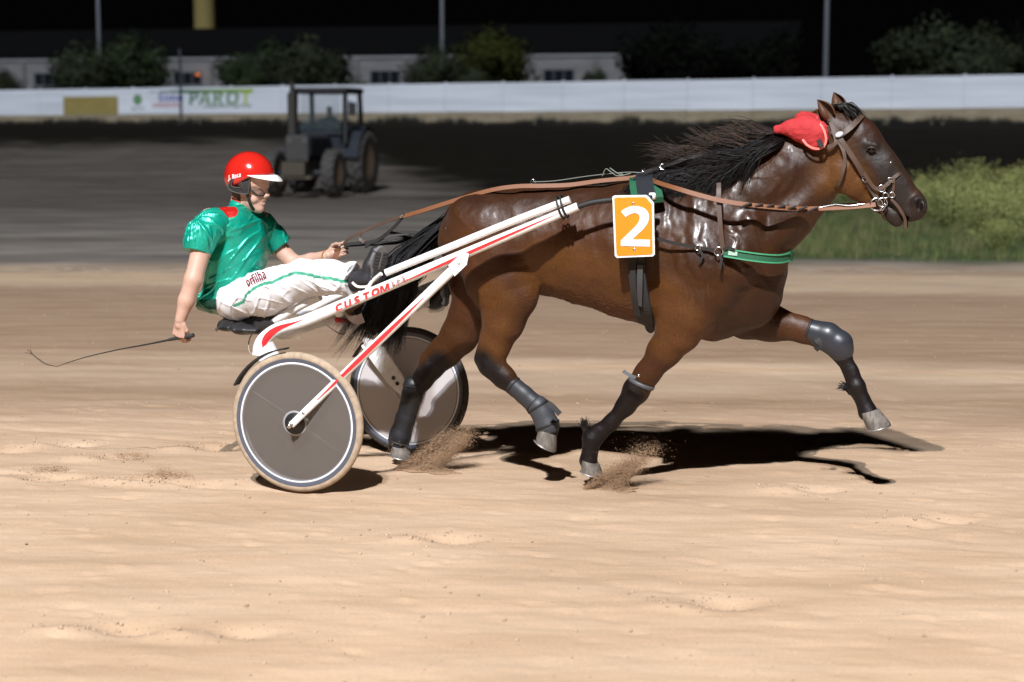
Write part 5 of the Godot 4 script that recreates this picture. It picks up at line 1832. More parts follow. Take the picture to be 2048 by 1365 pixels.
# ---------------------------------------------------------------- the driver
func hand(f: Field, wrist: Vector3, u: Vector3, v: Vector3, size: float, curls: Array, thumb: Array) -> void:
	# u runs from wrist to knuckles, v from the little finger to the index, w out of the palm
	u = u.normalized()
	v = (v - u * v.dot(u)).normalized()
	var w := u.cross(v).normalized() * (1.0 if curls[4] > 0 else -1.0)
	var k := size
	f.cone(wrist - u * 0.02 * k, 0.026 * k, wrist + u * 0.03 * k, 0.026 * k, 1.0, 0.012)
	var lens := [[0.040, 0.028, 0.021, 0.0082], [0.045, 0.032, 0.023, 0.0088], [0.048, 0.034, 0.024, 0.0090], [0.044, 0.029, 0.022, 0.0090]]
	for i in 4:
		var vo := (-0.030 + 0.020 * i) * k
		var kn: Vector3 = wrist + u * (0.082 + [0.0, 0.006, 0.009, 0.006][i]) * k + v * vo
		f.cone(wrist + u * 0.012 * k + v * vo * 0.6, 0.0135 * k, kn, 0.0115 * k, 1.0, 0.010)
		var p := kn
		var ang := 0.0
		for j in 3:
			ang += curls[i] * [0.9, 1.15, 0.8][j]
			var d := u * cos(ang) + w * sin(ang)
			var q: Vector3 = p + d * lens[i][j] * k
			f.cone(p, lens[i][3] * k * (1.0 - 0.06 * j), q, lens[i][3] * k * (0.94 - 0.08 * j), 1.0, 0.003)
			p = q
	var p := wrist + u * 0.022 * k + v * 0.026 * k
	f.cone(wrist + u * 0.01 * k + v * 0.008 * k, 0.016 * k, p + u * 0.012 * k + w * 0.008 * k, 0.0135 * k, 1.0, 0.010)
	for j in 3:
		var d: Vector3 = (u * thumb[j].x + v * thumb[j].y + w * thumb[j].z).normalized()
		var q: Vector3 = p + d * [0.036, 0.030, 0.022][j] * k
		f.cone(p, [0.0125, 0.0105, 0.0095][j] * k, q, [0.0105, 0.0095, 0.0075][j] * k, 1.0, 0.004)
		p = q

func driver() -> void:
	var skin_m := mat(Color.WHITE, 0.55, 0.0, 0.5)
	skin_m.vertex_color_use_as_albedo = true
	skin_m.subsurf_scatter_enabled = true
	skin_m.subsurf_scatter_strength = 0.12
	var body := Field.new()
	body.h = 0.0085
	body.chain([Vector4(-0.7139, 0.9003, -0, 0.0933), Vector4(-0.7326, 1.0209, -0, 0.0987), Vector4(-0.7079, 1.1862, -0, 0.1094), Vector4(-0.7053, 1.3093, -0, 0.1038)], 1.25, 0.05)
	body.chain([Vector4(-0.6803, 1.3506, 0, 0.0655), Vector4(-0.6603, 1.4462, -0, 0.0572), Vector4(-0.6441, 1.5006, 0, 0.0598)], 0.95, 0.03)
	body.chain([Vector4(-0.7045, 1.3503, 0, 0.071), Vector4(-0.7622, 1.353, 0.18, 0.0645), Vector4(-0.7667, 1.2036, 0.28, 0.0533), Vector4(-0.7807, 1.0486, 0.35, 0.0478), Vector4(-0.8142, 0.9375, 0.37, 0.0425), Vector4(-0.8442, 0.8366, 0.385, 0.0292)], 1.0, 0.02)
	body.chain([Vector4(-0.6593, 1.3455, 0, 0.0654), Vector4(-0.6424, 1.3256, -0.18, 0.0638), Vector4(-0.5734, 1.1858, -0.26, 0.0475), Vector4(-0.4756, 1.0895, -0.27, 0.0474), Vector4(-0.3596, 1.1175, -0.23, 0.0415), Vector4(-0.2272, 1.1551, -0.17, 0.0288)], 1.0, 0.02)
	body.chain([Vector4(-0.639, 0.9175, 0.1, 0.0895), Vector4(-0.4189, 0.9979, 0.17, 0.0801), Vector4(-0.207, 1.0524, 0.21, 0.0607), Vector4(-0.0342, 1.0604, 0.25, 0.0523), Vector4(0.1299, 1.0603, 0.29, 0.0363), Vector4(0.1825, 1.0699, 0.295, 0.0258)], 1.0, 0.03)
	body.chain([Vector4(-0.7399, 0.8956, -0.1, 0.0916), Vector4(-0.5372, 0.9203, -0.2, 0.0807), Vector4(-0.2956, 0.9323, -0.27, 0.0612), Vector4(0.009, 0.9024, -0.33, 0.0499), Vector4(0.2641, 0.9046, -0.36, 0.0276), Vector4(0.317, 0.9007, -0.36, 0.022)], 1.0, 0.03)
	var skin := func(p: Vector3) -> Color:
		return Color(0.52, 0.325, 0.245)
	body.paint = skin
	# head
	var hd := Field.new()
	hd.h = 0.0042
	hd.ball(Vector4(-0.6186, 1.5794, 0, 0.1167), 0.82, 0.02)
	hd.chain([Vector4(-0.5864, 1.5365, 0, 0.0732), Vector4(-0.5845, 1.4824, 0, 0.0624)], 0.92, 0.02)
	hd.chain([Vector4(-0.6119, 1.4604, 0, 0.0598), Vector4(-0.5736, 1.4284, 0, 0.0353), Vector4(-0.5559, 1.4151, 0, 0.0231)], 1.1, 0.016)
	hd.chain([Vector4(-0.5368, 1.5433, 0.028, 0.0216), Vector4(-0.5642, 1.5412, -0.028, 0.0217)], 1.0, 0.012)     # brow
	hd.chain([Vector4(-0.5588, 1.4869, 0.04, 0.0216), Vector4(-0.5711, 1.4681, 0.046, 0.0216)], 0.8, 0.016)      # cheeks
	hd.chain([Vector4(-0.5981, 1.4834, -0.04, 0.0218), Vector4(-0.6165, 1.4639, -0.046, 0.0218)], 0.8, 0.016)
	hd.chain([Vector4(-0.5386, 1.537, 0, 0.0098), Vector4(-0.5212, 1.5102, 0, 0.0114), Vector4(-0.5082, 1.4887, 0, 0.0135)], 0.9, 0.010)   # nose
	hd.chain([Vector4(-0.5185, 1.481, 0.013, 0.0097), Vector4(-0.5311, 1.4798, -0.013, 0.0098)], 1.0, 0.008)
	hd.chain([Vector4(-0.5332, 1.4619, 0.014, 0.0103), Vector4(-0.5311, 1.4614, 0, 0.0117), Vector4(-0.5469, 1.4607, -0.014, 0.0103)], 1.0, 0.008)     # lips
	hd.chain([Vector4(-0.5405, 1.4429, 0.012, 0.0108), Vector4(-0.5374, 1.4424, -0, 0.0125), Vector4(-0.5522, 1.4417, -0.012, 0.0109)], 1.0, 0.008)
	hd.cone(v3(Vector4(-0.5136, 1.4532, 0.024, 0)), 0.003, v3(Vector4(-0.537, 1.4509, -0.024, 0)), 0.003, 1.0, 0.004, 1)
	for z in [0.031, -0.031]:
		var e := v3(Vector4(-0.5419, 1.5207, 0, 0))
		e.z = z
		hd.cone(e, 0.011, e + Vector3(0, 0, 0.001), 0.011, 1.2, 0.012, 1)
	for z in [0.076, -0.076]:
		var e := v3(Vector4(-0.6646, 1.5302, -0, 0))
		e.z = z
		hd.cone(e + Vector3(-0.006, 0.016, 0), 0.011, e + Vector3(-0.002, -0.014, 0), 0.008, 0.5, 0.008)
	hd.chain([Vector4(-0.6535, 1.4815, -0, 0.0598), Vector4(-0.6667, 1.4271, 0, 0.0599)], 0.95, 0.03)
	var lip := v3(Vector4(-0.5372, 1.4532, 0, 0))
	var head_o := v3(Vector4(-0.6186, 1.5794, 0, 0))
	hd.paint = func(p: Vector3) -> Color:
		var c := Color(0.53, 0.335, 0.255)
		var d := ((p - lip) * Vector3(0.8, 1.6, 0.9)).length()
		c = c.lerp(Color(0.44, 0.19, 0.15), clampf(1.3 - d / 0.016, 0, 1) * 0.8)
		if p.x < head_o.x - 0.02 and p.y > head_o.y - 0.13: c = Color(0.05, 0.03, 0.02)
		return c
	# hands: the near one hangs closed round the whip, the far one holds the reins
	var hn := Field.new()
	hn.h = 0.0035
	hn.paint = skin
	hand(hn, Vector3(-0.8442, 0.8366, 0.385), Vector3(-0.16, -1.0, -0.05), Vector3(1.0, -0.05, 0.12), 0.98, [0.92, 0.90, 0.88, 0.84, -1.0], [Vector3(0.9, 0.45, 0.3), Vector3(0.9, 0.1, 0.6), Vector3(0.6, -0.2, 0.8)])
	var hf := Field.new()
	hf.h = 0.0035
	hf.paint = skin
	hand(hf, Vector3(-0.2272, 1.1551, -0.17), Vector3(0.9, 0.42, -0.15), Vector3(-0.35, 1.0, 0.1), 0.98, [0.88, 0.86, 0.80, 0.70, 1.0], [Vector3(0.8, 0.4, 0.4), Vector3(0.8, 0.0, 0.6), Vector3(0.6, -0.2, 0.7)])
	var t := thing("person", "driver in green satin shirt, white trousers and red helmet leaning back on the sulky seat", "person", Vector3(-0.75, 0.9, 0), RIG)
	part("body", fused([body.run(), hd.run(), hn.run(), hf.run()]), skin_m, t)
	# eyes
	for z in [0.031, -0.031]:
		var e := v3(Vector4(-0.5524, 1.5193, 0, 0))
		e.z = z
		var st := begin()
		ball(st, e, Vector3(0.0105, 0.0105, 0.0105), Basis.IDENTITY, 10, 14)
		part("eye", done(st), mat(lin(0.65, 0.6, 0.56), 0.15), t)
		st = begin()
		ball(st, e + Vector3(0.0075, -0.0015, 0.001), Vector3(0.0042, 0.005, 0.005), Basis.IDENTITY, 6, 10)
		part("iris", done(st), mat(lin(0.03, 0.018, 0.01), 0.1), t)
		st = begin()
		tube(st, smoothed([e + Vector3(0.006, 0.017, z * 0.5), e + Vector3(0.012, 0.021, 0), e + Vector3(0.008, 0.019, -z * 0.35)], 3), 0.0028, 0.002, 6)
		part("eyebrow", done(st), mat(lin(0.03, 0.02, 0.014), 0.8), t)
	# shirt: body and sleeves of thin satin, pulled into long creases
	var fold := FastNoiseLite.new()
	fold.noise_type = FastNoiseLite.TYPE_SIMPLEX_SMOOTH
	fold.frequency = 1.0
	fold.fractal_octaves = 1
	fold.seed = 21
	var crease := func(a: float, b: float, c: float, sharp: float) -> float:   # thin raised ridges along the zero lines of a slow noise
		var n := fold.get_noise_3d(a, b, c)
		return exp(-n * n * sharp)
	var sh := Field.new()
	sh.h = 0.006
	sh.chain([Vector4(-0.7681, 0.9262, 0, 0.11), Vector4(-0.7296, 1.021, 0, 0.1454), Vector4(-0.7024, 1.159, -0, 0.1532), Vector4(-0.6879, 1.2741, 0, 0.1365), Vector4(-0.6806, 1.3343, 0, 0.1037)], 1.12, 0.05)
	sh.chain([Vector4(-0.805, 0.9141, -0, 0.0771), Vector4(-0.836, 0.8965, 0, 0.0524)], 3.0, 0.05)
	sh.chain([Vector4(-0.6643, 1.3387, 0.08, 0.0811), Vector4(-0.7182, 1.3415, 0.15, 0.0807)], 1.0, 0.05)
	sh.chain([Vector4(-0.6866, 1.3311, -0.06, 0.0768), Vector4(-0.6474, 1.3165, -0.14, 0.0718)], 1.0, 0.05)
	sh.chain([Vector4(-0.6799, 1.3724, -0, 0.0709), Vector4(-0.6704, 1.3944, -0, 0.0654)], 1.0, 0.03)
	var pull := v3(Vector4(-0.7688, 0.8931, 0, 0))
	sh.detail = func(p: Vector3) -> float:
		var q := p - pull
		var y := fold.get_noise_3d(q.x * 5.0 + q.y * 2.0, q.y * 3.5 - q.x * 3.0, q.z * 5.0) * -0.013
		y -= crease.call((q.x * 0.55 + q.y * 0.83) * 1.6, (q.y * 0.55 - q.x * 0.83) * 8.0, q.z * 2.2 + 7.0, 80.0) * 0.0075
		y -= crease.call((q.x * 0.85 + q.y * 0.5) * 2.6 + 20.0, (q.y * 0.85 - q.x * 0.5) * 12.0, q.z * 4.0, 60.0) * 0.004
		return y + 0.003
	var sn := Field.new()
	sn.h = 0.006
	sn.chain([Vector4(-0.7026, 1.3558, 0.11, 0.0756), Vector4(-0.7401, 1.3383, 0.2, 0.0804), Vector4(-0.7694, 1.2877, 0.26, 0.0827), Vector4(-0.7777, 1.2407, 0.28, 0.0746), Vector4(-0.7885, 1.1878, 0.29, 0.0693), Vector4(-0.7958, 1.1453, 0.295, 0.0693)], 1.0, 0.03)
	var cuff := v3(Vector4(-0.7946, 1.196, 0.295, 0))
	var down := (v3(Vector4(-0.7961, 1.0999, 0.33, 0)) - v3(Vector4(-0.7761, 1.2828, 0.27, 0))).normalized()
	sn.cone(cuff + down * 0.40, 0.40, cuff + down * 0.4001, 0.40, 1.0, 0.004, 1)
	sn.detail = func(p: Vector3) -> float:
		var q := p - cuff
		var r := atan2(q.x, q.z)
		var near_hem := smoothstep(-0.01, 0.05, -q.dot(down))
		var y := fold.get_noise_3d(r * 1.6, q.y * 3.0, 3.0) * -0.008 * near_hem
		y -= crease.call(r * 1.5 + q.y * 5.0, q.y * 4.0, 11.0, 55.0) * 0.007 * near_hem
		y -= crease.call(r * 2.6 - q.y * 3.0, q.y * 6.0, 31.0, 60.0) * 0.0035 * near_hem
		return y + 0.003
	var sf := Field.new()
	sf.h = 0.006
	sf.chain([Vector4(-0.664, 1.3294, -0.1, 0.0716), Vector4(-0.6294, 1.3031, -0.19, 0.0721), Vector4(-0.5838, 1.2284, -0.245, 0.0697), Vector4(-0.5477, 1.1717, -0.27, 0.0643), Vector4(-0.52, 1.1384, -0.275, 0.0615)], 1.0, 0.03)
	var cuff2 := v3(Vector4(-0.564, 1.1944, -0.26, 0))
	var down2 := (v3(Vector4(-0.4756, 1.0895, -0.27, 0)) - v3(Vector4(-0.6221, 1.2971, -0.2, 0))).normalized()
	sf.cone(cuff2 + down2 * 0.40, 0.40, cuff2 + down2 * 0.4001, 0.40, 1.0, 0.004, 1)
	sf.detail = func(p: Vector3) -> float:
		var q := p - cuff2
		return crease.call(q.x * 6.0 + q.y * 9.0, q.y * 6.0 - q.x * 9.0, q.z * 8.0, 60.0) * -0.006 + 0.002
	var red_a := v3(Vector4(-0.7422, 1.4249, 0.1, 0))
	var red_b := v3(Vector4(-0.6633, 1.4014, 0.15, 0))
	var hem := v3(Vector4(-0.8423, 0.8908, 0, 0))
	sh.paint = func(p: Vector3) -> Color:
		var g := Color(0.004, 0.36, 0.25)
		var ba := red_b - red_a
		var tt := clampf((p - red_a).dot(ba) / ba.length_squared(), 0, 1)
		if (p - red_a - ba * tt).length() < 0.047: return Color(0.60, 0.018, 0.014)
		if p.y < hem.y + 0.040 and p.x < hem.x + 0.10: g = Color(0.006, 0.11, 0.065)
		return g
	sn.paint = sh.paint
	sf.paint = sh.paint
	var satin := mat(Color.WHITE, 0.36, 0.35, 0.6)
	satin.vertex_color_use_as_albedo = true
	part("shirt", fused([sh.run(), sn.run(), sf.run()]), satin, t)
	var st := begin()
	var c0 := Vector3(-0.6764, 1.3943, 0)
	var c1 := Vector3(-0.654, 1.4571, 0)
	var ca := (c1 - c0).normalized()
	var cb := Basis(ca.cross(Vector3(0, 0, 1)).normalized(), ca, Vector3(0, 0, 1))
	lathe(st, [Vector2(0.074, -0.01), Vector2(0.067, 0.02), Vector2(0.064, 0.062), Vector2(0.060, 0.062), Vector2(0.060, 0.0)], Transform3D(cb, c0), 28)
	part("collar", done(st), mat(lin(0.004, 0.33, 0.23), 0.36, 0.3), t)
	st = begin()
	ring_mesh(st, c0 + ca * 0.063, ca, 0.062, 0.0045, 24)
	part("collar_trim", done(st), mat(lin(0.55, 0.03, 0.02), 0.4), t)
	# trousers
	var tr := Field.new()
	tr.h = 0.006
	tr.chain([Vector4(-0.7139, 0.9003, -0, 0.0988), Vector4(-0.6527, 0.9269, 0, 0.0986)], 1.6, 0.04)
	tr.chain([Vector4(-0.669, 0.9166, 0.1, 0.1004), Vector4(-0.4512, 0.9723, 0.165, 0.1204), Vector4(-0.2127, 1.0549, 0.21, 0.1004), Vector4(-0.0483, 1.0705, 0.25, 0.0915), Vector4(0.1054, 1.067, 0.285, 0.0804), Vector4(0.1545, 1.064, 0.295, 0.0802)], 1.0, 0.03)
	tr.chain([Vector4(-0.7399, 0.8956, -0.1, 0.1054), Vector4(-0.5375, 0.9036, -0.2, 0.1002), Vector4(-0.2958, 0.9211, -0.27, 0.0862), Vector4(0.009, 0.8996, -0.33, 0.0748), Vector4(0.1951, 0.903, -0.355, 0.058), Vector4(0.27, 0.9075, -0.36, 0.0496)], 1.0, 0.03)
	var hemc := v3(Vector4(0.111, 1.0646, 0.285, 0))
	var leg := (v3(Vector4(0.1545, 1.0614, 0.295, 0)) - v3(Vector4(-0.0483, 1.0705, 0.25, 0))).normalized()
	tr.cone(hemc + leg * 0.4, 0.4, hemc + leg * 0.4001, 0.4, 1.0, 0.003, 1)
	var knee := v3(Vector4(-0.2174, 1.0513, 0.2, 0))
	tr.detail = func(p: Vector3) -> float:
		var q := p - knee
		var y := fold.get_noise_3d(q.x * 6.0 + q.y * 3.0, q.y * 5.0, q.z * 5.0 + 50.0) * -0.009
		y -= crease.call(q.x * 7.0 - q.y * 3.0, q.y * 3.0 + q.x * 1.0, q.z * 3.0 + 40.0, 70.0) * 0.0075
		y -= crease.call(q.x * 5.0 + q.y * 12.0, q.y * 5.0 - q.x * 2.0, q.z * 6.0 + 90.0, 70.0) * 0.0045
		return y + 0.003
	var seam := [Vector3(-0.6103, 0.902, 0.24), Vector3(-0.5348, 0.9304, 0.26), Vector3(-0.5084, 0.9694, 0.27), Vector3(-0.4421, 1.0156, 0.29), Vector3(-0.4011, 1.0327, 0.29), Vector3(-0.34, 1.0449, 0.29), Vector3(-0.2916, 1.0681, 0.3), Vector3(-0.2049, 1.0993, 0.3), Vector3(-0.1707, 1.0975, 0.3), Vector3(-0.0595, 1.0837, 0.32), Vector3(0.1374, 1.0612, 0.36)]
	var seam_z := [0.10, 0.12, 0.13, 0.15, 0.16, 0.175, 0.185, 0.20, 0.21, 0.24, 0.28]
	tr.paint = func(p: Vector3) -> Color:
		if p.z > 0.12 and p.x > seam[0].x - 0.01:
			for i in seam.size() - 1:
				if p.x < seam[i].x - 0.03 or p.x > seam[i + 1].x + 0.03: continue
				var a := Vector2(seam[i].x, seam[i].y)
				var b := Vector2(seam[i + 1].x, seam[i + 1].y)
				var q := Vector2(p.x, p.y)
				var tt := clampf((q - a).dot(b - a) / (b - a).length_squared(), 0, 1)
				if p.z > seam_z[i] and q.distance_to(a.lerp(b, tt)) < 0.0085: return Color(0.05, 0.30, 0.19)
		return Color(0.76, 0.75, 0.775)
	var white := mat(Color.WHITE, 0.6)
	white.vertex_color_use_as_albedo = true
	part("trousers", fused([tr.run()]), white, t)
	st = begin()
	strap(st, smoothed([Vector3(0.1425, 1.0624, 0.372), Vector3(0.1709, 1.0427, 0.374), Vector3(0.2088, 1.041, 0.372), Vector3(0.2476, 1.0498, 0.372)], 5), 0.013, 0.0015, Vector3(0, 0.4, 1))
	part("ankle_strap", done(st), mat(lin(0.6, 0.56, 0.48), 0.5), t)
	var o := part("lettering", words("orfilha", 0.047, 0.003), mat(lin(0.22, 0.012, 0.03), 0.5), t)
	var lp := Vector3(-0.4422, 1.061, 0.294)
	var dx := (Vector3(-0.3929, 1.0812, 0.299) - Vector3(-0.4894, 1.0354, 0.288)).normalized()
	var fr := Basis(dx, Vector3(-dx.y, dx.x, 0.25).normalized(), dx.cross(Vector3(-dx.y, dx.x, 0.25)).normalized())
	o.transform = Transform3D(fr * Basis(Vector3(0.62, 0, 0), Vector3(0.12, 1, 0), Vector3(0, 0, 1)), lp - offs[t])
	# boots
	var boot_m := mat(lin(0.022, 0.022, 0.026), 0.5)
	var sole_m := mat(lin(0.15, 0.147, 0.15), 0.8)
	for near in [true, false]:
		var b := Field.new()
		b.h = 0.006
		if near:
			b.chain([Vector4(0.111, 1.0594, 0.285, 0.0545), Vector4(0.1685, 1.0696, 0.295, 0.0517), Vector4(0.2014, 1.0812, 0.3, 0.0464)], 1.0, 0.02)
			b.chain([Vector4(0.2014, 1.076, 0.3, 0.0413), Vector4(0.2196, 1.1439, 0.302, 0.0386), Vector4(0.2494, 1.2221, 0.305, 0.0283)], 1.25, 0.02)
		else:
			b.chain([Vector4(0.2582, 0.9044, -0.36, 0.0414), Vector4(0.317, 0.9007, -0.36, 0.0385), Vector4(0.3404, 0.9069, -0.36, 0.0357)], 1.0, 0.02)
			b.chain([Vector4(0.3434, 0.9042, -0.36, 0.033), Vector4(0.3516, 0.9374, -0.362, 0.0302), Vector4(0.3624, 0.9816, -0.365, 0.022)], 1.2, 0.02)
		var m := part("boot", fused([b.run()]), boot_m, t)
		var s0 := Vector3(0.2373, 1.058, 0.32) if near else Vector3(0.3783, 0.8749, -0.36)
		var s1 := Vector3(0.291, 1.2474, 0.325) if near else Vector3(0.386, 1.0153, -0.365)
		var ax := (s1 - s0).normalized()
		var nrm := Vector3(ax.y, -ax.x, 0.62 if near else 0.1).normalized()
		var sd := ax.cross(nrm).normalized()
		var L := (s1 - s0).length()
		st = begin()
		var poly := PackedVector2Array()
		for j in 24:
			var a := TAU * j / 24
			var x := 0.5 - 0.5 * cos(a)
			var wd := (0.034 + 0.016 * sin(PI * clampf(x * 1.35 - 0.35, 0, 1)) - 0.006 * sin(PI * clampf(x * 2.2 - 0.2, 0, 1)))
			poly.append(Vector2(x * L, wd * signf(sin(a)) * pow(absf(sin(a)), 0.55)))
		var fr2 := Transform3D(Basis(ax, sd, ax.cross(sd)), s0)
		prism(st, poly, -0.010, 0.010, fr2)
		var so := part("sole", done(st), sole_m, m)
		st = begin()
		for k in 9:
			var u := 0.14 + 0.085 * k
			for side in ([1.0, -1.0] if k > 3 else [0.0]):
				box(st, fr2 * Vector3(u * L, side * 0.024, 0), Vector3(0.008 if k < 4 else 0.013, 0.058 if k < 4 else 0.03, 0.028), fr2.basis)
		part("tread", done(st), mat(lin(0.05, 0.05, 0.052), 0.8), m)
	st = begin()
	box(st, Vector3(0.2046, 1.2498, 0.31), Vector3(0.035, 0.016, 0.012), Basis(Vector3(0, 0, 1), 0.5), 0.003)
	part("toe_clip", done(st), M.black_rubber, t)
	helmet(t)
	# bracelet on the far wrist
	st = begin()
	var wr := Vector3(-0.2371, 1.1493, -0.172)
	var wa := (Vector3(-0.2272, 1.1551, -0.17) - Vector3(-0.3596, 1.1175, -0.23)).normalized()
	var e1 := wa.cross(Vector3.UP).normalized()
	var e2 := e1.cross(wa)
	for j in 18:
		var a := TAU * j / 18
		ball(st, wr + (e1 * cos(a) + e2 * sin(a)) * 0.034, Vector3.ONE * 0.005, Basis.IDENTITY, 5, 6)
	part("bracelet", done(st), mat(lin(0.45, 0.22, 0.06), 0.3, 0.6), t)
	# whip in the near hand
	st = begin()
	var wp := [Vector3(-0.7691, 0.7564, 0.385), Vector3(-0.8777, 0.7349, 0.372), Vector3(-1.0359, 0.6991, 0.37), Vector3(-1.2286, 0.6603, 0.38), Vector3(-1.4177, 0.6143, 0.4), Vector3(-1.562, 0.5671, 0.42), Vector3(-1.5872, 0.5605, 0.42), Vector3(-1.6494, 0.5689, 0.42), Vector3(-1.7017, 0.597, 0.42), Vector3(-1.7477, 0.6282, 0.42)]
	tube(st, smoothed([wp[1], wp[2], wp[3], wp[4], wp[5]], 6), [0.0065, 0.0045, 0.0034, 0.0026, 0.002], null, 8)
	var whip := thing("whip", "long thin black whip trailing back from the driver's lowered hand", "whip", wp[1], RIG)
	part("stick", done(st), M.black_leather, whip)
	st = begin()
	tube(st, [wp[0] + (wp[0] - wp[1]) * 0.02, wp[0], wp[1], wp[1].lerp(wp[2], 0.3)], [0.011, 0.0125, 0.0105, 0.008], null, 10)
	part("handle", done(st), mat(lin(0.022, 0.022, 0.022), 0.7), whip)
	st = begin()
	tube(st, smoothed([wp[5], wp[6], wp[7], wp[8], wp[9]], 5), [0.002, 0.0025, 0.004, 0.003], null, 6)
	for q in [Vector3(-0.02, 0.016, 0), Vector3(-0.028, 0.002, 0.01), Vector3(0.004, 0.02, 0.01)]:
		tube(st, [wp[8].lerp(wp[9], 0.7), wp[9] + q], 0.002, null, 5)
	part("lash", done(st), M.brown_leather, whip)

func helmet(t: Node3D) -> void:
	var c := Vector3(-0.6154, 1.5876, 0)
	var st := begin()
	st.set_smooth_group(1)
	var rows := 16
	var cols := 48
	var outer := []
	var inner := []
	for i in rows + 1:
		var ro := []
		var ri := []
		for j in cols:
			var a := TAU * j / cols
			var fw := cos(a)
			var rim := deg_to_rad(lerpf(-27.0, 4.0, smoothstep(-0.75, 0.65, fw)))
			if absf(sin(a)) > 0.5 and fw < 0.55: rim -= deg_to_rad(2.0)
			var el := lerpf(PI / 2, rim, float(i) / rows)
			var d := Vector3(cos(el) * cos(a), sin(el), cos(el) * sin(a))
			var flare := 1.0 - 0.05 * smoothstep(-0.1, -0.6, d.y)
			ro.append(c + d * Vector3(0.141, 0.136, 0.118) * flare)
			ri.append(c + d * Vector3(0.131, 0.126, 0.108) * flare)
		outer.append(ro)
		inner.append(ri)
	loft(st, outer, false)
	loft(st, inner, false)
	for j in cols:
		var k := (j + 1) % cols
		quad(st, outer[rows][j], outer[rows][k], inner[rows][k], inner[rows][j])
	var red := mat(lin(0.50, 0.016, 0.010), 0.16)
	red.clearcoat_enabled = true
	red.clearcoat = 0.6
	red.clearcoat_roughness = 0.05
	var h := part("helmet", done(st), red, t)
	# white visor
	st = begin()
	st.set_smooth_group(1)
	var rows2 := []
	for i in 9:
		var r := []
		var u := i / 8.0
		for j in 15:
			var a := lerpf(-1.25, 1.25, j / 14.0)
			var reach := 0.052 * pow(maxf(cos(a * 1.25), 0.0), 0.7) * u
			var q := c + Vector3(cos(a) * (0.139 + reach), 0.010 - 0.034 * u * maxf(cos(a * 1.25), 0.0) + 0.010 * sin(PI * u) * maxf(cos(a * 1.25), 0.0), sin(a) * (0.117 + reach * 0.55))
			r.append(q)
		rows2.append(r)
	for i in 8:
		for j in 14:
			quad(st, rows2[i][j], rows2[i][j + 1], rows2[i + 1][j + 1], rows2[i + 1][j])
			var dn := Vector3(0, -0.004, 0)
			quad(st, rows2[i][j] + dn, rows2[i + 1][j] + dn, rows2[i + 1][j + 1] + dn, rows2[i][j + 1] + dn)
	for j in 14:
		var dn := Vector3(0, -0.004, 0)
		quad(st, rows2[8][j], rows2[8][j + 1], rows2[8][j + 1] + dn, rows2[8][j] + dn)
	part("visor", done(st), M.white_paint, h)
	# dark inner rim, ear pads with an opening, chin strap
	var pad := mat(lin(0.014, 0.014, 0.015), 0.6)
	var edge := mat(lin(0.06, 0.058, 0.056), 0.6)
	for s in [1.0, -1.0]:
		st = begin()
		var prof := [Vector3(-0.6897, 1.5363, 0.11), Vector3(-0.6528, 1.5902, 0.11), Vector3(-0.6081, 1.5987, 0.11), Vector3(-0.5686, 1.5961, 0.1), Vector3(-0.5723, 1.5101, 0.09), Vector3(-0.5904, 1.4964, 0.09), Vector3(-0.6448, 1.5042, 0.1), Vector3(-0.6811, 1.5203, 0.11)]
		var hole := [Vector3(-0.6685, 1.5499, 0.11), Vector3(-0.6501, 1.5796, 0.11), Vector3(-0.6262, 1.5824, 0.11), Vector3(-0.6141, 1.5717, 0.105), Vector3(-0.6084, 1.5341, 0.1), Vector3(-0.6383, 1.5311, 0.1), Vector3(-0.6629, 1.5366, 0.11)]
		var zz := func(p: Vector3) -> float: return s * (0.112 - 0.30 * maxf(0.0, p.x - c.x) - 0.16 * maxf(0.0, c.y - 0.06 - p.y) - 0.12 * maxf(0.0, c.x - 0.05 - p.x))
		var A := smoothed(prof + [prof[0]], 4)
		var B := smoothed(hole + [hole[0]], 4)
		var n := 48
		st.set_smooth_group(-1)
		var pa := []
		var pb := []
		for i in n:
			var x: float = float(i) / n * (A.size() - 1)
			var p: Vector3 = A[int(x)].lerp(A[mini(int(x) + 1, A.size() - 1)], x - int(x))
			var ang := atan2(p.y - 1.535, p.x - c.x)
			p.z = zz.call(p)
			pa.append(p)
			x = float(i) / n * (B.size() - 1)
			var q: Vector3 = B[int(x)].lerp(B[mini(int(x) + 1, B.size() - 1)], x - int(x))
			q.z = zz.call(q)
			pb.append(q)
		var th := Vector3(0, 0, -s * 0.016)
		for i in n:
			var k := (i + 1) % n
			quad(st, pa[i], pa[k], pb[k], pb[i])
			quad(st, pa[i] + th, pb[i] + th, pb[k] + th, pa[k] + th)
			quad(st, pa[i], pa[i] + th, pa[k] + th, pa[k])
			quad(st, pb[i], pb[k], pb[k] + th, pb[i] + th)
		var e := part("ear_pad", done(st), pad, h)
		st = begin()
		tube(st, pa + [pa[0]], 0.003, null, 6, Vector3(0, 0, 1), false)
		tube(st, pb + [pb[0]], 0.003, null, 6, Vector3(0, 0, 1), false)
		part("pad_piping", done(st), edge, h)
		st = begin()
		var a := Vector3(-0.5854, 1.5018, 0.088)
		a.z = s * 0.088
		var b := Vector3(-0.5796, 1.4419, 0.066)
		b.z = s * 0.066
		var d := Vector3(-0.5742, 1.4053, 0.03)
		d.z = s * 0.03
		var ee := Vector3(-0.5802, 1.393, 0)
		strap(st, smoothed([a, b, d, ee], 5), 0.017, 0.0015, Vector3(0.2, -0.3, s))
		part("chin_strap", done(st), pad, h)
	# goggles
	st = begin()
	st.set_smooth_group(1)
	var up := []
	var low := []
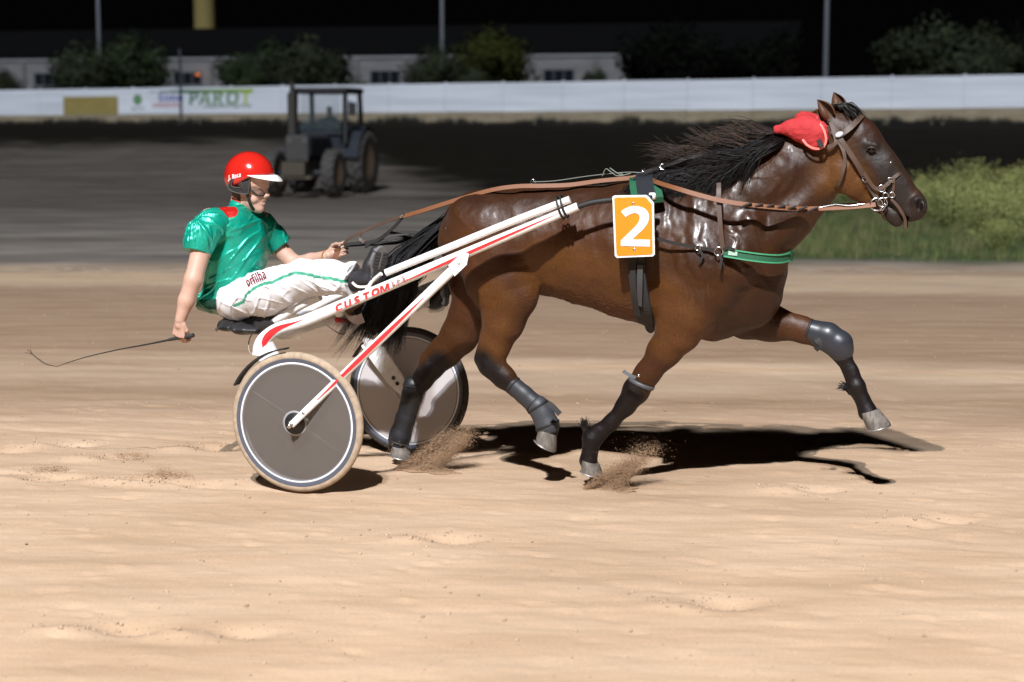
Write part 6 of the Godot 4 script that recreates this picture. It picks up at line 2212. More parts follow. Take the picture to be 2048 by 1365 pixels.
	for j in 21:
		var a := lerpf(-1.45, 1.45, j / 20.0)
		var ct := Vector3(-0.5749, 1.515, -0)
		var base := Vector3(ct.x - 0.015 + cos(a) * 0.073, 0, sin(a) * 0.084)
		var nose := exp(-pow(a / 0.22, 2.0))
		var out := smoothstep(0.6, 1.45, absf(a))
		up.append(Vector3(base.x + 0.002, ct.y + 0.026 - 0.004 * out, base.z))
		low.append(Vector3(base.x, ct.y - 0.030 + 0.020 * nose + 0.036 * out, base.z))
	for j in 20:
		quad(st, up[j], up[j + 1], low[j + 1], low[j])
	var lens_m := mat(Color(0.16, 0.14, 0.13, 0.32), 0.05)
	lens_m.transparency = BaseMaterial3D.TRANSPARENCY_ALPHA
	var g := part("goggles", done(st), lens_m, t)
	st = begin()
	tube(st, low, 0.0045, null, 6)
	for s in [0, 20]:
		tube(st, [up[s], low[s], low[s] + Vector3(-0.045, 0.002, 0.006 * (1.0 if s else -1.0))], 0.005, 0.006, 6)
	part("goggle_frame", done(st), pad, g)
	# lettering on the helmet
	var o := part("lettering", words("J. Roca", 0.024, 0.002), M.white_paint, h)
	var d := Vector3(-0.20, 0.03, 0.97).normalized()
	var pos := c + d * Vector3(0.141, 0.136, 0.118) * 1.006
	var nn := (d / Vector3(0.141, 0.136, 0.118)).normalized()
	var tx := Vector3.UP.cross(nn).normalized()
	o.transform = Transform3D(Basis(tx, nn.cross(tx), nn) * Basis(Vector3(0, 0, 1), 0.2) * Basis(Vector3(0.8, 0, 0), Vector3(0.2, 1, 0), Vector3(0, 0, 1)), pos)

# ---------------------------------------------------------------- harness, bridle, reins, boots, number
func band(t: Node3D, called: String, pts: Array, wide: float, m: Material, face := Vector3(0, 0, 1), thick := 0.0018) -> MeshInstance3D:
	var st := begin()
	strap(st, smoothed(pts, 6), wide, thick, face)
	return part(called, done(st), m, t)

func round_band(t: Node3D, called: String, pts: Array, r, m: Material) -> MeshInstance3D:
	var st := begin()
	tube(st, smoothed(pts, 6), r, null, 7)
	return part(called, done(st), m, t)

func rings(t: Node3D, called: String, list: Array, axis := Vector3(0.1, 0, 1)) -> void:
	for q in list:
		var st := begin()
		ring_mesh(st, q[0], axis, q[1], q[2], 18)
		part(called, done(st), M.steel, t)

func tack() -> void:
	# bridle
	var t := thing("bridle", "brown leather racing bridle with white browband plate and steel bit rings", "bridle", Vector3(2.75, 1.55, HZ), RIG)
	var z := HZ
	var L: Material = M.brown_leather
	for s in [1.0, -1.0]:
		var m := Vector3(1, 1, s)
		var f := func(p: Vector3) -> Vector3: return Vector3(p.x, p.y, HZ + (p.z - HZ) * s)
		var face := Vector3(0.05, 0.05, s)
		band(t, "browband", [f.call(Vector3(2.5541, 1.8168, 0.012)), f.call(Vector3(2.5883, 1.8313, 0.018)), f.call(Vector3(2.6237, 1.8626, -0)), f.call(Vector3(2.655, 1.9036, -0.05)), f.call(Vector3(2.6583, 1.9136, -0.1))], 0.026, L, Vector3(0.3, 0.5, s * 0.8))
		band(t, "cheek_strap", [f.call(Vector3(2.5295, 1.8602, -0.02)), f.call(Vector3(2.569, 1.7975, 0.012)), f.call(Vector3(2.6141, 1.7326, 0.014)), f.call(Vector3(2.6531, 1.6723, 0.008)), f.call(Vector3(2.6923, 1.5994, -0.02)), f.call(Vector3(2.728, 1.5386, -0.035)), f.call(Vector3(2.7506, 1.4976, -0.035))], 0.024, L, face)
		band(t, "throat_strap", [f.call(Vector3(2.5217, 1.836, -0.01)), f.call(Vector3(2.5803, 1.7493, 0.016)), f.call(Vector3(2.5919, 1.6843, 0.02)), f.call(Vector3(2.5786, 1.6188, 0.018)), f.call(Vector3(2.5507, 1.559, -0.02)), f.call(Vector3(2.5256, 1.5364, -0.1))], 0.016, L, face)
		band(t, "crownpiece", [f.call(Vector3(2.4927, 1.7538, 0.012)), f.call(Vector3(2.5453, 1.7781, 0.012)), f.call(Vector3(2.5328, 1.836, 0)), f.call(Vector3(2.508, 1.8941, -0.03)), f.call(Vector3(2.4901, 1.9334, -0.1))], 0.020, L, face)
		band(t, "noseband", [f.call(Vector3(2.8528, 1.6423, -0.1)), f.call(Vector3(2.8459, 1.6313, -0.052)), f.call(Vector3(2.8219, 1.6098, -0.036)), f.call(Vector3(2.7953, 1.5809, -0.024)), f.call(Vector3(2.7583, 1.5565, -0.018)), f.call(Vector3(2.7251, 1.5709, -0.012)), f.call(Vector3(2.6825, 1.6363, 0.006))], 0.018, L, face)
		band(t, "side_strap", [f.call(Vector3(2.8249, 1.61, -0.03)), f.call(Vector3(2.8231, 1.5615, -0.036)), f.call(Vector3(2.8165, 1.5225, -0.04))], 0.012, L, face)
		band(t, "chin_strap", [f.call(Vector3(2.8121, 1.5079, -0.04)), f.call(Vector3(2.8435, 1.4742, -0.045)), f.call(Vector3(2.8679, 1.4355, -0.05)), f.call(Vector3(2.8796, 1.406, -0.06)), f.call(Vector3(2.8822, 1.3617, -0.07))], 0.014, L, face)
		band(t, "chin_strap", [f.call(Vector3(2.7506, 1.4976, -0.035)), f.call(Vector3(2.7625, 1.4584, -0.045)), f.call(Vector3(2.7752, 1.4184, -0.07)), f.call(Vector3(2.7819, 1.4024, -0.1))], 0.014, L, face)
		rings(t, "bit_ring", [[f.call(Vector3(2.7446, 1.4808, -0.028)), 0.030, 0.0042], [f.call(Vector3(2.7732, 1.4909, -0.028)), 0.022, 0.0036], [f.call(Vector3(2.7676, 1.559, -0.02)), 0.016, 0.0036], [f.call(Vector3(2.7869, 1.5251, -0.026)), 0.013, 0.0032], [f.call(Vector3(2.8168, 1.5275, -0.036)), 0.013, 0.0032]], Vector3(0.15, 0.05, 1))
		var st := begin()
		tube(st, [f.call(Vector3(2.741, 1.4518, -0.024)), f.call(Vector3(2.7743, 1.4546, -0.026)), f.call(Vector3(2.788, 1.4741, -0.028)), f.call(Vector3(2.7776, 1.5129, -0.026))], 0.004, null, 6)
		part("bit_cheek", done(st), M.steel, t)
		for q in [[Vector3(2.6907, 1.6044, -0.012), 0.6], [Vector3(2.8113, 1.6003, -0.026), 0.1]]:
			st = begin()
			var c: Vector3 = f.call(q[0])
			var bb := Basis(Vector3(0, 0, 1), q[1])
			var e := []
			for k in 5: e.append(c + bb * (Vector3([-0.013, 0.013, 0.013, -0.013, -0.013][k], [-0.011, -0.011, 0.011, 0.011, -0.011][k], s * 0.004)))
			tube(st, e, 0.0024, null, 5, Vector3(0, 0, 1))
			part("buckle", done(st), M.steel, t)
		st = begin()
		ball(st, f.call(Vector3(2.5627, 1.8193, 0.022)), Vector3(0.021, 0.013, 0.005), Basis(Vector3(0, 0, 1), 0.45))
		part("browband_plate", done(st), mat(lin(0.55, 0.55, 0.62), 0.4), t)
	band(t, "forehead_strap", [Vector3(2.6585, 1.9087, -0.1), Vector3(2.7087, 1.8529, -0.095), Vector3(2.749, 1.7923, -0.092), Vector3(2.7961, 1.7246, -0.094), Vector3(2.8482, 1.6472, -0.096)], 0.018, L, Vector3(0.8, 0.6, 0))
	var st := begin()
	for q in [Vector3(2.7147, 1.8529, -0.084), Vector3(2.7376, 1.8215, -0.08), Vector3(2.7453, 1.8118, -0.078), Vector3(2.8042, 1.6842, -0.05), Vector3(2.7996, 1.677, -0.05)]:
		ball(st, q, Vector3(0.0065, 0.0065, 0.0065), Basis.IDENTITY, 6, 8)
	part("stud", done(st), M.steel, t)
	# red ear cover
	var ef := Field.new()
	ef.h = 0.006
	ef.zc = HZ
	ef.chain([Vector4(2.2568, 1.843, -0.015, 0.0221), Vector4(2.3272, 1.8504, -0.005, 0.0368), Vector4(2.4011, 1.848, -0.002, 0.0562), Vector4(2.4505, 1.8311, 0, 0.0586)], 0.75, 0.03)
	ef.chain([Vector4(2.3798, 1.831, 0, 0.0538), Vector4(2.4425, 1.7826, 0.005, 0.0366), Vector4(2.4714, 1.7875, 0.004, 0.0317)], 0.6, 0.03)
	ef.chain([Vector4(2.3737, 1.8895, -0.08, 0.0444), Vector4(2.4327, 1.8894, -0.08, 0.0345)], 1.6, 0.03)
	var nz := FastNoiseLite.new()
	nz.noise_type = FastNoiseLite.TYPE_SIMPLEX_SMOOTH
	nz.frequency = 12.0
	nz.seed = 4
	ef.detail = func(p: Vector3) -> float: return absf(nz.get_noise_3d(p.x * 0.8 + p.y * 0.7, p.y * 1.4 - p.x * 0.6, p.z)) * -0.010 + 0.002
	var hood := thing("ear_cover", "red cloth ear cover pulled back on the horse's neck behind its ears", "ear cover", v3(Vector4(2.3766, 1.8358, -0.02, 0)), RIG)
	var redcloth := mat(lin(0.42, 0.024, 0.028), 0.8)
	part("cloth", fused([ef.run()]), redcloth, hood)
	band(hood, "trim", [Vector3(2.3891, 1.7949, 0.04), Vector3(2.413, 1.7684, 0.05), Vector3(2.4498, 1.7516, 0.05), Vector3(2.4828, 1.7541, 0.045), Vector3(2.5015, 1.7831, 0.045), Vector3(2.495, 1.8289, 0.04), Vector3(2.467, 1.8747, 0.02), Vector3(2.4253, 1.9138, -0.06)], 0.010, mat(lin(0.75, 0.18, 0.15), 0.7), Vector3(0.3, 0, 1), 0.003)
	st = begin()
	box(st, Vector3(2.4767, 1.7759, 0.056), Vector3(0.024, 0.040, 0.006), Basis(Vector3(0, 0, 1), 0.45), 0.002)
	part("tab", done(st), M.black_rubber, hood)
	# saddle harness
	t = thing("harness", "green and black racing harness round the horse's back, girth and chest", "harness", Vector3(1.62, 1.5, HZ), RIG)
	var green := mat(lin(0.016, 0.100, 0.050), 0.65)
	var over := [Vector3(1.6559, 1.4927, 0.2), Vector3(1.6283, 1.5342, 0.13), Vector3(1.6008, 1.5758, 0.04), Vector3(1.5638, 1.5914, -0.1), Vector3(1.5324, 1.5665, -0.24), Vector3(1.5145, 1.4998, -0.36)]
	band(t, "saddle_pad", over, 0.155, green, Vector3(0, 1, 0.3), 0.016)
	var over2 := []
	for p in over: over2.append(p + Vector3(0, 0.016, 0.012 * signf(p.z - HZ)))
	band(t, "saddle", over2, 0.085, mat(lin(0.022, 0.024, 0.03), 0.5), Vector3(0, 1, 0.3), 0.017)
	band(t, "girth", [Vector3(1.619, 1.4978, 0.215), Vector3(1.6052, 1.326, 0.235), Vector3(1.6063, 1.2024, 0.235), Vector3(1.6178, 1.0646, 0.215), Vector3(1.6282, 0.9482, 0.17), Vector3(1.6175, 0.8709, 0.06), Vector3(1.5893, 0.8374, -0.1), Vector3(1.5293, 0.8477, -0.28)], 0.085, mat(lin(0.02, 0.02, 0.022), 0.75), Vector3(0, -0.15, 1), 0.008)
	band(t, "girth_strap", [Vector3(1.5998, 1.2157, 0.25), Vector3(1.5954, 1.1414, 0.25), Vector3(1.5989, 1.0289, 0.24), Vector3(1.6078, 0.9194, 0.19)], 0.030, M.black_leather, Vector3(0, -0.1, 1), 0.005)
	band(t, "girth_strap", [Vector3(1.6343, 1.1798, 0.255), Vector3(1.631, 1.0802, 0.248), Vector3(1.6212, 0.9724, 0.215)], 0.028, mat(lin(0.045, 0.045, 0.048), 0.7), Vector3(0, -0.1, 1), 0.005)
	st = begin()
	tube(st, smoothed([Vector3(1.5556, 1.6244, -0.1), Vector3(1.5601, 1.6381, -0.06), Vector3(1.5729, 1.6485, -0.05)], 3), 0.005)
	ring_mesh(st, Vector3(1.578, 1.6264, -0.03), Vector3(1, 0.2, 0), 0.020, 0.004)
	part("terret", done(st), M.steel, t)
	# chest strap
	band(t, "trace_strap", [Vector3(1.7042, 1.3101, 0.225), Vector3(1.7993, 1.2872, 0.222), Vector3(1.8986, 1.2718, 0.218), Vector3(2.0019, 1.2565, 0.212)], 0.016, M.black_leather, Vector3(0, 0, 1))
	band(t, "breast_strap", [Vector3(2.0416, 1.2476, 0.212), Vector3(2.1429, 1.232, 0.2), Vector3(2.234, 1.219, 0.16), Vector3(2.2958, 1.213, 0.09), Vector3(2.3253, 1.2172, -0), Vector3(2.319, 1.22, -0.1), Vector3(2.2375, 1.2071, -0.26), Vector3(2.0614, 1.2, -0.38)], 0.046, green, Vector3(0.25, 0, 1), 0.006)
	for dy in [-0.019, 0.019]:
		var e := []
		for p in [Vector3(2.0432, 1.2482, 0.22), Vector3(2.1444, 1.2326, 0.208), Vector3(2.2354, 1.2196, 0.168), Vector3(2.2973, 1.2137, 0.099), Vector3(2.329, 1.2178, 0.008)]: e.append(p + Vector3(0.003, dy, 0.001))
		band(t, "strap_edging", e, 0.006, mat(lin(0.06, 0.32, 0.16), 0.6), Vector3(0.25, 0, 1), 0.004)
	st = begin()
	box(st, Vector3(2.0872, 1.2441, 0.218), Vector3(0.045, 0.020, 0.002), Basis(Vector3(0, 0, 1), -0.1))
	part("strap_label", done(st), mat(lin(0.35, 0.5, 0.42), 0.6), t)
	rings(t, "harness_ring", [[Vector3(2.0184, 1.2525, 0.22), 0.021, 0.004], [Vector3(1.9145, 1.2675, 0.222), 0.012, 0.003]])
	band(t, "neck_strap", [Vector3(2.0026, 1.5836, 0.165), Vector3(2.0081, 1.5505, 0.19), Vector3(2.0118, 1.5025, 0.205), Vector3(2.0244, 1.3819, 0.222), Vector3(2.038, 1.2651, 0.22)], 0.022, M.brown_leather, Vector3(0.1, 0, 1))
	for q in [[Vector3(2.0189, 1.2478, 0.222), Vector3(2.0326, 1.2117, 0.226), Vector3(2.0262, 1.1678, 0.228)], [Vector3(1.92, 1.258, 0.224), Vector3(1.9411, 1.2293, 0.228), Vector3(1.922, 1.1996, 0.23)], [Vector3(2.0385, 1.2604, 0.222), Vector3(2.0687, 1.2711, 0.226), Vector3(2.0987, 1.2621, 0.228)]]:
		band(t, "strap_end", q, 0.013, M.black_leather, Vector3(0.1, 0, 1))
	# overcheck from the saddle to the head
	band(t, "check_strap", [Vector3(1.5707, 1.6255, -0.06), Vector3(1.6583, 1.6519, -0.04), Vector3(1.734, 1.6735, 0.01), Vector3(1.8251, 1.7016, 0.02), Vector3(1.9493, 1.717, 0.01), Vector3(2.0637, 1.6968, -0.05)], 0.020, M.black_leather, Vector3(0, 0.5, 1))
	rings(t, "check_buckle", [[Vector3(1.6761, 1.6548, -0.03), 0.014, 0.0036]], Vector3(0.2, 0.3, 1))
	round_band(t, "check_cord", [Vector3(1.5634, 1.6222, -0.09), Vector3(1.4636, 1.6239, -0.09), Vector3(1.2754, 1.6042, -0.1), Vector3(1.0873, 1.5767, -0.1), Vector3(0.9678, 1.5703, -0.1)], 0.0028, mat(lin(0.16, 0.165, 0.14), 0.6))
	rings(t, "cord_ring", [[Vector3(0.9678, 1.5703, -0.1), 0.013, 0.0025]])
	for q in [[Vector3(1.3474, 1.6053, -0.08), Vector3(1.3684, 1.6415, -0.07), Vector3(1.3976, 1.6267, -0.06), Vector3(1.432, 1.6064, -0.07), Vector3(1.4977, 1.6194, -0.08)], [Vector3(1.3842, 1.6462, -0.09), Vector3(1.424, 1.6213, -0.08), Vector3(1.4663, 1.6013, -0.08), Vector3(1.4398, 1.624, -0.08)]]:
		round_band(t, "cord", q, 0.0026, mat(lin(0.2, 0.21, 0.17), 0.6))
	# crupper strap along the back to the tail
	band(t, "back_strap", [Vector3(1.5534, 1.5812, -0.1), Vector3(1.2757, 1.5528, -0.1), Vector3(0.9788, 1.5497, -0.1), Vector3(0.7591, 1.5369, -0.1), Vector3(0.5919, 1.4456, -0.1), Vector3(0.5215, 1.3918, -0.1)], 0.022, M.black_leather, Vector3(0, 1, 0.1))
	# number plate on the shaft tip
	t = thing("number_plate", "orange number plate with a white figure two hung outside the saddle", "number plate", Vector3(1.6186, 1.3684, 0.33), RIG)
	var o := Vector3(1.6173, 1.3682, 0.325)
	var poly := PackedVector2Array()
	var inner := PackedVector2Array()
	for q in [Vector3(1.5079, 1.5154, 0.325), Vector3(1.5179, 1.5228, 0.325), Vector3(1.676, 1.5271, 0.325), Vector3(1.6885, 1.52, 0.325), Vector3(1.7162, 1.4889, 0.325), Vector3(1.7237, 1.2385, 0.325), Vector3(1.7138, 1.2285, 0.325), Vector3(1.5328, 1.217, 0.325), Vector3(1.5226, 1.2266, 0.325)]:
		poly.append(Vector2(q.x - o.x, q.y - o.y))
	for q in poly: inner.append(Vector2(q.x * 0.905, q.y * 0.935))
	st = begin()
	prism(st, poly, -0.006, 0.002, Transform3D(Basis.IDENTITY, o))
	var plate := part("plate", done(st), M.white_paint, t)
	st = begin()
	prism(st, inner, 0.0, 0.0045, Transform3D(Basis.IDENTITY, o))
	part("orange_face", done(st), mat(lin(0.72, 0.245, 0.012), 0.4), t)
	var d := part("digit", words("2", 0.192, 0.003), M.white_paint, t)
	d.transform = Transform3D(Basis(Vector3(1.13, 0, 0), Vector3(0, 1, 0), Vector3(0, 0, 1)), Vector3(1.6224, 1.3682, 0.325) + Vector3(0, 0, 0.0062) - offs[t])
	for q in [Vector3(1.6138, 1.4851, 0.325), Vector3(1.6208, 1.2607, 0.325)]:
		st = begin()
		ball(st, q + Vector3(0, 0, 0.005), Vector3(0.008, 0.008, 0.004))
		part("bolt", done(st), M.steel, t)
	st = begin()
	box(st, Vector3(1.6525, 1.5138, 0.3), Vector3(0.1, 0.025, 0.03), Basis.IDENTITY, 0.004)
	part("clamp", done(st), M.black_rubber, t)
	# reins
	var rein := thing("rein", "tan leather rein running from the driver's hand over the rump to the bit, near side", "rein", Vector3(0.8399, 1.5329, 0.06), RIG, "reins")
	band(rein, "strap", [Vector3(0.2598, 1.3821, -0.05), Vector3(0.404, 1.421, -0), Vector3(0.6104, 1.4826, 0.03), Vector3(0.7941, 1.5319, 0.045), Vector3(0.9281, 1.5511, 0.04), Vector3(1.0594, 1.5547, 0.03), Vector3(1.1973, 1.5603, -0), Vector3(1.3506, 1.5816, -0.02), Vector3(1.5106, 1.598, -0.03), Vector3(1.5806, 1.609, -0.02), Vector3(1.6717, 1.5833, 0.1), Vector3(1.7913, 1.5582, 0.2), Vector3(1.9217, 1.524, 0.225), Vector3(2.0435, 1.496, 0.215), Vector3(2.1616, 1.4796, 0.19), Vector3(2.2978, 1.4644, 0.13), Vector3(2.4315, 1.4579, 0.05), Vector3(2.5942, 1.4653, -0), Vector3(2.7121, 1.4758, -0.02), Vector3(2.7403, 1.4809, -0.024)], 0.024, M.tan_leather, Vector3(0, 0.55, 1), 0.002)
	for i in 7:
		var u := Vector3(2.1429, 1.482, 0.195).lerp(Vector3(2.4436, 1.458, 0.05), i / 6.0)
		st = begin()
		var q := u + Vector3(0, -0.004, 0.004)
		tube(st, [q + Vector3(-0.025, -0.014, 0.003), q + Vector3(0, 0.0, 0.006), q + Vector3(0.03, 0.012, 0.002)], 0.009, 0.006, 6)
		part("wrapping", done(st), M.black_rubber, rein)
	band(rein, "lining", [Vector3(2.1363, 1.4693, 0.185), Vector3(2.2967, 1.4518, 0.122), Vector3(2.4358, 1.448, 0.045)], 0.016, M.black_rubber, Vector3(0, 0.3, 1), 0.004)
	st = begin()
	tube(st, [Vector3(2.477, 1.465, 0.03), Vector3(2.5519, 1.4798, 0.012), Vector3(2.6182, 1.473, 0), Vector3(2.6884, 1.483, -0.015)], 0.004, null, 6)
	part("snap_hook", done(st), M.steel, rein)
	var hand_at := Vector3(-0.1461, 1.1989, -0.115)
	band(rein, "hand_loop", [Vector3(0.2598, 1.3821, -0.05), Vector3(0.1443, 1.3494, -0.08), Vector3(0.0344, 1.3062, -0.1), Vector3(-0.0726, 1.2604, -0.11), hand_at + Vector3(0.02, 0.01, 0.0)], 0.016, M.brown_leather, Vector3(0, 0.4, 1))
	band(rein, "hand_loop", [Vector3(0.2598, 1.3821, -0.05), Vector3(0.2097, 1.3302, -0.06), Vector3(0.1292, 1.2688, -0.08), Vector3(0.0669, 1.2401, -0.09), Vector3(-0.073, 1.2252, -0.11), hand_at], 0.018, M.black_leather, Vector3(0, 0.4, 1))
	band(rein, "hand_loop", [Vector3(0.0344, 1.3062, -0.1), Vector3(-0.0037, 1.2866, -0.1), Vector3(-0.0099, 1.2541, -0.1), Vector3(0.0174, 1.2337, -0.09)], 0.016, M.brown_leather, Vector3(0.3, 0.4, 1))
	band(rein, "rein_end", [hand_at + Vector3(0.0, 0.0, 0.03), Vector3(-0.1413, 1.1817, -0.09), Vector3(-0.1483, 1.152, -0.085), Vector3(-0.1517, 1.1193, -0.085)], 0.030, M.tan_leather, Vector3(0.3, 0, 1))
	st = begin()
	box(st, Vector3(0.2561, 1.385, -0.045), Vector3(0.03, 0.022, 0.012), Basis(Vector3(0, 0, 1), 0.5), 0.003)
	part("buckle", done(st), M.steel, rein)
	rein = thing("rein", "second rein, tan where it shows behind the tail, passing the horse's far side", "rein", Vector3(0.7202, 1.4657, -0.3), RIG, "reins")
	band(rein, "strap", [Vector3(0.308, 1.2829, -0.22), Vector3(0.3912, 1.3037, -0.26), Vector3(0.5388, 1.354, -0.33), Vector3(0.8008, 1.4223, -0.4), Vector3(1.1153, 1.4942, -0.38), Vector3(1.4629, 1.5509, -0.22), Vector3(1.5494, 1.5791, -0.17), Vector3(1.6375, 1.5482, -0.36), Vector3(1.8874, 1.4804, -0.44), Vector3(2.2196, 1.4528, -0.34), Vector3(2.4909, 1.4617, -0.22), Vector3(2.7232, 1.4743, -0.176)], 0.024, M.tan_leather, Vector3(0, 0.6, 1), 0.002)
	for q in [[Vector3(0.308, 1.2829, -0.22), Vector3(0.2232, 1.2653, -0.17), Vector3(0.1482, 1.2548, -0.14), Vector3(0.0398, 1.2296, -0.12), Vector3(-0.1068, 1.2157, -0.12)], [Vector3(0.308, 1.2829, -0.22), Vector3(0.2118, 1.292, -0.17), Vector3(0.1339, 1.2815, -0.14), Vector3(0.0691, 1.2437, -0.12), Vector3(-0.0627, 1.2193, -0.12)], [Vector3(0.2945, 1.2751, -0.21), Vector3(0.198, 1.2384, -0.16), Vector3(0.123, 1.2306, -0.13), Vector3(0.0252, 1.2239, -0.12)]]:
		band(rein, "hand_loop", q, 0.020, M.black_leather, Vector3(0, 0.4, 1))
	# leg boots: each strapped on its own leg
	boot_on("knee_boot", "grey knee boot on the horse's stretched far foreleg", [Vector4(2.3957, 0.8249, -0.24, 0.061), Vector4(2.4898, 0.7977, -0.24, 0.0735), Vector4(2.5486, 0.7591, -0.24, 0.0734), Vector4(2.5643, 0.729, -0.24, 0.0608)], [[Vector3(2.4629, 0.8071, -0.06), Vector3(2.4784, 0.7776, -0.06), Vector3(2.4576, 0.7505, -0.07)]], mat(lin(0.026, 0.029, 0.037), 0.35), 0.80)
	boot_on("hock_boot", "grey shin boot wrapped on the near hind cannon", [Vector4(0.9071, 0.5177, 0.05, 0.0482), Vector4(0.9672, 0.4705, 0.05, 0.0481), Vector4(1.0218, 0.4258, 0.05, 0.052)], [], mat(lin(0.028, 0.030, 0.036), 0.5), 0.85)
	boot_on("fetlock_boot", "grey ankle boot on the lifted near hind foot with a flap at its front", [Vector4(1.0436, 0.4111, 0.05, 0.0597), Vector4(1.0681, 0.3755, 0.05, 0.0571), Vector4(1.0954, 0.3165, 0.05, 0.0649)], [[Vector3(1.1405, 0.4593, 0.2), Vector3(1.1698, 0.4401, 0.2), Vector3(1.207, 0.4033, 0.2)]], mat(lin(0.045, 0.05, 0.06), 0.5), 0.88)
	boot_on("long_boot", "long black boot on the far hind shin standing before the wheel", [Vector4(0.2247, 0.4391, -0.27, 0.055), Vector4(0.2184, 0.3832, -0.27, 0.0578), Vector4(0.179, 0.2528, -0.27, 0.0525), Vector4(0.1456, 0.1558, -0.27, 0.0609), Vector4(0.1364, 0.1216, -0.27, 0.0582)], [], mat(lin(0.014, 0.014, 0.017), 0.5), 0.9)
	# strap above the near knee with a stiff end that stands off
	var ks := thing("knee_strap", "grey strap buckled above the knee of the planted near foreleg", "strap", v3(Vector4(1.582, 0.5557, 0.01, 0)), RIG)
	st = begin()
	var kc := v3(Vector4(1.5846, 0.5533, 0.01, 0))
	var ka := (v3(Vector4(1.5561, 0.5132, 0.01, 0)) - v3(Vector4(1.6156, 0.6037, 0.01, 0))).normalized()
	var k1 := ka.cross(Vector3(0, 0, 1)).normalized()
	var pts := []
	for j in 17:
		var a := TAU * j / 16
		pts.append(kc + k1 * cos(a) * 0.067 + Vector3(0, 0, 1) * sin(a) * 0.053 + ka * 0.012 * cos(a))
	strap(st, pts, 0.026, 0.004, ka.cross(k1))
	var rg := []
	for j in 17:
		rg.append(pts[j])
	st = begin()
	tube(st, rg, 0.005, 0.013, 6, ka, false)
	var gb := mat(lin(0.085, 0.09, 0.105), 0.5)
	part("band", done(st), gb, ks)
	band(ks, "strap_end", [Vector3(1.5965, 0.6046, 0.175), Vector3(1.5719, 0.6144, 0.18), Vector3(1.5407, 0.6308, 0.18), Vector3(1.5329, 0.638, 0.18)], 0.018, gb, Vector3(0, 0.3, 1), 0.003)
	st = begin()
	ball(st, Vector3(1.6086, 0.6149, 0.172), Vector3(0.008, 0.008, 0.004))
	part("stud", done(st), M.steel, ks)

func boot_on(called: String, label: String, nodes: Array, straps: Array, m: Material, zs: float) -> void:
	var f := Field.new()
	f.h = 0.006
	f.zc = (nodes[0] as Vector4).z
	f.chain(nodes, zs, 0.012)
	var t := thing(called, label, "leg boot", v3(nodes[0]), RIG, "boots on the horse's legs")
	part("shell", fused([f.run()]), m, t)
	var n := nodes.size()
	for i in [0, n - 1]:   # a raised binding at either end
		var a: Vector4 = nodes[i]
		var b: Vector4 = nodes[1 if i == 0 else n - 2]
		var ax := (v3(b) - v3(a)).normalized()
		var s := ax.cross(Vector3(0, 0, 1)).normalized()
		var st := begin()
		var pts := []
		for j in 17:
			var an := TAU * j / 16
			pts.append(v3(a) + s * cos(an) * (a.w + 0.001) + Vector3(0, 0, 1) * sin(an) * (a.w * zs + 0.001))
		tube(st, pts, 0.003, 0.007, 6, ax, false)
		part("binding", done(st), M.black_rubber, t)
	for q in straps:
		band(t, "flap", q, 0.028, M.black_rubber, Vector3(0.2, 0.2, 1), 0.004)

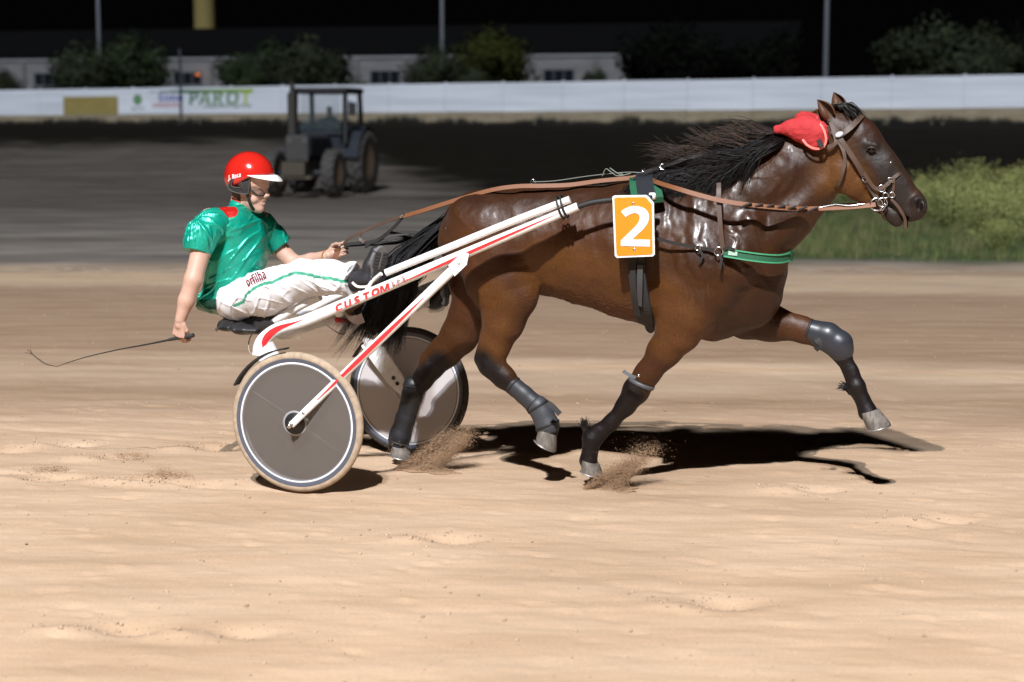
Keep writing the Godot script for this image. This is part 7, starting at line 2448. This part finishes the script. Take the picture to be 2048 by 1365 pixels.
# ---------------------------------------------------------------- thrown sand
func dirt() -> void:
	var grain := begin()
	grain.set_smooth_group(-1)
	var v := [Vector3(1, 0.1, 0), Vector3(-0.9, 0, 0.2), Vector3(0, 0.8, 0.1), Vector3(0.1, -0.9, 0), Vector3(0, 0.1, 1), Vector3(0.1, 0, -1)]
	for q in [[0, 2, 4], [4, 2, 1], [1, 2, 5], [5, 2, 0], [0, 4, 3], [4, 1, 3], [1, 5, 3], [5, 0, 3]]:
		tri3(grain, v[q[0]], v[q[1]], v[q[2]])
	grain.generate_normals()
	var gm := grain.commit()
	var m := mat(Color.WHITE, 0.95, 0.0, 0.2)
	m.vertex_color_use_as_albedo = true
	# each burst: foot of the heap, reach of the plume, half width, height, grains, label
	var bursts := [
		[Vector3(0.2981, -0.0021, -0.14), Vector3(0.5954, 0.2524, -0.2), 0.12, 48000, "spray of sand thrown up behind the far hind hoof", 0.10],
		[Vector3(1.3872, 0.022, 0.03), Vector3(1.6155, 0.224, -0.06), 0.10, 36000, "spray of sand thrown up before the planted near forehoof", 0.085],
		[Vector3(-0.9209, -0.042, 0.45), Vector3(-1.0092, -0.0436, 0.4), 0.15, 1800, "small heap of loose sand on the track behind the sulky wheel", 0.012],
		[Vector3(-1.611, -0.0399, 0.5), Vector3(-1.6209, -0.0389, 0.45), 0.12, 1000, "small heap of loose sand at the far left of the track", 0.012],
		[Vector3(-1.3917, 0.0023, 0), Vector3(-1.4573, 0.0047, -0.03), 0.12, 1000, "scatter of loose sand on the track left of the wheels", 0.012]]
	for b in bursts:
		var r := RandomNumberGenerator.new()
		r.seed = 90 + int(b[3])
		var mm := MultiMesh.new()
		mm.transform_format = MultiMesh.TRANSFORM_3D
		mm.use_colors = true
		mm.mesh = gm
		mm.instance_count = b[3]
		var foot: Vector3 = b[0]
		var tip: Vector3 = b[1]
		foot.y = 0.0
		var jets := []
		for j in 16:   # tongues of sand inside the plume
			jets.append([r.randf_range(-1.0, 1.0), r.randf_range(0.25, 1.0), r.randfn() * 0.6])
		for i in b[3]:
			var p := Vector3.ZERO
			var u := 0.0
			if i % 5 < 2:   # the heap round the foot
				var a := r.randf() * TAU
				var d := pow(r.randf(), 0.6)
				var wide: float = 1.3 * b[2] * (1.0 + 0.25 * sin(a * 3.0 + b[2] * 50.0) + 0.15 * sin(a * 7.0))
				p = foot + Vector3(cos(a) * d * wide + 0.25 * (tip.x - foot.x), 0, sin(a) * d * wide * 0.6)
				p.y = b[5] * (1.0 - d) * (1.0 - d) * r.randf()
			else:
				var jet: Array = jets[i % 16]
				u = pow(r.randf(), 1.35) * jet[1]
				p = foot.lerp(tip, u)
				p += Vector3(jet[0] * b[2] * 0.85 * (1.0 - 0.35 * u), 0, jet[2] * b[2] * 0.45)
				p += Vector3(r.randfn(), r.randfn() * 0.7, r.randfn()) * (0.012 + 0.020 * u)
				p.y = absf(p.y)
			if r.randf() < 0.02: p += Vector3(r.randfn(), absf(r.randfn()), r.randfn()) * 0.07
			var s := r.randf_range(0.0009, 0.0023)
			if r.randf() < 0.01: s *= 2.0
			mm.set_instance_transform(i, Transform3D(Basis.from_euler(Vector3(r.randf() * TAU, r.randf() * TAU, 0)).scaled(Vector3(s * r.randf_range(0.8, 1.5), s, s)), p))
			mm.set_instance_color(i, Color(0.38, 0.25, 0.155) * r.randf_range(0.7, 1.2))
		var o := MultiMeshInstance3D.new()
		o.name = numbered("thrown_sand")
		o.multimesh = mm
		o.material_override = m
		o.transform = RIG
		add_child(o)
		tag(o, b[4], "sand", "", "stuff")
